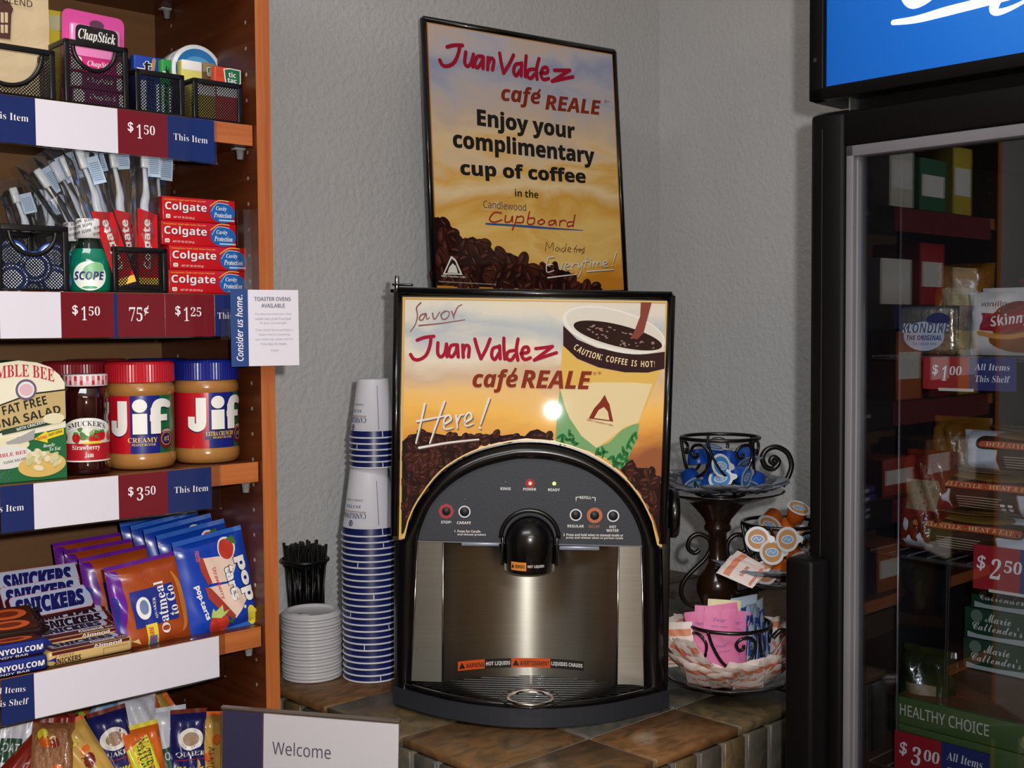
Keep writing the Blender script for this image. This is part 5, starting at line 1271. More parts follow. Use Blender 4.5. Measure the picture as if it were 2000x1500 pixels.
# the printed picture: coffee beans
BE = [mat('2c1310', .6, 0, .1, coat=.3, name='bean_a'), mat('3a1a14', .6, 0, .1, coat=.3, name='bean_b'), mat('4a241a', .6, 0, .1, coat=.3, name='bean_c'), mat('220e0c', .6, 0, .1, coat=.3, name='bean_d')]
BH = mat('63362b', .6, 0, .1, coat=.3, name='bean_light'); BC = mat('160806', .6, 0, .1, coat=.3, name='bean_crease')
def inside(p, P):
    r = False; j = len(P) - 1
    for i in range(len(P)):
        if (P[i][1] > p[1]) != (P[j][1] > p[1]) and p[0] < (P[j][0] - P[i][0]) * (p[1] - P[i][1]) / (P[j][1] - P[i][1]) + P[i][0]: r = not r
        j = i
    return r
def beans(mb, P, q, f, r, seed, clip=None, base=True, n=400):
    """beans heaped inside the outline P (photo points), q maps them on the print"""
    rnd = random.Random(seed); out = []
    xs_ = [p[0] for p in P]; ys_ = [p[1] for p in P]; step = r * 1.25
    y = min(ys_)
    while y < max(ys_):
        x = min(xs_)
        while x < max(xs_):
            p = (x + rnd.uniform(-.4, .4) * r, y + rnd.uniform(-.35, .35) * r)
            if inside(p, P): out.append(p)
            x += step
        y += step * .8
    if base: mb.poly([q(*p) for p in P], f, BE[3], .0009)
    ppm = abs(q(P[0][0] + 100, P[0][1])[0] - q(*P[0])[0]) / 100
    for i, p in enumerate(out[:n]):
        if clip and not inside(p, clip): continue
        c = q(*p); a = rnd.uniform(0, 3.14); rr = r * ppm * rnd.uniform(.7, .95); o = .001 + i * 1.2e-6
        mb.oval(c[0], c[1], rr, rr * .72, f, rnd.choice(BE[:3]), o, 14, None, a)
        dx, dz = cos(a), sin(a)
        mb.oval(c[0] - dz * rr * .3, c[1] + abs(dx) * rr * .32, rr * .5, rr * .16, f, BH, o + 5e-7, 8, None, a)
        mb.stroke([(c[0] - dx * rr * .8, c[1] - dz * rr * .8), (c[0] + dz * rr * .12, c[1] - dx * rr * .12), (c[0] + dx * rr * .8, c[1] + dz * rr * .8)], rr * .12, f, BC, o + 9e-7, n=3, step=False)
mb = MB()
beans(mb, [(786, 862), (800, 850), (830, 843), (870, 850), (905, 852), (940, 848), (955, 862), (945, 866), (915, 885), (870, 912), (840, 940), (815, 975), (798, 1014), (788, 1042), (784, 1042)], qs, f, 12, 3); mb.build('printed_beans', sp_); mb = MB()
beans(mb, [(952, 862), (955, 850), (965, 845), (980, 851), (1000, 848), (1025, 852), (1035, 842), (1050, 838), (1066, 846), (1074, 848), (1082, 860), (1060, 859), (1028, 856), (985, 861), (958, 868)], qs, f, 12, 5); mb.build('printed_beans', sp_); mb = MB()
beans(mb, [(1212, 918), (1222, 900), (1236, 898), (1244, 914), (1262, 914), (1280, 926), (1291, 944), (1292, 960), (1291, 1040), (1288, 1055), (1280, 1022), (1268, 990), (1250, 962), (1230, 938)], qs, f, 13, 6)
mb.build('printed_beans', sp_)
# the printed cup
mb = MB(); CUPY = mat('e9bf62', .6, 0, .1, coat=.4, name='cup_yellow'); CUPC = mat('f0dba8', .6, 0, .1, coat=.4, name='cup_cream'); CUPG = mat('7fae74', .6, 0, .1, coat=.4, name='cup_green'); CUPL = mat('2f7d43', .6, 0, .1, coat=.4, name='cup_leaf'); CUPW = mat('f0ece2', .6, 0, .1, coat=.4, name='cup_white'); CUPB = mat('33171c', .6, 0, .1, coat=.4, name='cup_band'); COF = mat('2a130f', .6, 0, .1, coat=.4, name='coffee'); COFH = mat('9a7a70', .6, 0, .1, coat=.3, name='coffee_foam')
Q = lambda *P: [qs(*c2(*p)) for p in P]
mb.poly(Q((1195, 440), (1290, 540), (1430, 595), (1600, 625), (1750, 627), (1846, 605), (1800, 700), (1690, 950), (1650, 1100), (1560, 1250), (1400, 1150), (1150, 1070), (1175, 740)), f, CUPY, .0009)
mb.poly(Q((1180, 735), (1400, 690), (1640, 690), (1780, 700), (1690, 950), (1600, 980), (1500, 1060), (1410, 1120), (1300, 1020), (1230, 900)), f, CUPC, .0011)
mb.poly(Q((1178, 730), (1205, 830), (1240, 920), (1320, 1040), (1415, 1115), (1500, 1080), (1580, 1000), (1650, 965), (1694, 958), (1680, 1060), (1600, 1230), (1565, 1255), (1450, 1160), (1150, 1072), (1155, 960)), f, CUPG, .0013)
rnd = random.Random(8)
for X, Y, a in ((1180, 1040, .6), (1215, 1050, 2.2), (1250, 1060, .3), (1190, 1075, 1.2), (1240, 1020, 1.6), (1270, 1080, 2.6), (1420, 1140, 1.2), (1445, 1150, .4), (1460, 1130, 2.), (1510, 1180, .5), (1540, 1200, 2.1), (1560, 1170, 1.0), (1590, 1130, 1.7), (1600, 1160, .4), (1620, 1100, 1.3), (1640, 1060, 1.0), (1660, 1030, .8), (1570, 1220, .2), (1530, 1220, 1.5), (1600, 1190, 2.6)):
    mb.oval(*qs(*c2(X, Y)), .0062, .0024, f, CUPL, .0014, 12, None, a); mb.oval(*qs(*c2(X + 14, Y + 12)), .0048, .0020, f, CUPL, .0014, 10, None, a + 1)
mb.poly(Q((1200, 320), (1290, 410), (1420, 465), (1600, 495), (1750, 505), (1862, 490), (1860, 600), (1750, 626), (1600, 624), (1430, 592), (1290, 535), (1200, 450)), f, CUPB, .0015)
V = [(1200 + 0, 290)]
def ell(cx, cy, rx, ry, rot, n=40): return [(cx + rx * cos(t) * cos(rot) - ry * sin(t) * sin(rot), cy + rx * cos(t) * sin(rot) + ry * sin(t) * cos(rot)) for t in [2 * pi * i / n for i in range(n)]]
mb.poly(Q(*[(min(x, 1862), y) for x, y in ell(1530, 350, 345, 135, .26)]), f, CUPW, .0017)
mb.poly(Q(*[(min(x, 1852), y) for x, y in ell(1535, 345, 325, 118, .26)]), f, mat('e3ddcf', .6, 0, .1, coat=.4, name='cup_inside'), .0019)
mb.poly(Q(*[(min(x, 1845), y) for x, y in ell(1555, 385, 296, 70, .24)]), f, COF, .0021)
for i in range(40):
    t = rnd.uniform(0, 6.3); k = rnd.uniform(.2, 1) ** .5; X, Y = 1570 + 240 * k * cos(t), 395 + 50 * k * sin(t) + 58 * k * cos(t)
    mb.oval(*qs(*c2(min(X, 1835), Y)), rnd.uniform(.001, .0035), rnd.uniform(.0006, .0016), f, COFH, .0022 + i * 1e-6, 8, None, rnd.uniform(-.4, .4))
mb.poly(Q((1705, 165), (1775, 168), (1740, 300), (1722, 370), (1680, 410), (1640, 400), (1665, 350), (1700, 260)), f, mat('8a4538', .6, 0, .1, coat=.4, name='coffee_pour'), .0024)
pth = catmull([(*qs(*c2(X, Y)), 0) for X, Y in ((1262, 470), (1330, 512), (1420, 540), (1520, 562), (1640, 583), (1720, 590), (1800, 590))], 8)
def path_text(mb, s, pth, f, m, h, off, sty='b', sp=1.):
    ln = [0]
    for a, b in zip(pth, pth[1:]): ln.append(ln[-1] + (b - a).length)
    wd = [(glyphs(c, sty)[2] * (.75 if c in '.:!' else 1)) if c != ' ' else .5 for c in s]; wd = [max(.12, min(1., x)) + .28 for x in wd]; tot = sum(wd); pos = 0
    for c, wc in zip(s, wd):
        d = (pos + .1) / tot * ln[-1]; pos += wc
        if c == ' ': continue
        i = max(j for j in range(len(ln) - 1) if ln[j] <= d); t = (d - ln[i]) / max(1e-9, ln[i + 1] - ln[i]); p = pth[i].lerp(pth[i + 1], t); v = pth[i + 1] - pth[i]
        mb.text(c, f, m, p.x, p.y, (wc - .28) / tot * ln[-1], h, sty, off=off, rot=math.atan2(v.y, v.x))
path_text(mb, 'CAUTION: COFFEE IS HOT!', pth, f, mat('e2c48a', .4, name='band_ink'), .0088, .0019)
# mountain badge with an empty middle
mb.poly(Q((1470, 770), (1490, 815), (1500, 830), (1525, 945), (1365, 925), (1400, 860), (1440, 815)), f, mat('8a3020', .6, 0, .1, coat=.4, name='badge_brown'), .0016); mb.poly(Q((1465, 850), (1490, 880), (1500, 935), (1400, 922), (1430, 870)), f, CUPC, .0018)
FSM = FS
mb.tq('100% Colombian Coffee', f, mat('8a3020', .6, 0, .1, coat=.4, name='badge_brown'), FSM, c2(1350, 940), c2(1525, 978), 4.5, 'sbi', off=.0016)
mb.build('printed_cup', sp_)
# brush lettering
JV = [[(250, 415), (300, 397), (358, 390)], [(340, 394), (333, 450), (308, 512), (265, 541), (228, 538), (207, 508)], [(385, 432), (384, 500), (405, 524), (430, 497), (441, 440)], [(441, 440), (444, 522)], [(508, 445), (470, 452), (455, 500), (474, 524), (500, 492), (511, 447)], [(512, 447), (517, 524)],
      [(546, 447), (550, 526)], [(550, 486), (566, 450), (588, 462), (584, 524)], [(625, 408), (642, 470), (665, 536)], [(665, 536), (700, 470), (724, 408)], [(776, 458), (743, 470), (735, 516), (755, 541), (780, 502)], [(786, 452), (790, 536)], [(814, 402), (814, 470), (820, 538)],
      [(880, 482), (842, 492), (832, 530), (860, 545), (886, 512)], [(906, 408), (895, 480), (905, 545)], [(925, 502), (972, 492), (968, 461), (940, 467), (930, 512), (950, 541), (986, 530)], [(1022, 470), (1075, 464), (1130, 456)], [(1130, 456), (1070, 502), (1012, 545)], [(1012, 545), (1085, 520), (1156, 497)]]
JVC = mat('a81234', .6, 0, .1, coat=.4, name='brush_crimson'); RED2 = mat('8c3018', .6, 0, .1, coat=.4, name='lettering_brown')
def brush(mb, strokes, Qf, w, f, m, off, w1=None, wm=None):
    for s in strokes: mb.stroke([Qf(*p) for p in s], w, f, m, off, w1, wm, n=6)
u = .0001319 * 1.0 * 1.69 / 1.03           # metres on the sign per crop unit / 3.333
u = abs(qs(*c2(1100, 500))[0] - qs(*c2(100, 500))[0]) / 1000
mb = MB(); QF = lambda X, Y: qs(*c2(X, Y))
brush(mb, JV, QF, 22.5 * u, f, JVC, .0016)
SAV = [[(273, 172), (246, 205), (252, 255), (238, 312), (206, 358)], [(306, 242), (275, 252), (264, 280), (285, 282), (308, 245), (312, 278), (330, 268)], [(350, 240), (362, 280), (396, 232)], [(432, 226), (405, 250), (418, 280), (450, 265), (458, 232), (432, 226)], [(475, 228), (490, 275)], [(488, 256), (512, 202), (541, 184)], [(262, 320), (400, 306), (560, 282)]]
brush(mb, SAV, QF, 10 * u, f, mat('7d2618', .4, name='script_brown'), .0016, 6 * u)
HER = [[(300, 830), (272, 960), (242, 1085)], [(428, 815), (380, 950), (332, 1085)], [(250, 942), (345, 925), (442, 905)], [(425, 962), (470, 932), (455, 902), (425, 932), (430, 992), (482, 985)], [(503, 905), (512, 988)], [(510, 945), (530, 905), (552, 900)], [(560, 950), (604, 920), (590, 886), (562, 915), (567, 972), (612, 960)], [(718, 795), (662, 962)], [(656, 984), (662, 990)], [(262, 1115), (450, 1082), (650, 1060)]]
brush(mb, HER, lambda X, Y: QF(X + 5, Y + 6), 15 * u, f, mat('5a2a18', .5, name='script_shadow'), .0024, 10 * u); brush(mb, HER, QF, 15 * u, f, CUPW, .0026, 9 * u)
def reale(mb, f, fr, pts, acc, off, y=0.):
    (a, b, h1), (c, d, h2) = pts
    mb.tq('cafe', f, RED2, fr, a, b, h1, 'bi', off=off, y=y, fat=.012); mb.tq('REALE', f, RED2, fr, c, d, h2, 'bi', off=off, y=y, fat=.012)
    q = [fr.px(*p, y) for p in acc]; mb.stroke([(p.x, p.z) for p in q], (q[1] - q[0]).length * .36, f, RED2, off)
def cx2(a, b, h): return (c2(*a), c2(*b), h)
reale(mb, f, FS, ((c2(610, 757), c2(905, 757), 46), (c2(925, 725), c2(1385, 735), 35)), (c2(868, 640), c2(890, 602)), .0024)
mb.ring(*QF(1405, 632), 6 * u, 9 * u, f, RED2, .0024, 16); mb.text('*', f, RED2, QF(1424, 640)[0], QF(1424, 640)[1], .005, .005, 'b', off=.0024)
mb.build('lettering', sp_)
# lock at the sign's corner, side knob
CHR = mat('c9c6c4', .15, 1., name='chrome')
mb = MB(); a = qs(774, 556); mb.cyl(.0035, -.012, .014, CHR, TR(a[0], .008, a[1]), 14, bev=.001); mb.box((a[0] + .008, .010, a[1] + .001), (.030, .012, .003), BPL, r=.001); mb.tube([(a[0] - .008, .008, a[1] - .008), (a[0] + .002, .004, a[1] - .010)], .003, BPL); mb.build('sign_lock', cm, rel)
mb = MB(); x, z = qm(1303, 988, .1); mb.cyl(.036, 0, .014, BPL, TR(.198, .03, z) @ RY(pi / 2), 32, bev=.003); mb.build('side_knob', cm)

# ================================================================== POSTER
PW, PH = .425, .475
pyaw = radians(32)
base = CAMP + ray(848, 566) * 1.0
Mp = None
fpt = None
p_tl = CAMP + ray(827, 36) * 2.075
lean = .085
def poster_M(org): return TR(*org) @ RZ(pyaw) @ RX(-lean)
Rp = (RZ(pyaw) @ RX(-lean)).to_3x3()
# the top left corner is fixed; the sheet hangs down from it
FP = Fr(TR(*(p_tl - Rp @ Vector((0, 0, PH)))) @ RZ(pyaw) @ RX(-lean))
a, b, c = FP.px(1200, 101), FP.px(848, 560), FP.px(1222, 564)
PW = a.x
po = thing('poster', 'sunset poster in a thin black frame propped up behind the dispenser', 'poster', FP.M)
qp = lambda X, Y: (lambda p: (p.x, p.z))(FP.px(X, Y, 0))
c1 = lambda X, Y: (800 + X / 2.679, 20 + Y / 2.679)
QP = lambda X, Y: qp(*c1(X, Y))
mb = MB(); fwid = .0065
TLp, TRp, BLp, BRp = (0, PH), qp(1200, 101), (FP.px(848, 562).x, -.012), (FP.px(1223, 572).x, qp(1223, 572)[1])
P4 = [BLp, BRp, TRp, TLp]
mb.prism(P4, .001, .012, BMAT)
for i in range(4):
    a, b = P4[i], P4[(i + 1) % 4]; mb.tube([(a[0], .002, a[1]), (b[0], .002, b[1])], .0055, BPL, None, 10)
mb.build('frame', po)
zP0, zP1 = QP(600, 1440)[1], QP(100, 60)[1]
SKY2 = sky('poster_sunset', [(0., 'd08a28'), (.1, 'eeb24a'), (.2, 'f8d07a'), (.28, 'e8ae4a'), (.38, 'fbe0ae'), (.46, 'efbb5e'), (.55, 'f3d4a6'), (.66, 'd8c2b0'), (.76, 'c2bec8'), (.86, 'a0aac8'), (.95, 'cac4cc'), (1., 'd6c2b8')], zP0, zP1, 6, 13, .55)
mb = MB(); f = face_y(0); gi = .0065
def inset(P, d):
    cx, cz = sum(p[0] for p in P) / 4, sum(p[1] for p in P) / 4
    return [(x + (d if x < cx else -d), z + (d if z < cz else -d)) for x, z in P]
mb.poly(inset(P4, .0055), f, mat('c98a4a', .4, name='poster_edge_line'), .0005); mb.poly(inset(P4, .0075), f, SKY2, .0008); mb.build('sunset_print', po)
mb = MB()
beans(mb, [c1(*p) for p in ((122, 1085), (150, 1082), (200, 1120), (240, 1150), (280, 1200), (330, 1185), (370, 1210), (400, 1215), (440, 1260), (520, 1270), (600, 1305), (650, 1350), (720, 1340), (800, 1360), (850, 1380), (880, 1425), (960, 1440), (1010, 1458), (1000, 1470), (130, 1440))], qp, f, 17, 12)
beans(mb, [c1(*p) for p in ((320, 1180), (360, 1185), (372, 1230), (330, 1270), (300, 1250))], qp, f, 15, 3, base=False); mb.build('printed_beans', po)
mb = MB(); upp = abs(QP(900, 700)[0] - QP(200, 700)[0]) / 700
# Juan Valdez brush letters carried over from the sign by three matching points
import itertools
A2 = [(205, 508), (1156, 497), (358, 390)]; A1 = [(155, 262), (852, 350), (275, 185)]
def affine(S, D):
    (x0, y0), (x1, y1), (x2, y2) = S; det = (x1 - x0) * (y2 - y0) - (x2 - x0) * (y1 - y0)
    def fn(X, Y):
        s = ((X - x0) * (y2 - y0) - (x2 - x0) * (Y - y0)) / det; t = ((x1 - x0) * (Y - y0) - (X - x0) * (y1 - y0)) / det
        return tuple(D[0][k] + s * (D[1][k] - D[0][k]) + t * (D[2][k] - D[0][k]) for k in (0, 1))
    return fn
AF = affine(A2, A1)
brush(mb, JV, lambda X, Y: QP(*AF(X, Y)), 17.5 * upp, f, JVC, .0014)
reale(mb, f, FP, ((c1(480, 500), c1(688, 520), 42), (c1(708, 520), c1(1003, 550), 29)), (c1(664, 442), c1(680, 418)), .0014)
mb.ring(*QP(1024, 478), 5 * upp, 7.5 * upp, f, RED2, .0014, 14); mb.text('*', f, RED2, *QP(1036, 484), .004, .004, 'b', off=.0014)
for s, bl, br, h, st in (('Enjoy your', (352, 630), (864, 700), 44, 'b'), ('complimentary', (226, 745), (968, 830), 45, 'b'), ('cup of coffee', (266, 885), (922, 928), 38, 'b'), ('in the', (550, 975), (672, 986), 15, 'b')):
    mb.tq(s, f, BLKP, FP, c1(*bl), c1(*br), h, st, off=.0014, fat=.0 if h < 20 else .022)
mb.tq('Candlewood', f, mat('4a4a58', .5, name='poster_grey_ink'), FP, c1(384, 1034), c1(608, 1052), 15, 's', off=.0014)
mb.stroke([QP(398, 1118), QP(560, 1128), QP(740, 1142), QP(905, 1152)], 8 * upp, f, mat('3a5a9a', .4, name='poster_blue'), .0014, 3 * upp, 11 * upp)
CUP = [[(478, 1062), (440, 1060), (415, 1095), (440, 1110), (480, 1098)], [(500, 1075), (498, 1108), (525, 1105), (535, 1078), (535, 1110)], [(560, 1078), (548, 1120), (535, 1150)], [(558, 1085), (590, 1080), (590, 1110), (558, 1112)], [(625, 1055), (615, 1115), (645, 1118), (650, 1090), (622, 1090)], [(690, 1095), (668, 1110), (685, 1122), (705, 1108), (690, 1095)], [(758, 1100), (730, 1105), (728, 1124), (752, 1118), (760, 1100), (765, 1126)], [(785, 1102), (782, 1128)], [(785, 1110), (800, 1100), (815, 1104)], [(850, 1108), (825, 1112), (825, 1132), (848, 1126)], [(862, 1072), (852, 1134)]]
brush(mb, CUP, QP, 7 * upp, f, mat('b03024', .4, name='poster_red'), .0017)
MAD = [[(708, 1262), (715, 1215), (730, 1245), (748, 1218), (748, 1258)], [(775, 1240), (760, 1250), (770, 1262), (782, 1245), (785, 1264)], [(808, 1242), (792, 1252), (800, 1266), (812, 1250)], [(818, 1222), (812, 1266)], [(825, 1255), (842, 1248), (830, 1242), (826, 1262), (842, 1264)], [(872, 1232), (862, 1250), (860, 1270)], [(855, 1250), (868, 1248)], [(870, 1250), (872, 1268)], [(872, 1256), (884, 1250)], [(884, 1262), (896, 1254), (886, 1250), (888, 1268)], [(912, 1245), (898, 1258), (908, 1268), (896, 1276)], [(912, 1240), (910, 1270)]]
brush(mb, MAD, QP, 3.4 * upp, f, mat('7a4a22', .4, name='script_tan'), .0014)
EVE = [[(752, 1292), (722, 1300), (714, 1368), (752, 1362)], [(716, 1335), (745, 1330)], [(775, 1325), (785, 1358), (802, 1322)], [(808, 1345), (832, 1335), (822, 1322), (806, 1350), (834, 1358)], [(845, 1325), (848, 1360)], [(848, 1340), (860, 1325), (872, 1328)], [(880, 1325), (884, 1352), (902, 1322), (892, 1372), (878, 1398)], [(922, 1290), (912, 1350)], [(905, 1318), (935, 1312)], [(945, 1318), (942, 1346)], [(946, 1302), (948, 1304)], [(958, 1318), (958, 1345)], [(958, 1328), (972, 1316), (978, 1342)], [(978, 1328), (992, 1314), (1000, 1338)], [(1008, 1332), (1030, 1322), (1020, 1310), (1006, 1336), (1034, 1342)], [(1080, 1265), (1062, 1322)], [(1058, 1336), (1060, 1338)], [(720, 1400), (800, 1390), (872, 1382)], [(925, 1368), (1000, 1362), (1065, 1358)]]
brush(mb, EVE, lambda X, Y: QP(X + 2, Y + 3), 6 * upp, f, mat('4a2a1a', .5, name='script_shadow2'), .0016, 4 * upp); brush(mb, EVE, QP, 6 * upp, f, CUPW, .0018, 4 * upp)
mb.poly([QP(215, 1285), QP(240, 1305), QP(275, 1385), QP(172, 1383), QP(200, 1320)], f, CUPW, .0016); mb.poly([QP(218, 1300), QP(236, 1315), QP(262, 1378), QP(182, 1376), QP(206, 1325)], f, mat('2a1512', .4, name='badge_dark'), .0018); mb.poly([QP(205, 1345), QP(222, 1325), QP(240, 1340), QP(250, 1376), QP(195, 1374)], f, CUPW, .002)
mb.tq('100% Colombian Coffee', f, CUPW, FP, c1(163, 1398), c1(292, 1404), 5, 'sbi', off=.0016); mb.tq('Trademark Registered by the National Federation of Coffee Growers of Colombia, 1986', f, CUPW, FP, c1(150, 1424), c1(450, 1440), 3, 's', off=.0016)
mb.build('lettering', po)
for x in (.05, PW - .05):
    w0 = FP.M @ Vector((x, .006, -.01)); mb = MB(); q0 = FP.I @ Vector((w0.x, w0.y + .0, COUNTER + .001)); q1 = Vector((x, .006, .05))
    mb.tube([q1, q0], .005, BMAT, None, 8); mb.build('prop_leg', po)

# ================================================================== CUPS, LIDS, STIRRERS
def ctp(px, py): return FB.px(px, py, COUNTER, 2)
CW = mat('e8e6ee', .4, name='paper_cup_white'); CN = mat('17225f', .35, name='paper_cup_navy'); CI = mat('2f3f78', .5, name='cup_ink')
def paper_cup(M, label, R, r, H, band, group):
    t = thing('paper_cup', label, 'paper cup', M, group); mb = MB()
    rr = lambda z: R + (r - R) * z / H
    mb.lathe([(rr(band), band), (rr(band * 1.01), band), (r, H), (r - .001, H + .0012), (r - .003, H - .002), (0, H - .003)], CW, None, 40)
    mb.lathe([(R - .003, .004), (R - .0005, .0042)], CW, None, 40); mb.build('cup_wall', t)
    mb = MB(); mb.lathe([(R - .0004, .0025), (rr(band) + .0002, band)], CN, None, 40); f = lambda a, b, off=0.: ((rr(b) + .0003 + off) * sin(a / R), -(rr(b) + .0003 + off) * cos(a / R), b)
    mb.rect(.018, .003, .0195, band, f, CW, .0002); mb.build('navy_band', t)
    mb = MB(); mb.lathe([(R - .0016, -.0001), (R + .0012, .0002), (R + .0019, .0014), (R + .0012, .0027), (R - .0008, .0026), (R - .0016, -.0001)], CW, None, 40); mb.build('rolled_rim', t)
    return t
GC, GC2 = 'large paper cups stacked upside down', 'small paper cups stacked on the large ones'
pc = ctp(727, 1319); R1, PIT = .0445, .0099; NC = 24
c0 = None
for i in range(NC):
    M = FB.at(pc.x, pc.y, COUNTER + .0005 + PIT * i) @ RZ(-ANG) @ TR(.0003 * sin(i * 1.3), .0003 * cos(i * 2.1), 0) @ RZ((i * 2.4) % 6.28)
    lab = 'large upside-down paper cup in the stack beside the dispenser, only its navy band showing'
    if i == NC - 1: M = FB.at(pc.x, pc.y, COUNTER + .0005 + PIT * i) @ RZ(-ANG) @ RZ(radians(8)); lab = 'topmost large paper cup of the stack, its white side and name showing'
    if c0 is None: c0 = paper_cup(M, lab, R1, .0305, .104, .0125, GC)
    else: last = dup(c0, M, lab)
def cup_print(t, R, r, H, zt):
    mb = MB(); f = lambda a, b, off=0.: (((R + (r - R) * b / H) + .0004 + off) * sin(a / R), -((R + (r - R) * b / H) + .0004 + off) * cos(a / R), b)
    mb.text('CANDLEWOOD', f, CI, -.008, zt + .013, .058, .0085, 'sb', rot=pi, lim=.004); mb.rect(-.062, zt + .0145, -.008, zt + .0152, f, mat('8a3a3a', .5, name='cup_red_line'), .0004, .006)
    mb.text('SUITES', f, CI, -.018, zt + .025, .034, .0045, 'sb', rot=pi, lim=.004, sp=1.3); mb.text('Consider us home.', f, CI, -.014, zt + .034, .04, .0035, 'si', rot=pi, lim=.004); mb.text('1-888-555-0100', f, CI, -.016, zt + .042, .03, .003, 'si', rot=pi, lim=.004) if False else None
    mb.ring(-.036, zt - .003, .0034, .0048, f, CI, .0004, 20); mb.oval(-.036, zt - .003, .0018, .0028, f, CI, .0004)
    mb.rect(.0125, zt - .006, .0134, zt + .062, f, CI, .0004, .01); mb.build('printed_name', t)
cup_print(last, R1, .0305, .104, .024)
zt0 = COUNTER + .0005 + PIT * (NC - 1) + .1055
d0 = None
for i in range(6):
    M = FB.at(pc.x, pc.y, zt0 + .0093 * i) @ RZ(-ANG) @ TR(.007, -.002, 0) @ RZ(0 if i == 5 else i * 1.7)
    lab = 'topmost small paper cup at the very top of the stack' if i == 5 else 'small upside-down paper cup below the topmost small one, navy band showing'
    if d0 is None: d0 = paper_cup(M, lab, .0365, .0245, .0905, .0115, GC2)
    else: last = dup(d0, M, lab)
cup_print(last, .0365, .0245, .0905, .02)
# lids
LIDM = mat('e6e6ea', .3, 0, .5, trans=.15, name='lid_plastic')
pl = ctp(610, 1319); l0 = None
for i in range(20):
    M = FB.at(pl.x, pl.y, COUNTER + .0006 + .0051 * i) @ RZ(-ANG) @ TR(.0006 * sin(i * 2.), .0005 * cos(i * 3.1), 0) @ RZ(.35 * sin(i * .9))
    lab = 'topmost white coffee lid with a raised sip tab' if i == 19 else 'white plastic coffee lid in the stack, under the topmost'
    if l0 is None:
        l0 = thing('cup_lid', lab, 'lid', M, 'white coffee lids in a stack')
        mb = MB(); mb.lathe([(.0455, 0), (.0470, .0008), (.0470, .0036), (.0455, .0042), (.0440, .0046), (.0428, .0075), (.0415, .0085), (.039, .0085), (.0375, .0055), (.036, .0042), (0, .0042)], LIDM, None, 44); mb.build('lid_shell', l0)
        mb = MB(); mb.box((0, -.0335, .0068), (.032, .010, .005), LIDM, r=.002); mb.box((0, -.036, .0096), (.008, .003, .0006), mat('8a8a8e', .5, name='sip_hole')); mb.build('sip_tab', l0)
    else: dup(l0, M, lab)
# stirrers in a mesh cup
hx, hy = .300, .400; zH = .162; rh = .0385
t = thing('stirrer_holder', 'round black mesh cup full of black stirrers', 'holder', FB.at(hx, hy, COUNTER + .0005))
mb = MB(); mb.lathe([(0, 0), (rh, 0), (rh, .004), (rh - .001, .004)], BLK, None, 36); mb.build('base_plate', t)
mb = MB(); mb.tube([(rh * cos(a), rh * sin(a), zH) for a in [2 * pi * i / 40 for i in range(40)]], .0032, BLK, None, 8, closed=True); mb.build('rim', t)
mb = MB(); lattice(mb, BLK, 0, 2 * pi * rh, .003, zH, lambda a, z: (rh * cos(a / rh), rh * sin(a / rh), z), cell=.0046, w=.0026); mb.build('mesh_wall', t)
rnd = random.Random(9); s0 = None; SB = mat('0b0b0d', .3, coat=.2, name='stirrer_black')
for i in range(90):
    a, rr = rnd.uniform(0, 6.28), rh * .8 * sqrt(rnd.random()); tx, ty = rnd.uniform(-.09, .09), rnd.uniform(-.09, .09)
    M = FB.at(hx + rr * cos(a) * .8, hy + rr * sin(a) * .8, COUNTER + .006) @ Matrix.Rotation(tx, 4, 'X') @ Matrix.Rotation(ty, 4, 'Y') @ RZ(a)
    if s0 is None:
        mb = MB(); mb.tube([(0, 0, 0), (0, 0, .181)], .0028, SB, SC(1, .55, 1), 6); mb.tube([(.0016, 0, 0), (.0016, 0, .181)], .0018, SB, None, 5)
        s0 = tag(mb.build('coffee_stirrer', None, M), 'black plastic stirrer standing in the round mesh cup', 'stirrer', 'black stirrers in the mesh cup')
    else:
        o = s0.copy(); COL.objects.link(o); o.matrix_world = M @ SC(1, 1, rnd.uniform(.93, 1.03))

# ================================================================== CONDIMENT STAND
FC = Fr(TR(.322, 1.76, COUNTER))
IRON = mat('15100f', .3, 0, .5, coat=.3, name='dark_iron'); DISH = mat('121014', .18, 0, .5, coat=.5, name='dark_dish'); WOODC = noisy('dark_turned_wood', [(.3, '1d110b'), (.7, '2c1a10')], (30, 30, 4), 4, .22, 0, None, .5, .5)
st = thing('condiment_stand', 'dark three-tier condiment stand of scrolled iron cups on saucers', 'condiment stand', FC.M)
COLX, COLY = -.002, .085
prof = [(0, .000), (.048, 0), (.050, .004), (.036, .012), (.018, .022), (.014, .05), (.015, .10), (.026, .118), (.0325, .135), (.033, .146), (.030, .158), (.020, .170), (.0145, .180), (.0135, .205), (.0145, .228), (.0205, .232), (.0215, .237), (.019, .242), (.022, .250), (.032, .262), (.046, .277), (.05, .282), (0, .284)]
mb = MB(); mb.lathe(prof, WOODC, TR(COLX, COLY, 0), 36); mb.build('column', st)
def fcp(P, y): return [FC.px(a, b, y) for a, b in P]
for P in ([(1366, 1074), (1356, 1080), (1344, 1070), (1348, 1052), (1364, 1043), (1384, 1052), (1388, 1070), (1378, 1090), (1360, 1108), (1342, 1126), (1331, 1146), (1333, 1167), (1348, 1182), (1378, 1187)],
          [(1456, 1078), (1443, 1078), (1438, 1066), (1444, 1054), (1452, 1050)][:0] + [(1440, 1076), (1452, 1078), (1460, 1066), (1456, 1050), (1440, 1044), (1424, 1055), (1420, 1076), (1428, 1096), (1447, 1112), (1466, 1130), (1476, 1150), (1472, 1170), (1454, 1184), (1428, 1188)]):
    mb = MB(); mb.tube(catmull(fcp(P, COLY), 6), .0036, IRON, None, 8); mb.build('scroll_bracket', st)
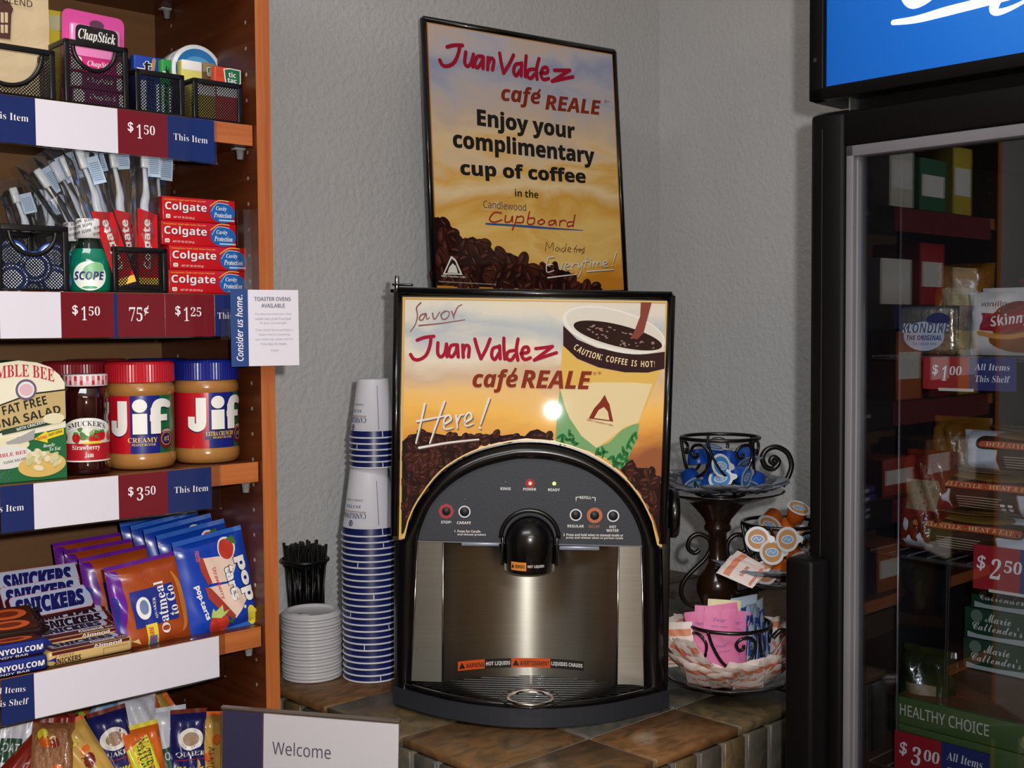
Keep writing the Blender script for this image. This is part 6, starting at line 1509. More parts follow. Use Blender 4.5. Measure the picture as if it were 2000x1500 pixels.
tiers = [(0, 0, .029, .096, .106, .0625), (.088, .045, .172, .100, .249, .058), (COLX + .004, COLY, .294, .100, .377, .060)]
for (x, y, zr, R, zc, rc) in tiers:
    mb = MB(); mb.lathe([(0, zr - .016), (.035, zr - .017), (.06, zr - .014), (R - .012, zr - .004), (R - .001, zr - .0005), (R, zr + .001), (R - .002, zr + .0015), (R - .014, zr - .001), (.06, zr - .010), (0, zr - .012)], DISH, TR(x, y, 0), 56); mb.build('saucer', st)
    mb = MB(); zb = zr - .008; ring = lambda r, z: [(x + r * cos(a), y + r * sin(a), z) for a in [2 * pi * i / 48 for i in range(48)]]
    mb.tube(ring(rc, zc), .0029, IRON, None, 8, closed=True); mb.tube(ring(rc * .62, zb + .003), .0026, IRON, None, 8, closed=True)
    hgt = zc - zb; k = hgt / .0855; S2 = [(-.042, 0), (-.036, -.022), (-.022, -.045), (-.004, -.055), (.016, -.050), (.029, -.036), (.032, -.019), (.022, -.008), (.008, -.008), (0, -.016), (.004, -.025), (.011, -.024), (.0115, -.018)]
    tail = [(-.004, -.055), (-.003, -.068), (.004, -.078), (.010, -.0825)]
    rr = lambda z: rc * (.62 + .38 * min(1, max(0, (z - zb) / hgt)) ** .55)
    for q in range(5):
        a0 = -pi / 2 + 2 * pi * q / 5 + (.0 if zr < .1 else .25)
        for PP in (S2, tail):
            pts = []
            for a, dz in catmull([(a * k, dz * k, 0) for a, dz in PP], 6) and [(v.x, v.y) for v in catmull([(a * k, dz * k, 0) for a, dz in PP], 6)]:
                z = zc + dz; t = a0 + a / rc; pts.append((x + (rr(z) + .001) * cos(t), y + (rr(z) + .001) * sin(t), z))
            mb.tube(pts, .0025, IRON, None, 7)
    mb.build('wire_cup', st)
    if zr > .1 and zr < .2:
        mb = MB(); mb.tube(catmull([(COLX, COLY, .12), (.03, .07, .135), (.065, .05, .150), (x, y, .157)], 6), .005, IRON, None, 8); mb.build('arm', st)
    if zr < .1:
        mb = MB(); mb.tube(catmull([(COLX, COLY, .012), (0, .05, .008), (x, y, .013)], 6), .006, IRON, None, 8); mb.build('arm', st)
mb = MB(); mb.tube(catmull(fcp([(1512, 906), (1505, 900), (1512, 893), (1521, 902), (1511, 915), (1496, 912), (1489, 895), (1497, 879), (1517, 873), (1538, 885), (1546, 908), (1540, 930), (1528, 950)], COLY), 6), .0042, IRON, None, 8); mb.build('scroll_handle', st)
mb = MB(); mb.tube(catmull(fcp([(1510, 1245), (1524, 1232), (1541, 1236), (1551, 1256), (1546, 1282), (1530, 1300)], .0), 6), .004, IRON, None, 8); mb.build('scroll_handle', st)

CB = mat('17459f', .25, coat=.4, name='creamer_blue'); CO = mat('ad5316', .25, coat=.4, name='creamer_orange'); FOIL = mat('dfe2ea', .3, .2, name='foil_white')
def creamer(M, label, col, group, src=None):
    if src is not None: return dup(src, M, label)
    t = thing('creamer_cup', label, 'creamer', M, group)
    mb = MB(); mb.lathe([(0, -.013), (.0135, -.013), (.0145, -.012), (.0185, .009), (.0185, .010), (.0205, .0105), (.0205, .0115), (0, .0115)], col, None, 28); mb.build('cup_body', t)
    mb = MB(); P = [(.0212 * cos(a), .0212 * sin(a)) for a in [radians(20 + 320 * i / 28) for i in range(29)]] + [(.0275, -.004), (.029, 0), (.0275, .004)]
    mb.flat(P, [tuple(range(len(P)))], face_top(.0118), FOIL, 0); f = face_top(.0118)
    mb.oval(0, 0, .0165, .0165, f, mat('3f7fc0', .35, name='foil_blue') if col is CB else mat('b98a5c', .35, name='foil_tan'), .0002); mb.oval(0, 0, .0115, .0075, f, FOIL, .0004); mb.oval(0, 0, .0095, .0058, f, mat('7d9fc4', .35, name='foil_logo'), .0006); mb.stroke([(-.006, -.001), (-.002, .003), (.002, -.002), (.006, .002)], .0012, f, FOIL, .0008)
    mb.build('foil_lid', t); return t
def cpos(px, py, y, ax, ay, az=0): 
    p = FC.px(px, py, y); return FC.M @ TR(p.x, y, p.z) @ Matrix.Rotation(az, 4, 'Z') @ Matrix.Rotation(ax, 4, 'X') @ Matrix.Rotation(ay, 4, 'Y')
K_ = SC(.88, .88, .95)
src = None
for i, (px, py, y, ax, ay) in enumerate(((1362, 893, .075, 3.0, .1), (1350, 935, .072, 2.4, .3), (1400, 912, .045, 1.25, .5), (1410, 942, .04, .9, -.3), (1388, 945, .06, 2.5, 0), (1424, 897, .085, 2.9, -.2), (1456, 890, .075, 2.6, .3), (1446, 928, .05, 1.9, .9), (1476, 940, .075, 2.6, -.5), (1390, 885, .11, .2, .2), (1440, 900, .115, .3, -.3), (1425, 935, .09, 2.8, .2))):
    t = creamer(cpos(px, py, y, ax, ay) @ K_, 'blue creamer cup in the top iron cup of the condiment stand', CB, 'blue creamer cups', src); src = src or t
src = None
for i, (px, py, y, ax, ay) in enumerate(((1508, 1014, .05, 2.3, -.5), (1556, 1003, .04, .5, .2), (1482, 1052, .0, 1.45, -.35), (1503, 1080, -.01, 1.3, .1), (1531, 1052, -.012, 1.5, .25), (1563, 1052, .02, 1.1, .6), (1474, 1113, .02, 2.4, .5), (1526, 1112, -.01, 2.5, -.3), (1548, 1085, .01, 2.2, .4), (1500, 1040, .06, .6, .4), (1535, 1030, .06, 2.7, .1), (1502, 1120, .0, 1.2, -.6), (1556, 1118, .03, 2.7, .2))):
    t = creamer(cpos(px, py, y, ax, ay) @ K_, 'orange creamer cup in the middle tier beside the freezer', CO, 'orange creamer cups', src); src = src or t
# sweetener sachets
def sachet(M, label, cols, group, w=.046, h=.062, txt=None, src=None, seed=1):
    if src is not None: return dup(src, M, label)
    t = thing('sachet', label, 'sachet', M, group); fn = pouch_fn(w, h, .0055, .07, seed, .7)
    mb = MB(); pouch(mb, fn, cols[0], cols[0], 8, 12, crimp=.07); mb.build('paper', t)
    mb = MB(); f = face_pouch(fn, w, h); L = .006; f2 = lambda a, b, off=0.: (lambda p: (p[0], -p[1], p[2]))(f(a, b, off))
    for ff in (f, f2):
        if txt == 'pink': mb.text('Sweet', ff, cols[1], -.011, .012, .022, .0055, 'sbi', off=.0006, lim=L); mb.text('low calorie sweetener', ff, cols[1], -.013, .004, .026, .003, 's', off=.0006, lim=L); mb.rect(-.015, -.02, .012, -.017, ff, cols[2], .0006, L)
        elif txt == 'blue': mb.rect(-.0225, -.012, .0225, .016, ff, cols[1], .0005, L); mb.text('EQUAL', ff, cols[0], -.019, -.004, .038, .011, 'b', off=.0009, lim=L)
        elif txt == 'sugar': mb.rect(-.02, .010, .02, .020, ff, cols[1], .0005, L); mb.text('SUGAR', ff, cols[2], -.012, -.008, .024, .006, 'b', off=.0006, lim=L); mb.rect(-.02, -.026, .02, -.022, ff, cols[1], .0005, L)
        else: mb.rect(-.016, -.004, .016, .010, ff, cols[1], .0005, L)
    mb.build('print', t); return t
PK = mat('e37fae', .55, name='sachet_pink'); PKD = mat('9a6ab0', .6, name='sachet_violet_ink'); PKR = mat('c04a7a', .6, name='sachet_rose')
BW = mat('b9cbe0', .55, name='sachet_pale_blue'); BD = mat('2a4f9e', .5, name='sachet_blue_ink'); YW = mat('e6dfae', .55, name='sachet_yellow'); SW = mat('e9dcd6', .55, name='sachet_white'); SO = mat('d98a6a', .55, name='sachet_orange_ink'); SP2 = mat('c9624a', .55, name='sachet_red_ink'); SG_ = mat('8d94a0', .55, name='sachet_grey'); SGD = mat('4f5662', .55, name='sachet_dark')
rnd = random.Random(21); src = None
for i, (px, py, y, rz, ry, rx) in enumerate(((1372, 1236, -.026, -22, -10, -6), (1404, 1230, -.034, 0, 5, -8), (1432, 1234, -.030, 12, 10, -4), (1382, 1284, -.034, -16, 10, 4), (1412, 1278, -.042, 4, -10, 2), (1430, 1290, -.036, 14, 14, 4), (1398, 1292, -.038, -8, -16, 4),
        (1386, 1226, -.010, -10, 2, -8), (1416, 1222, -.014, 6, -6, -8), (1372, 1262, -.012, -35, 4, 0), (1400, 1250, -.022, 0, 14, 0), (1428, 1262, -.018, 10, -4, 0), (1384, 1270, .004, 10, 6, 0), (1408, 1268, .008, 0, 10, 0))):
    t = sachet(cpos(px, py, y, radians(rx), radians(ry), radians(rz)), 'pink sweetener sachet in the lowest iron cup', (PK, PKD, PKR), 'pink sweetener sachets', .046, .064, 'pink', src, 3); src = src or t
src = None
for i, (px, py, y, rz, ry, rx) in enumerate(((1465, 1222, -.01, 60, 10, 0), (1476, 1228, -.02, 70, 16, 0), (1488, 1240, -.01, 75, 24, 0), (1472, 1262, -.03, 55, 8, 0), (1485, 1275, -.025, 65, 20, 0), (1462, 1235, .015, 40, 4, 0), (1478, 1215, .02, 50, -8, 0), (1455, 1205, .025, 20, -4, 0), (1497, 1262, -.005, 80, 30, 0))):
    t = sachet(cpos(px, py, y, radians(rx), radians(ry), radians(rz)), 'pale blue sweetener sachet at right in the lowest iron cup', (BW, BD, BD), 'pale blue sweetener sachets', .046, .064, 'blue', src, 5); src = src or t
sachet(cpos(1413, 1213, .008, radians(-6), radians(4), 0), 'single pale yellow sachet standing behind the pink ones', (YW, mat('c9b96a', .5, name='sachet_yellow_ink'), YW), 'yellow sachet', .05, .064, None, None, 7)
src = None
for i in range(44):
    a = -pi / 2 + 2 * pi * (i / 44) + rnd.uniform(-.06, .06); r = .080 + rnd.uniform(-.006, .006); z = .041 + rnd.uniform(0, .016) + (.012 if sin(a) > -.6 else 0)
    M = FC.M @ TR(r * cos(a), r * sin(a), z) @ RZ(a + pi / 2 + rnd.uniform(-.3, .3)) @ RX(radians(rnd.uniform(38, 60))) @ RY(radians(rnd.uniform(-25, 25)))
    t = sachet(M, 'white and orange sugar sachet fanned around the lowest saucer', (SW, SO, SP2), 'sugar sachets around the lowest saucer', .044, .060, 'sugar', src, 9); src = src or t
for i, (px, py, y, rz, ry, rx) in enumerate(((1313, 1262, -.01, -30, -12, -10), (1326, 1255, -.02, -20, -6, -6))):
    sachet(cpos(px, py, y, radians(rx), radians(ry), radians(rz)), 'sugar sachet standing up at left edge of the lowest saucer', (SW, SO, SP2), 'upright sugar sachets', .036, .064, 'sugar', src, 9)
src0 = src
for i in range(26):
    a = -.75 + (pi + 1.5) * i / 25 + rnd.uniform(-.08, .08); r = .083 + rnd.uniform(-.006, .004); z = .064 + rnd.uniform(0, .014)
    dup(src, FC.M @ TR(r * cos(a), r * sin(a), z) @ RZ(a + pi / 2 + rnd.uniform(-.5, .5)) @ RX(radians(rnd.uniform(24, 44))) @ RY(radians(rnd.uniform(-30, 30))) @ SC(1.1, 1, 1.), 'white and orange sugar sachet piled at side or back of the lowest saucer', 'sugar sachets piled around the lowest saucer')
src = None
for i in range(24):
    a = 2 * pi * i / 24; r = .078; x, y, zr = tiers[2][0], tiers[2][1], tiers[2][2]
    M = FC.M @ TR(x + r * cos(a), y + r * sin(a), zr + .008 + rnd.uniform(0, .007)) @ RZ(a + pi / 2 + rnd.uniform(-.5, .5)) @ RX(radians(rnd.uniform(68, 84))) @ RY(radians(rnd.uniform(-40, 40)))
    t = sachet(M, 'grey and white sachet lying on the top saucer', (SG_, SGD, SGD), 'grey sachets on the top saucer', .042, .058, None, src, 11); src = src or t
for i in range(14):
    a = 2 * pi * i / 14; x, y, zr = tiers[1][0], tiers[1][1], tiers[1][2]; r = .074
    M = FC.M @ TR(x + r * cos(a), y + r * sin(a), zr + .007 + rnd.uniform(0, .006)) @ RZ(a + pi / 2 + rnd.uniform(-.5, .5)) @ RX(radians(rnd.uniform(70, 84))) @ RY(radians(rnd.uniform(-40, 40)))
    dup(src, M, 'grey and white sachet lying on the middle saucer', 'grey sachets on the middle saucer')
for i, (px, py, y, rz, ry, rx) in enumerate(((1448, 1116, -.02, -10, -60, -56), (1456, 1110, -.01, -10, -54, -52))):
    dup(src0, cpos(px, py, y, radians(rx), radians(ry), radians(rz)), 'cream and red sachet leaning out of the middle saucer', 'sachets leaning out of the middle saucer')

# ================================================================== FREEZER
FBK = mat('080707', .45, 0, .18, coat=.0, name='freezer_black'); LINER = noisy('grey_liner', [(.3, '1c1c20'), (.7, '222226')], (5, 5, 5), 3, .5); TRIM = noisy('grey_gasket', [(.3, '6c6a70'), (.7, '767479')], (8, 8, 8), 3, .4)
fz_ = lambda X, Y, y=0.: FF.px(X, Y, y)
fw, fd = .74, .72
zdt = fz_(1580, 226).z; zg = fz_(1648, 285).z
fr_ = thing('display_freezer', 'tall black display freezer with a glass door and lit blue header', 'freezer', FF.M)
mb = MB()
mb.b2((.004, .062, .06), (.034, fd, zdt), FBK); mb.b2((fw - .034, .062, .06), (fw - .004, fd, zdt), FBK); mb.b2((.034, fd - .03, .06), (fw - .034, fd, zdt), FBK); mb.b2((.004, .062, zdt - .035), (fw - .004, fd, zdt + .004), FBK); mb.b2((.004, .062, 0), (fw - .004, fd, .24), FBK)
mb.build('cabinet_shell', fr_)
mb = MB(); mb.b2((.0345, .066, .241), (.037, fd - .032, zdt - .036), LINER); mb.b2((fw - .037, .066, .241), (fw - .0345, fd - .032, zdt - .036), LINER); mb.b2((.037, fd - .034, .241), (fw - .037, fd - .0305, zdt - .036), LINER); mb.b2((.037, .066, zdt - .0385), (fw - .037, fd - .034, zdt - .036), LINER); mb.b2((.037, .066, .2405), (fw - .037, fd - .034, .243), LINER); mb.build('liner', fr_)
dr = MB(); xg = .0495
dr.b2((.0, 0, .12), (xg, .058, zdt), FBK, r=.006); dr.b2((fw - xg, 0, .12), (fw, .058, zdt), FBK, r=.006); dr.b2((xg - .006, .002, zg), (fw - xg + .006, .056, zdt - .0005), FBK, r=.004); dr.b2((xg - .006, .002, .121), (fw - xg + .006, .056, .2), FBK, r=.004)
dr.b2((.018, -.0008, .13), (.0186, .001, zdt - .02), mat('3b3b40', .3, name='door_seam'))
door = dr.build('door', fr_)
mb = MB(); tw = .0135
mb.b2((xg, .004, .2), (xg + tw * .72, .03, zg), TRIM, r=.001); mb.b2((xg + tw * .72, .010, .2), (xg + tw, .03, zg), TRIM, r=.001); mb.b2((fw - xg - tw, .004, .2), (fw - xg, .03, zg), TRIM, r=.001); mb.b2((xg, .004, zg - tw), (fw - xg, .03, zg), TRIM, r=.001); mb.b2((xg, .004, .2), (fw - xg, .03, .2 + tw), TRIM, r=.001); mb.build('gasket_trim', door)
mb = MB(); mb.b2((xg + tw - .001, .018, .2), (fw - xg - tw + .001, .022, zg - .004), clear('door_glass', 'eceff3', .012, .004)); mb.build('glass_pane', door)
zh = fz_(1560, 1090, -.04).z
mb = MB(); mb.b2((-.006, -.045, .45), (.036, -.004, zh), FBK, r=.007, seg=3); mb.b2((.004, -.006, zh - .06), (.03, .004, zh - .02), FBK); mb.b2((.004, -.006, .50), (.03, .004, .54), FBK); mb.build('door_handle', door)
mb = MB(); a = fz_(1592, 212), fz_(1655, 196); mb.b2((.004, .01, zdt + .002), (.052, .05, zdt + .0035), mat('aeb4b8', .25, .9, name='hinge_steel')); mb.b2((.048, .012, zdt), (.05, .05, zdt + .018), mat('aeb4b8', .25, .9, name='hinge_steel')); mb.b2((.052, .03, zdt + .002), (fw - .01, .09, zdt + .022), FBK); mb.build('hinge_plate', fr_)
# lit header
z0h = fz_(1584, 199).z; hz = z0h + .42; px0 = fz_(1609, 170).x; pz0 = fz_(1609, 170).z
mb = MB(); mb.b2((-.001, .012, z0h), (fw, .30, hz), FBK); mb.b2((-.001, -.002, z0h), (px0, .014, hz), FBK, r=.002); mb.b2((-.001, -.002, z0h), (fw, .014, pz0), FBK, r=.002); mb.b2((fw - px0, -.002, z0h), (fw, .014, hz), FBK, r=.002); mb.b2((-.001, -.002, hz - px0), (fw, .014, hz), FBK, r=.002)
mb.cyl(.003, 0, .0015, mat('50504f', .3, .8, name='screw_grey'), TR(.009, -.002, fz_(1595, 118).z) @ RX(pi / 2), 12); hd = mb.build('header_box', fr_)
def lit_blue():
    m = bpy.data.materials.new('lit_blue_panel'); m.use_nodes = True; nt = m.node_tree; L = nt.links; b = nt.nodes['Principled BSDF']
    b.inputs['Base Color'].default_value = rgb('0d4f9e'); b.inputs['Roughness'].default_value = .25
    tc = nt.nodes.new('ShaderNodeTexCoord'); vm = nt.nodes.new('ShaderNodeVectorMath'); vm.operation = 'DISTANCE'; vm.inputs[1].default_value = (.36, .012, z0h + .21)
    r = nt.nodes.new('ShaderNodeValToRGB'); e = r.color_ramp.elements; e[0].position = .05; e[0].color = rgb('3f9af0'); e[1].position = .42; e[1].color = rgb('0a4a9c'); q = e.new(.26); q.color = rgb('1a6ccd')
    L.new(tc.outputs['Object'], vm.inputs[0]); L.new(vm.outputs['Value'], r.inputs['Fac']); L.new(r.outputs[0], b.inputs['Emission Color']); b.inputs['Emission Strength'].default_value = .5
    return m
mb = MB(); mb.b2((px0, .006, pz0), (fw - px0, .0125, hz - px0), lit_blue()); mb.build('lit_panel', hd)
mb = MB(); f = face_y(.006); qf = lambda X, Y: (lambda p: (p.x, p.z))(FF.px(X, Y, .006)); WE = mat('f4fbff', .4, emit=1.6, name='lit_white_script')
mpx = .00072
mb.stroke([qf(1745, 44), qf(1790, 38), qf(1850, 22), qf(1945, -2), qf(2060, -32)], .006, f, WE, .0006, .010, .011)
mb.stroke([qf(1775, -60), qf(1765, -20), qf(1776, 4), qf(1796, 5), qf(1825, -14), qf(1850, -50)], .009, f, WE, .0006, .008, .012)
mb.stroke([qf(1968, -60), qf(1950, -10), qf(1940, 14), qf(1948, 24), qf(1975, 16), qf(2010, -2)], .009, f, WE, .0006, .003, .009)
mb.stroke([qf(1960, -12), qf(1948, 4), qf(1942, 22)], .009, f, WE, .0006, .008); mb.build('white_script', hd)
# shelves
WIRE = mat('77777c', .3, .7, name='shelf_wire'); FSH = [1.431, 1.176, .895, .62, .38]
for z in FSH:
    mb = MB()
    for y in (.085, .25, .42, .60): mb.tube([(.037, y, z - .004), (fw - .037, y, z - .004)], .003, WIRE, None, 6)
    for i in range(26): x = .042 + (fw - .084) * i / 25; mb.tube([(x, .083, z - .0015), (x, .62, z - .0015)], .0013, WIRE, None, 5)
    mb.build('wire_shelf', fr_)
for x in (fz_(1757, 760, .078).x, fw - .1):
    mb = MB(); mb.tube([(x, .078, .25), (x, .078, zdt - .04)], .0018, WIRE, None, 6); mb.build('thin_upright', fr_)  # thin uprights added to draw a vertical line inside the door
# price tags
T_RED2 = mat('a3202a', .35, coat=.2, name='freezer_red_card'); T_BLUE2 = mat('24346f', .35, coat=.2, name='freezer_navy_card')
def ftag(px0, px1, px2, py, ytop, ybot, label, big, sup, lines, y=.078):
    fr = FF; x0, xm, x1 = fr.px(px0, py, y).x, fr.px(px1, py, y).x, fr.px(px2, py, y).x; zt, zb = fr.px(px0, ytop, y).z, fr.px(px0, ybot, y).z
    t = thing('price_tag', label, 'price tag', FF.M @ TR(x0, y, zb)); h = zt - zb; w = x1 - x0
    mb = MB(); mb.b2((0, 0, 0), (xm - x0, .0012, h), T_RED2); mb.build('red_card', t)
    mb = MB(); mb.b2((xm - x0, 0, 0), (w, .0012, h), T_BLUE2); mb.build('navy_card', t)
    mb = MB(); f = face_y(0); rw = xm - x0; bh = h * .46; gx = rw * (.36 if big != '1' else .40)
    gw = bh * .38 if big == '1' else bh * .5
    mb.text('$', f, T_INK, gx - bh * .66, h * .42, bh * .42, bh * .76, 'n', fat=.012, shear=.1); mb.text(big, f, T_INK, gx, h * .27, gw, bh, 'sbi' if False else 'sb', shear=.12); mb.text(sup, f, T_INK, gx + gw + bh * .2, h * .45, bh * .84, bh * .6, 'sb', shear=.1)
    for i, s in enumerate(lines): mb.text(s, f, T_INK, rw + (w - rw) * .12, h * (.62 - .36 * i), (w - rw) * .74, h * .2, 'sb', shear=.15, fat=-.008)
    mb.build('lettering', t)
    mb = MB(); mb.b2((rw * .35, -.001, -.0018), (rw * 1.1, .0012, .0018), mat('d9d4cc', .3, name='clip_white')); mb.b2((0, .0012, h - .004), (w, .004, h), CLEARP); mb.build('clip', t)
ftag(1803, 1893, 1985, 725, 697, 759, 'red and navy $1.00 price tag under the foil ice cream packs', '1', '00', ('All Items', 'This Shelf'))
ftag(1901, 1992, 2090, 1100, 1062, 1148, 'red and navy $2.50 price tag over the green dinner boxes', '2', '50', ('All Items', 'This Shelf'))
ftag(1747, 1838, 1932, 1465, 1425, 1505, 'red and navy price tag on the lowest frozen dinner boxes', '3', '00', ('All Items', 'This Shelf'), .066)
# frozen goods
def on_f(px, py, y, z, rz=0): return FF.M @ TR(fz_(px, py, y).x, y, z + .0008) @ RZ(rz)
FOILG = noisy('crinkled_foil', [(.3, 'a89878'), (.7, 'd9cfb6')], (40, 40, 40), 4, .28, .8, 60, .5, dist=.004, metal=.85)
BADGE = mat('b9c4d2', .4, name='badge_pale'); 
def ice_bar(M, label, w=.080, h=.062, dp=.03):
    t = thing('ice_cream_bar', label, 'ice cream', M, 'foil ice cream bars'); mb = MB(); mb.box((0, dp / 2, h / 2), (w, dp, h), FOILG, r=.007, seg=3); mb.prism([(w * .5, .002), (w * .62, .0), (w * .66, h * .98), (w * .52, h)], dp * .3, dp * .6, FOILG); mb.build('foil_wrap', t)
    mb = MB(); f = face_y(-.0002); mb.oval(-.002, h * .38, w * .36, h * .30, f, BADGE); mb.oval(.018, h * .72, w * .2, h * .14, f, mat('2a2d5a', .4, name='badge_navy'), .0003); mb.text('KLONDIKE', f, PAPERW, -w * .43, h * .45, w * .86, h * .2, 'bi', fat=.05, off=.0006); mb.text('KLONDIKE', f, mat('4a5a78', .4, name='badge_ink'), -w * .43, h * .45, w * .86, h * .2, 'bi', off=.0009)
    mb.text('THE ORIGINAL', f, NAVY, -w * .33, h * .30, w * .62, h * .1, 'bi', off=.0006); mb.text('ICE CREAM BAR', f, mat('4a5a78', .4, name='badge_ink'), -w * .22, h * .2, w * .42, h * .05, 's', off=.0006); mb.build('badge', t)
ice_bar(on_f(1807, 690, .10, FSH[0], radians(-4)), 'gold foil ice cream bar just above its price tag'); ice_bar(on_f(1722, 690, .16, FSH[0]), 'gold foil ice cream bar at left behind the thin upright', .06); ice_bar(on_f(1840, 690, .17, FSH[0]), 'gold foil ice cream bar hidden behind the front one')
def ice_sandwich(M, label, w=.115, h=.078):
    t = thing('ice_cream_sandwich', label, 'ice cream', M, 'wrapped ice cream sandwiches'); fn = pouch_fn(h, w, .03, .07, 5, .25); R_ = RY(pi / 2)
    mb = MB(); pouch(mb, fn, mat('d8d2cc', .35, coat=.3, name='wrap_white'), mat('b8c0cc', .35, name='wrap_end'), 12, 22, TR(0, .016, h / 2) @ R_); mb.build('wrapper', t)
    mb = MB(); g = face_pouch(fn, h, w); f = lambda a, b, off=0.: tuple(TR(0, .016, h / 2) @ R_ @ Vector(g(-b, a, off + .0006))); L = .006
    mb.oval(.012, .002, .036, .026, f, mat('7a2a1c', .4, name='wrap_maroon'), .0004, 28, L); mb.poly([(-.035, -.008), (-.034, .014), (.0, .012), (.045, .022), (.045, -.004), (.0, -.012)], f, mat('9c2026', .4, name='wrap_red'), .0008, L); mb.oval(.012, -.02, .036, .016, f, mat('8c5228', .5, name='wafer_brown'), .0007, 24, L)
    V2, F2 = ribbon([(-.036, -.012), (0, -.017), (.045, -.008)], .006); mb.flat(V2, F2, f, mat('cf8f4a', .4, name='wrap_gold'), .001, L)
    mb.text('Skinny', f, PAPERW, -.020, -.008, .05, .018, 'bi', off=.0012, lim=L, rot=.12); mb.text('vanilla', f, mat('5a2a20', .4, name='wrap_ink'), -.034, .022, .03, .007, 'si', off=.0012, lim=L); mb.build('print', t)
ice_sandwich(on_f(1968, 690, .10, FSH[0], radians(-3)), 'white wrapped ice cream sandwich right of the foil bar'); ice_sandwich(on_f(2000, 690, .145, FSH[0], radians(4)), 'second ice cream sandwich, half hidden behind the white one', .115, .084)
SWP = mat('cfd3da', .5, coat=.1, name='sandwich_paper', bump=.5, bscale=30); SBN = mat('3d2416', .4, name='sandwich_label'); SBT = mat('8f6a34', .4, name='label_gold'); SBR = mat('c0502f', .4, name='label_red')
def sandwich(M, label, w=.26):
    t = thing('deli_sandwich', label, 'sandwich', M, 'white wrapped deli sandwiches'); h = .066; fn = pouch_fn(h, w, .075, .05, 8, .12)
    mb = MB(); T_ = TR(0, .04, h / 2) @ RY(pi / 2); pouch(mb, fn, SWP, SWP, 14, 26, T_, crimp=.05); mb.build('paper_wrap', t)
    g = face_pouch(fn, h, w); f = lambda a, b, off=0.: tuple(T_ @ Vector(g(-b, a, off + .0008))); L = .008; mb = MB(); c = -w * .5 + .105
    mb.rect(c - .048, -.0325, c + .040, .012, f, SBT, .0006, L, r=.004); mb.rect(c - .0465, -.0325, c + .0385, .012, f, SBN, .001, L, r=.004)
    mb.rect(c - .075, .008, c + .075, .028, f, SBN, .0014, L, r=.008); mb.rect(c - .071, .011, c + .071, .021, f, SBR, .0018, L, r=.004); mb.text('DELI STYLE \u00b7 HEAT & EAT', f, mat('e8c98a', .5, name='label_cream_ink'), c - .062, .013, .122, .0065, 'sb', off=.0022, lim=L)
    for i in range(5): mb.rect(c - .038, -.003 - .0042 * i, c + .02 - .004 * (i % 2), -.0015 - .0042 * i, f, mat('a99a80', .5, name='label_small_print'), .0013, L)
    for i in range(3):
        for j in range(2): mb.rect(c + .018 + .009 * j, -.014 - .007 * i, c + .0235 + .009 * j, -.0095 - .007 * i, f, PAPERW, .0014, L, r=.001)
    mb.oval(c, .030, .055, .006, f, SBT, .0016, 28, L); mb.build('label', t)
    mb = MB(); V = []; n = 24
    P = [(c + .066 * cos(a), .040 * sin(a)) for a in [2 * pi * i / n for i in range(n)]]
    mb.flat(P, [tuple(range(n))], lambda a, b, off=0.: (a, .028 + b * .75, h + .004 + .006 * (1 - (b / .04) ** 2)), SBT, 0); f2 = lambda a, b, off=0.: (a, .028 + b * .75, h + .0045 + .006 * (1 - (b / .04) ** 2) + off)
    mb.oval(c, 0, .06, .035, f2, mat('5a3a20', .4, name='label_oval_brown'), .0002); mb.text('Premium Choice', f2, mat('e3b06a', .5, name='label_script_gold'), c - .05, -.012, .1, .02, 'sc', off=.0006); mb.build('top_label', t)
w_ = .26
for (xp, yy, z, lab) in ((1735, .10, FSH[1], 'white wrapped deli sandwich, lowest of the stack with the price tag'), (1772, .112, FSH[1] + .0525, 'white wrapped deli sandwich in the middle of its stack'), (1858, .12, FSH[1] + .105, 'topmost white wrapped deli sandwich')):
    sandwich(FF.M @ TR(fz_(xp, 1050, yy).x + w_ / 2, yy, z + .001) @ SC(1, .9, .8), lab, w_)
MG = mat('1d4a34', .4, coat=.2, name='dinner_green'); MW = mat('b9c4c4', .4, coat=.2, name='dinner_pale'); MT = mat('7a4a28', .45, name='dinner_brown')
def dinner(px, y, z, label, second=MW):
    w, dp, h = .225, .17, .0425; x0 = fz_(px, 1240, y).x
    t = thing('frozen_dinner', label, 'frozen dinner', FF.M @ TR(x0, y, z + .0006), 'green frozen dinner boxes'); mb = MB(); mb.b2((0, 0, 0), (w, dp, h), MG, r=.001); mb.build('carton', t)
    mb = MB(); f = face_y(0); P = [(x, y_) for x, y_ in [(.098, h * .98), (.094, h * .7), (.099, h * .4), (.085, h * .22), (.05, h * .16), (.02, h * .16), (.005, h * .22), (.005, h * .03), (.198, h * .03), (.198, h * .98)]]
    mb.poly(P, f, second, .0003); mb.oval(.018, h * .76, .0085, .0085, f, mat('6f8578', .4, name='dinner_seal'), .0004); mb.text('Marie', f, PAPERW, .03, h * .6, .036, h * .3, 'sc', off=.0004); mb.text("Callender's", f, PAPERW, .012, h * .3, .07, h * .3, 'sc', off=.0006)
    mb.oval(.15, h * .5, .03, h * .3, f, mat('8a6a4a', .5, name='dinner_food'), .0006); mb.build('label', t)
zb_ = fz_(1747, 1357, .082).z + .0006; HC2 = zb_
dinner(1881, .262, HC2, 'lowest green frozen dinner box of the three'); dinner(1883, .264, HC2 + .043, 'middle green frozen dinner box of the three'); dinner(1896, .266, HC2 + .086, 'uppermost green frozen dinner box, under its price tag')
HG = mat('4c6636', .4, coat=.2, name='health_green'); HR = mat('7a2a1a', .4, coat=.2, name='health_red')
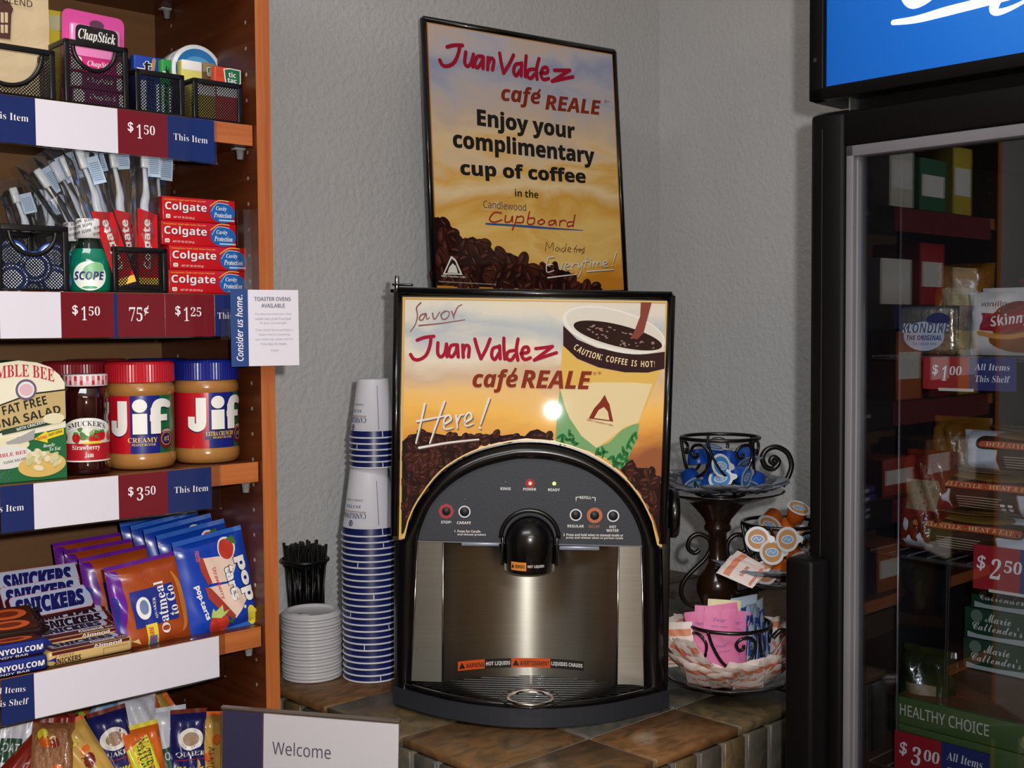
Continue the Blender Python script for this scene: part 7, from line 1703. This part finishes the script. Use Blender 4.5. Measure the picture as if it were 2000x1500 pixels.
def healthy(z, label, py, h):
    w, dp = .27, .42; y = .082; x0 = fz_(1747, py, y).x
    t = thing('frozen_meal_box', label, 'frozen meal', FF.M @ TR(x0, y, z), 'wide green and rust frozen meal boxes'); mb = MB(); mb.b2((0, 0, 0), (w, dp, h), HG, r=.0012); mb.build('carton', t)
    mb = MB(); f = face_y(0); ft = lambda a, b, off=0.: (a, b, h + off)
    mb.rect(.004, .004, w - .004, dp - .004, ft, MT, .0003); mb.rect(.0, .0005, w, .006, ft, HG, .0005)
    for i in range(5): mb.stroke([(.02, .05 + .008 * i), (.06, .045 + .008 * i), (.11, .05 + .008 * i)], .003, ft, mat('b0602a', .5, name='meal_orange'), .0006)
    mb.text('HEALTHY CHOICE', f, mat('cfc8c0', .5, name='meal_ink'), .008, h * .32, .118, h * .42, 's', fat=.008, off=.0005)
    rnd = random.Random(3)
    for i in range(14): mb.oval(rnd.uniform(.15, .255), rnd.uniform(h * .2, h * .8), rnd.uniform(.006, .013), rnd.uniform(.004, .009), f, (mat('b08a3a', .5, name='meal_gold'), HR, mat('7a8a3a', .5, name='meal_olive'))[i % 3], .0004 + i * .00002, 12)
    mb.build('label', t)
hA = fz_(1747, 1357, .082).z; hB = fz_(1747, 1409, .082).z
healthy(hB, 'wide frozen meal box with its name in full on a green front', 1380, hA - hB); healthy(hB - .0445, 'wide frozen meal box half covered by the lowest price tag', 1450, .0435)
tag(MB().b2((0, 0, 0), (.27, .42, hB - .0455 - FSH[2]), HR, r=.001).build('frozen_meal_box', None, FF.M @ TR(fz_(1749, 1450, .084).x, .084, FSH[2] + .0006)), 'rust red frozen meal box at the very bottom of the stack', 'frozen meal', 'wide green and rust frozen meal boxes') if hB - .0455 - FSH[2] > .005 else None
# dim bags in the left column of the freezer
BGM = [noisy('dark_red_bag', [(.3, '5a1a14'), (.6, '7a2a1a'), (.8, '9a6a3a')], (30, 30, 30), 4, .25, .4, 50, .5, .5), noisy('dark_amber_bag', [(.3, '5a3a14'), (.6, '8a5a20'), (.8, '6a2a14')], (25, 25, 25), 4, .25, .5, 40, .5, .5), noisy('dark_green_bag', [(.3, '1a2a1a'), (.6, '3a3a1a'), (.8, '2a2a3a')], (25, 25, 25), 4, .25, .5, 40, .5, .5)]
def bag(x, y, z, w, h, m, seed, label, lie=0):
    t = thing('frozen_bag', label, 'frozen food bag', FF.M @ TR(x, y, z + h / 2 + .001) @ RX(radians(-6)) @ RY(lie), 'frozen food bags'); fn = pouch_fn(w, h, .05, .07, seed, .35)
    mb = MB(); pouch(mb, fn, m, m, 14, 20); mb.build('bag_film', t); mb = MB(); g = face_pouch(fn, w, h); mb.rect(-w * .3, -h * .1, w * .3, h * .2, g, mat('8a7a5a', .5, name='bag_label_dull'), .0005, .008); mb.build('label', t)
bag(.100, .13, FSH[1], .075, .13, BGM[0], 2, 'dark red frozen food bag left of the sandwiches'); bag(.105, .20, FSH[1], .08, .17, BGM[1], 3, 'amber frozen food bag behind the dark red one')
bag(.098, .13, FSH[2], .075, .15, BGM[2], 4, 'dark green frozen food bag left of the dinner boxes'); bag(.098, .22, FSH[0], .08, .12, BGM[1], 6, 'amber frozen food bag at back of the upper shelf')
bag(.20, .30, FSH[0], .13, .10, BGM[0], 7, 'dark red bag behind the foil ice cream bars'); bag(.24, .34, FSH[2], .13, .2, BGM[2], 9, 'dark green bag behind the dinner boxes')
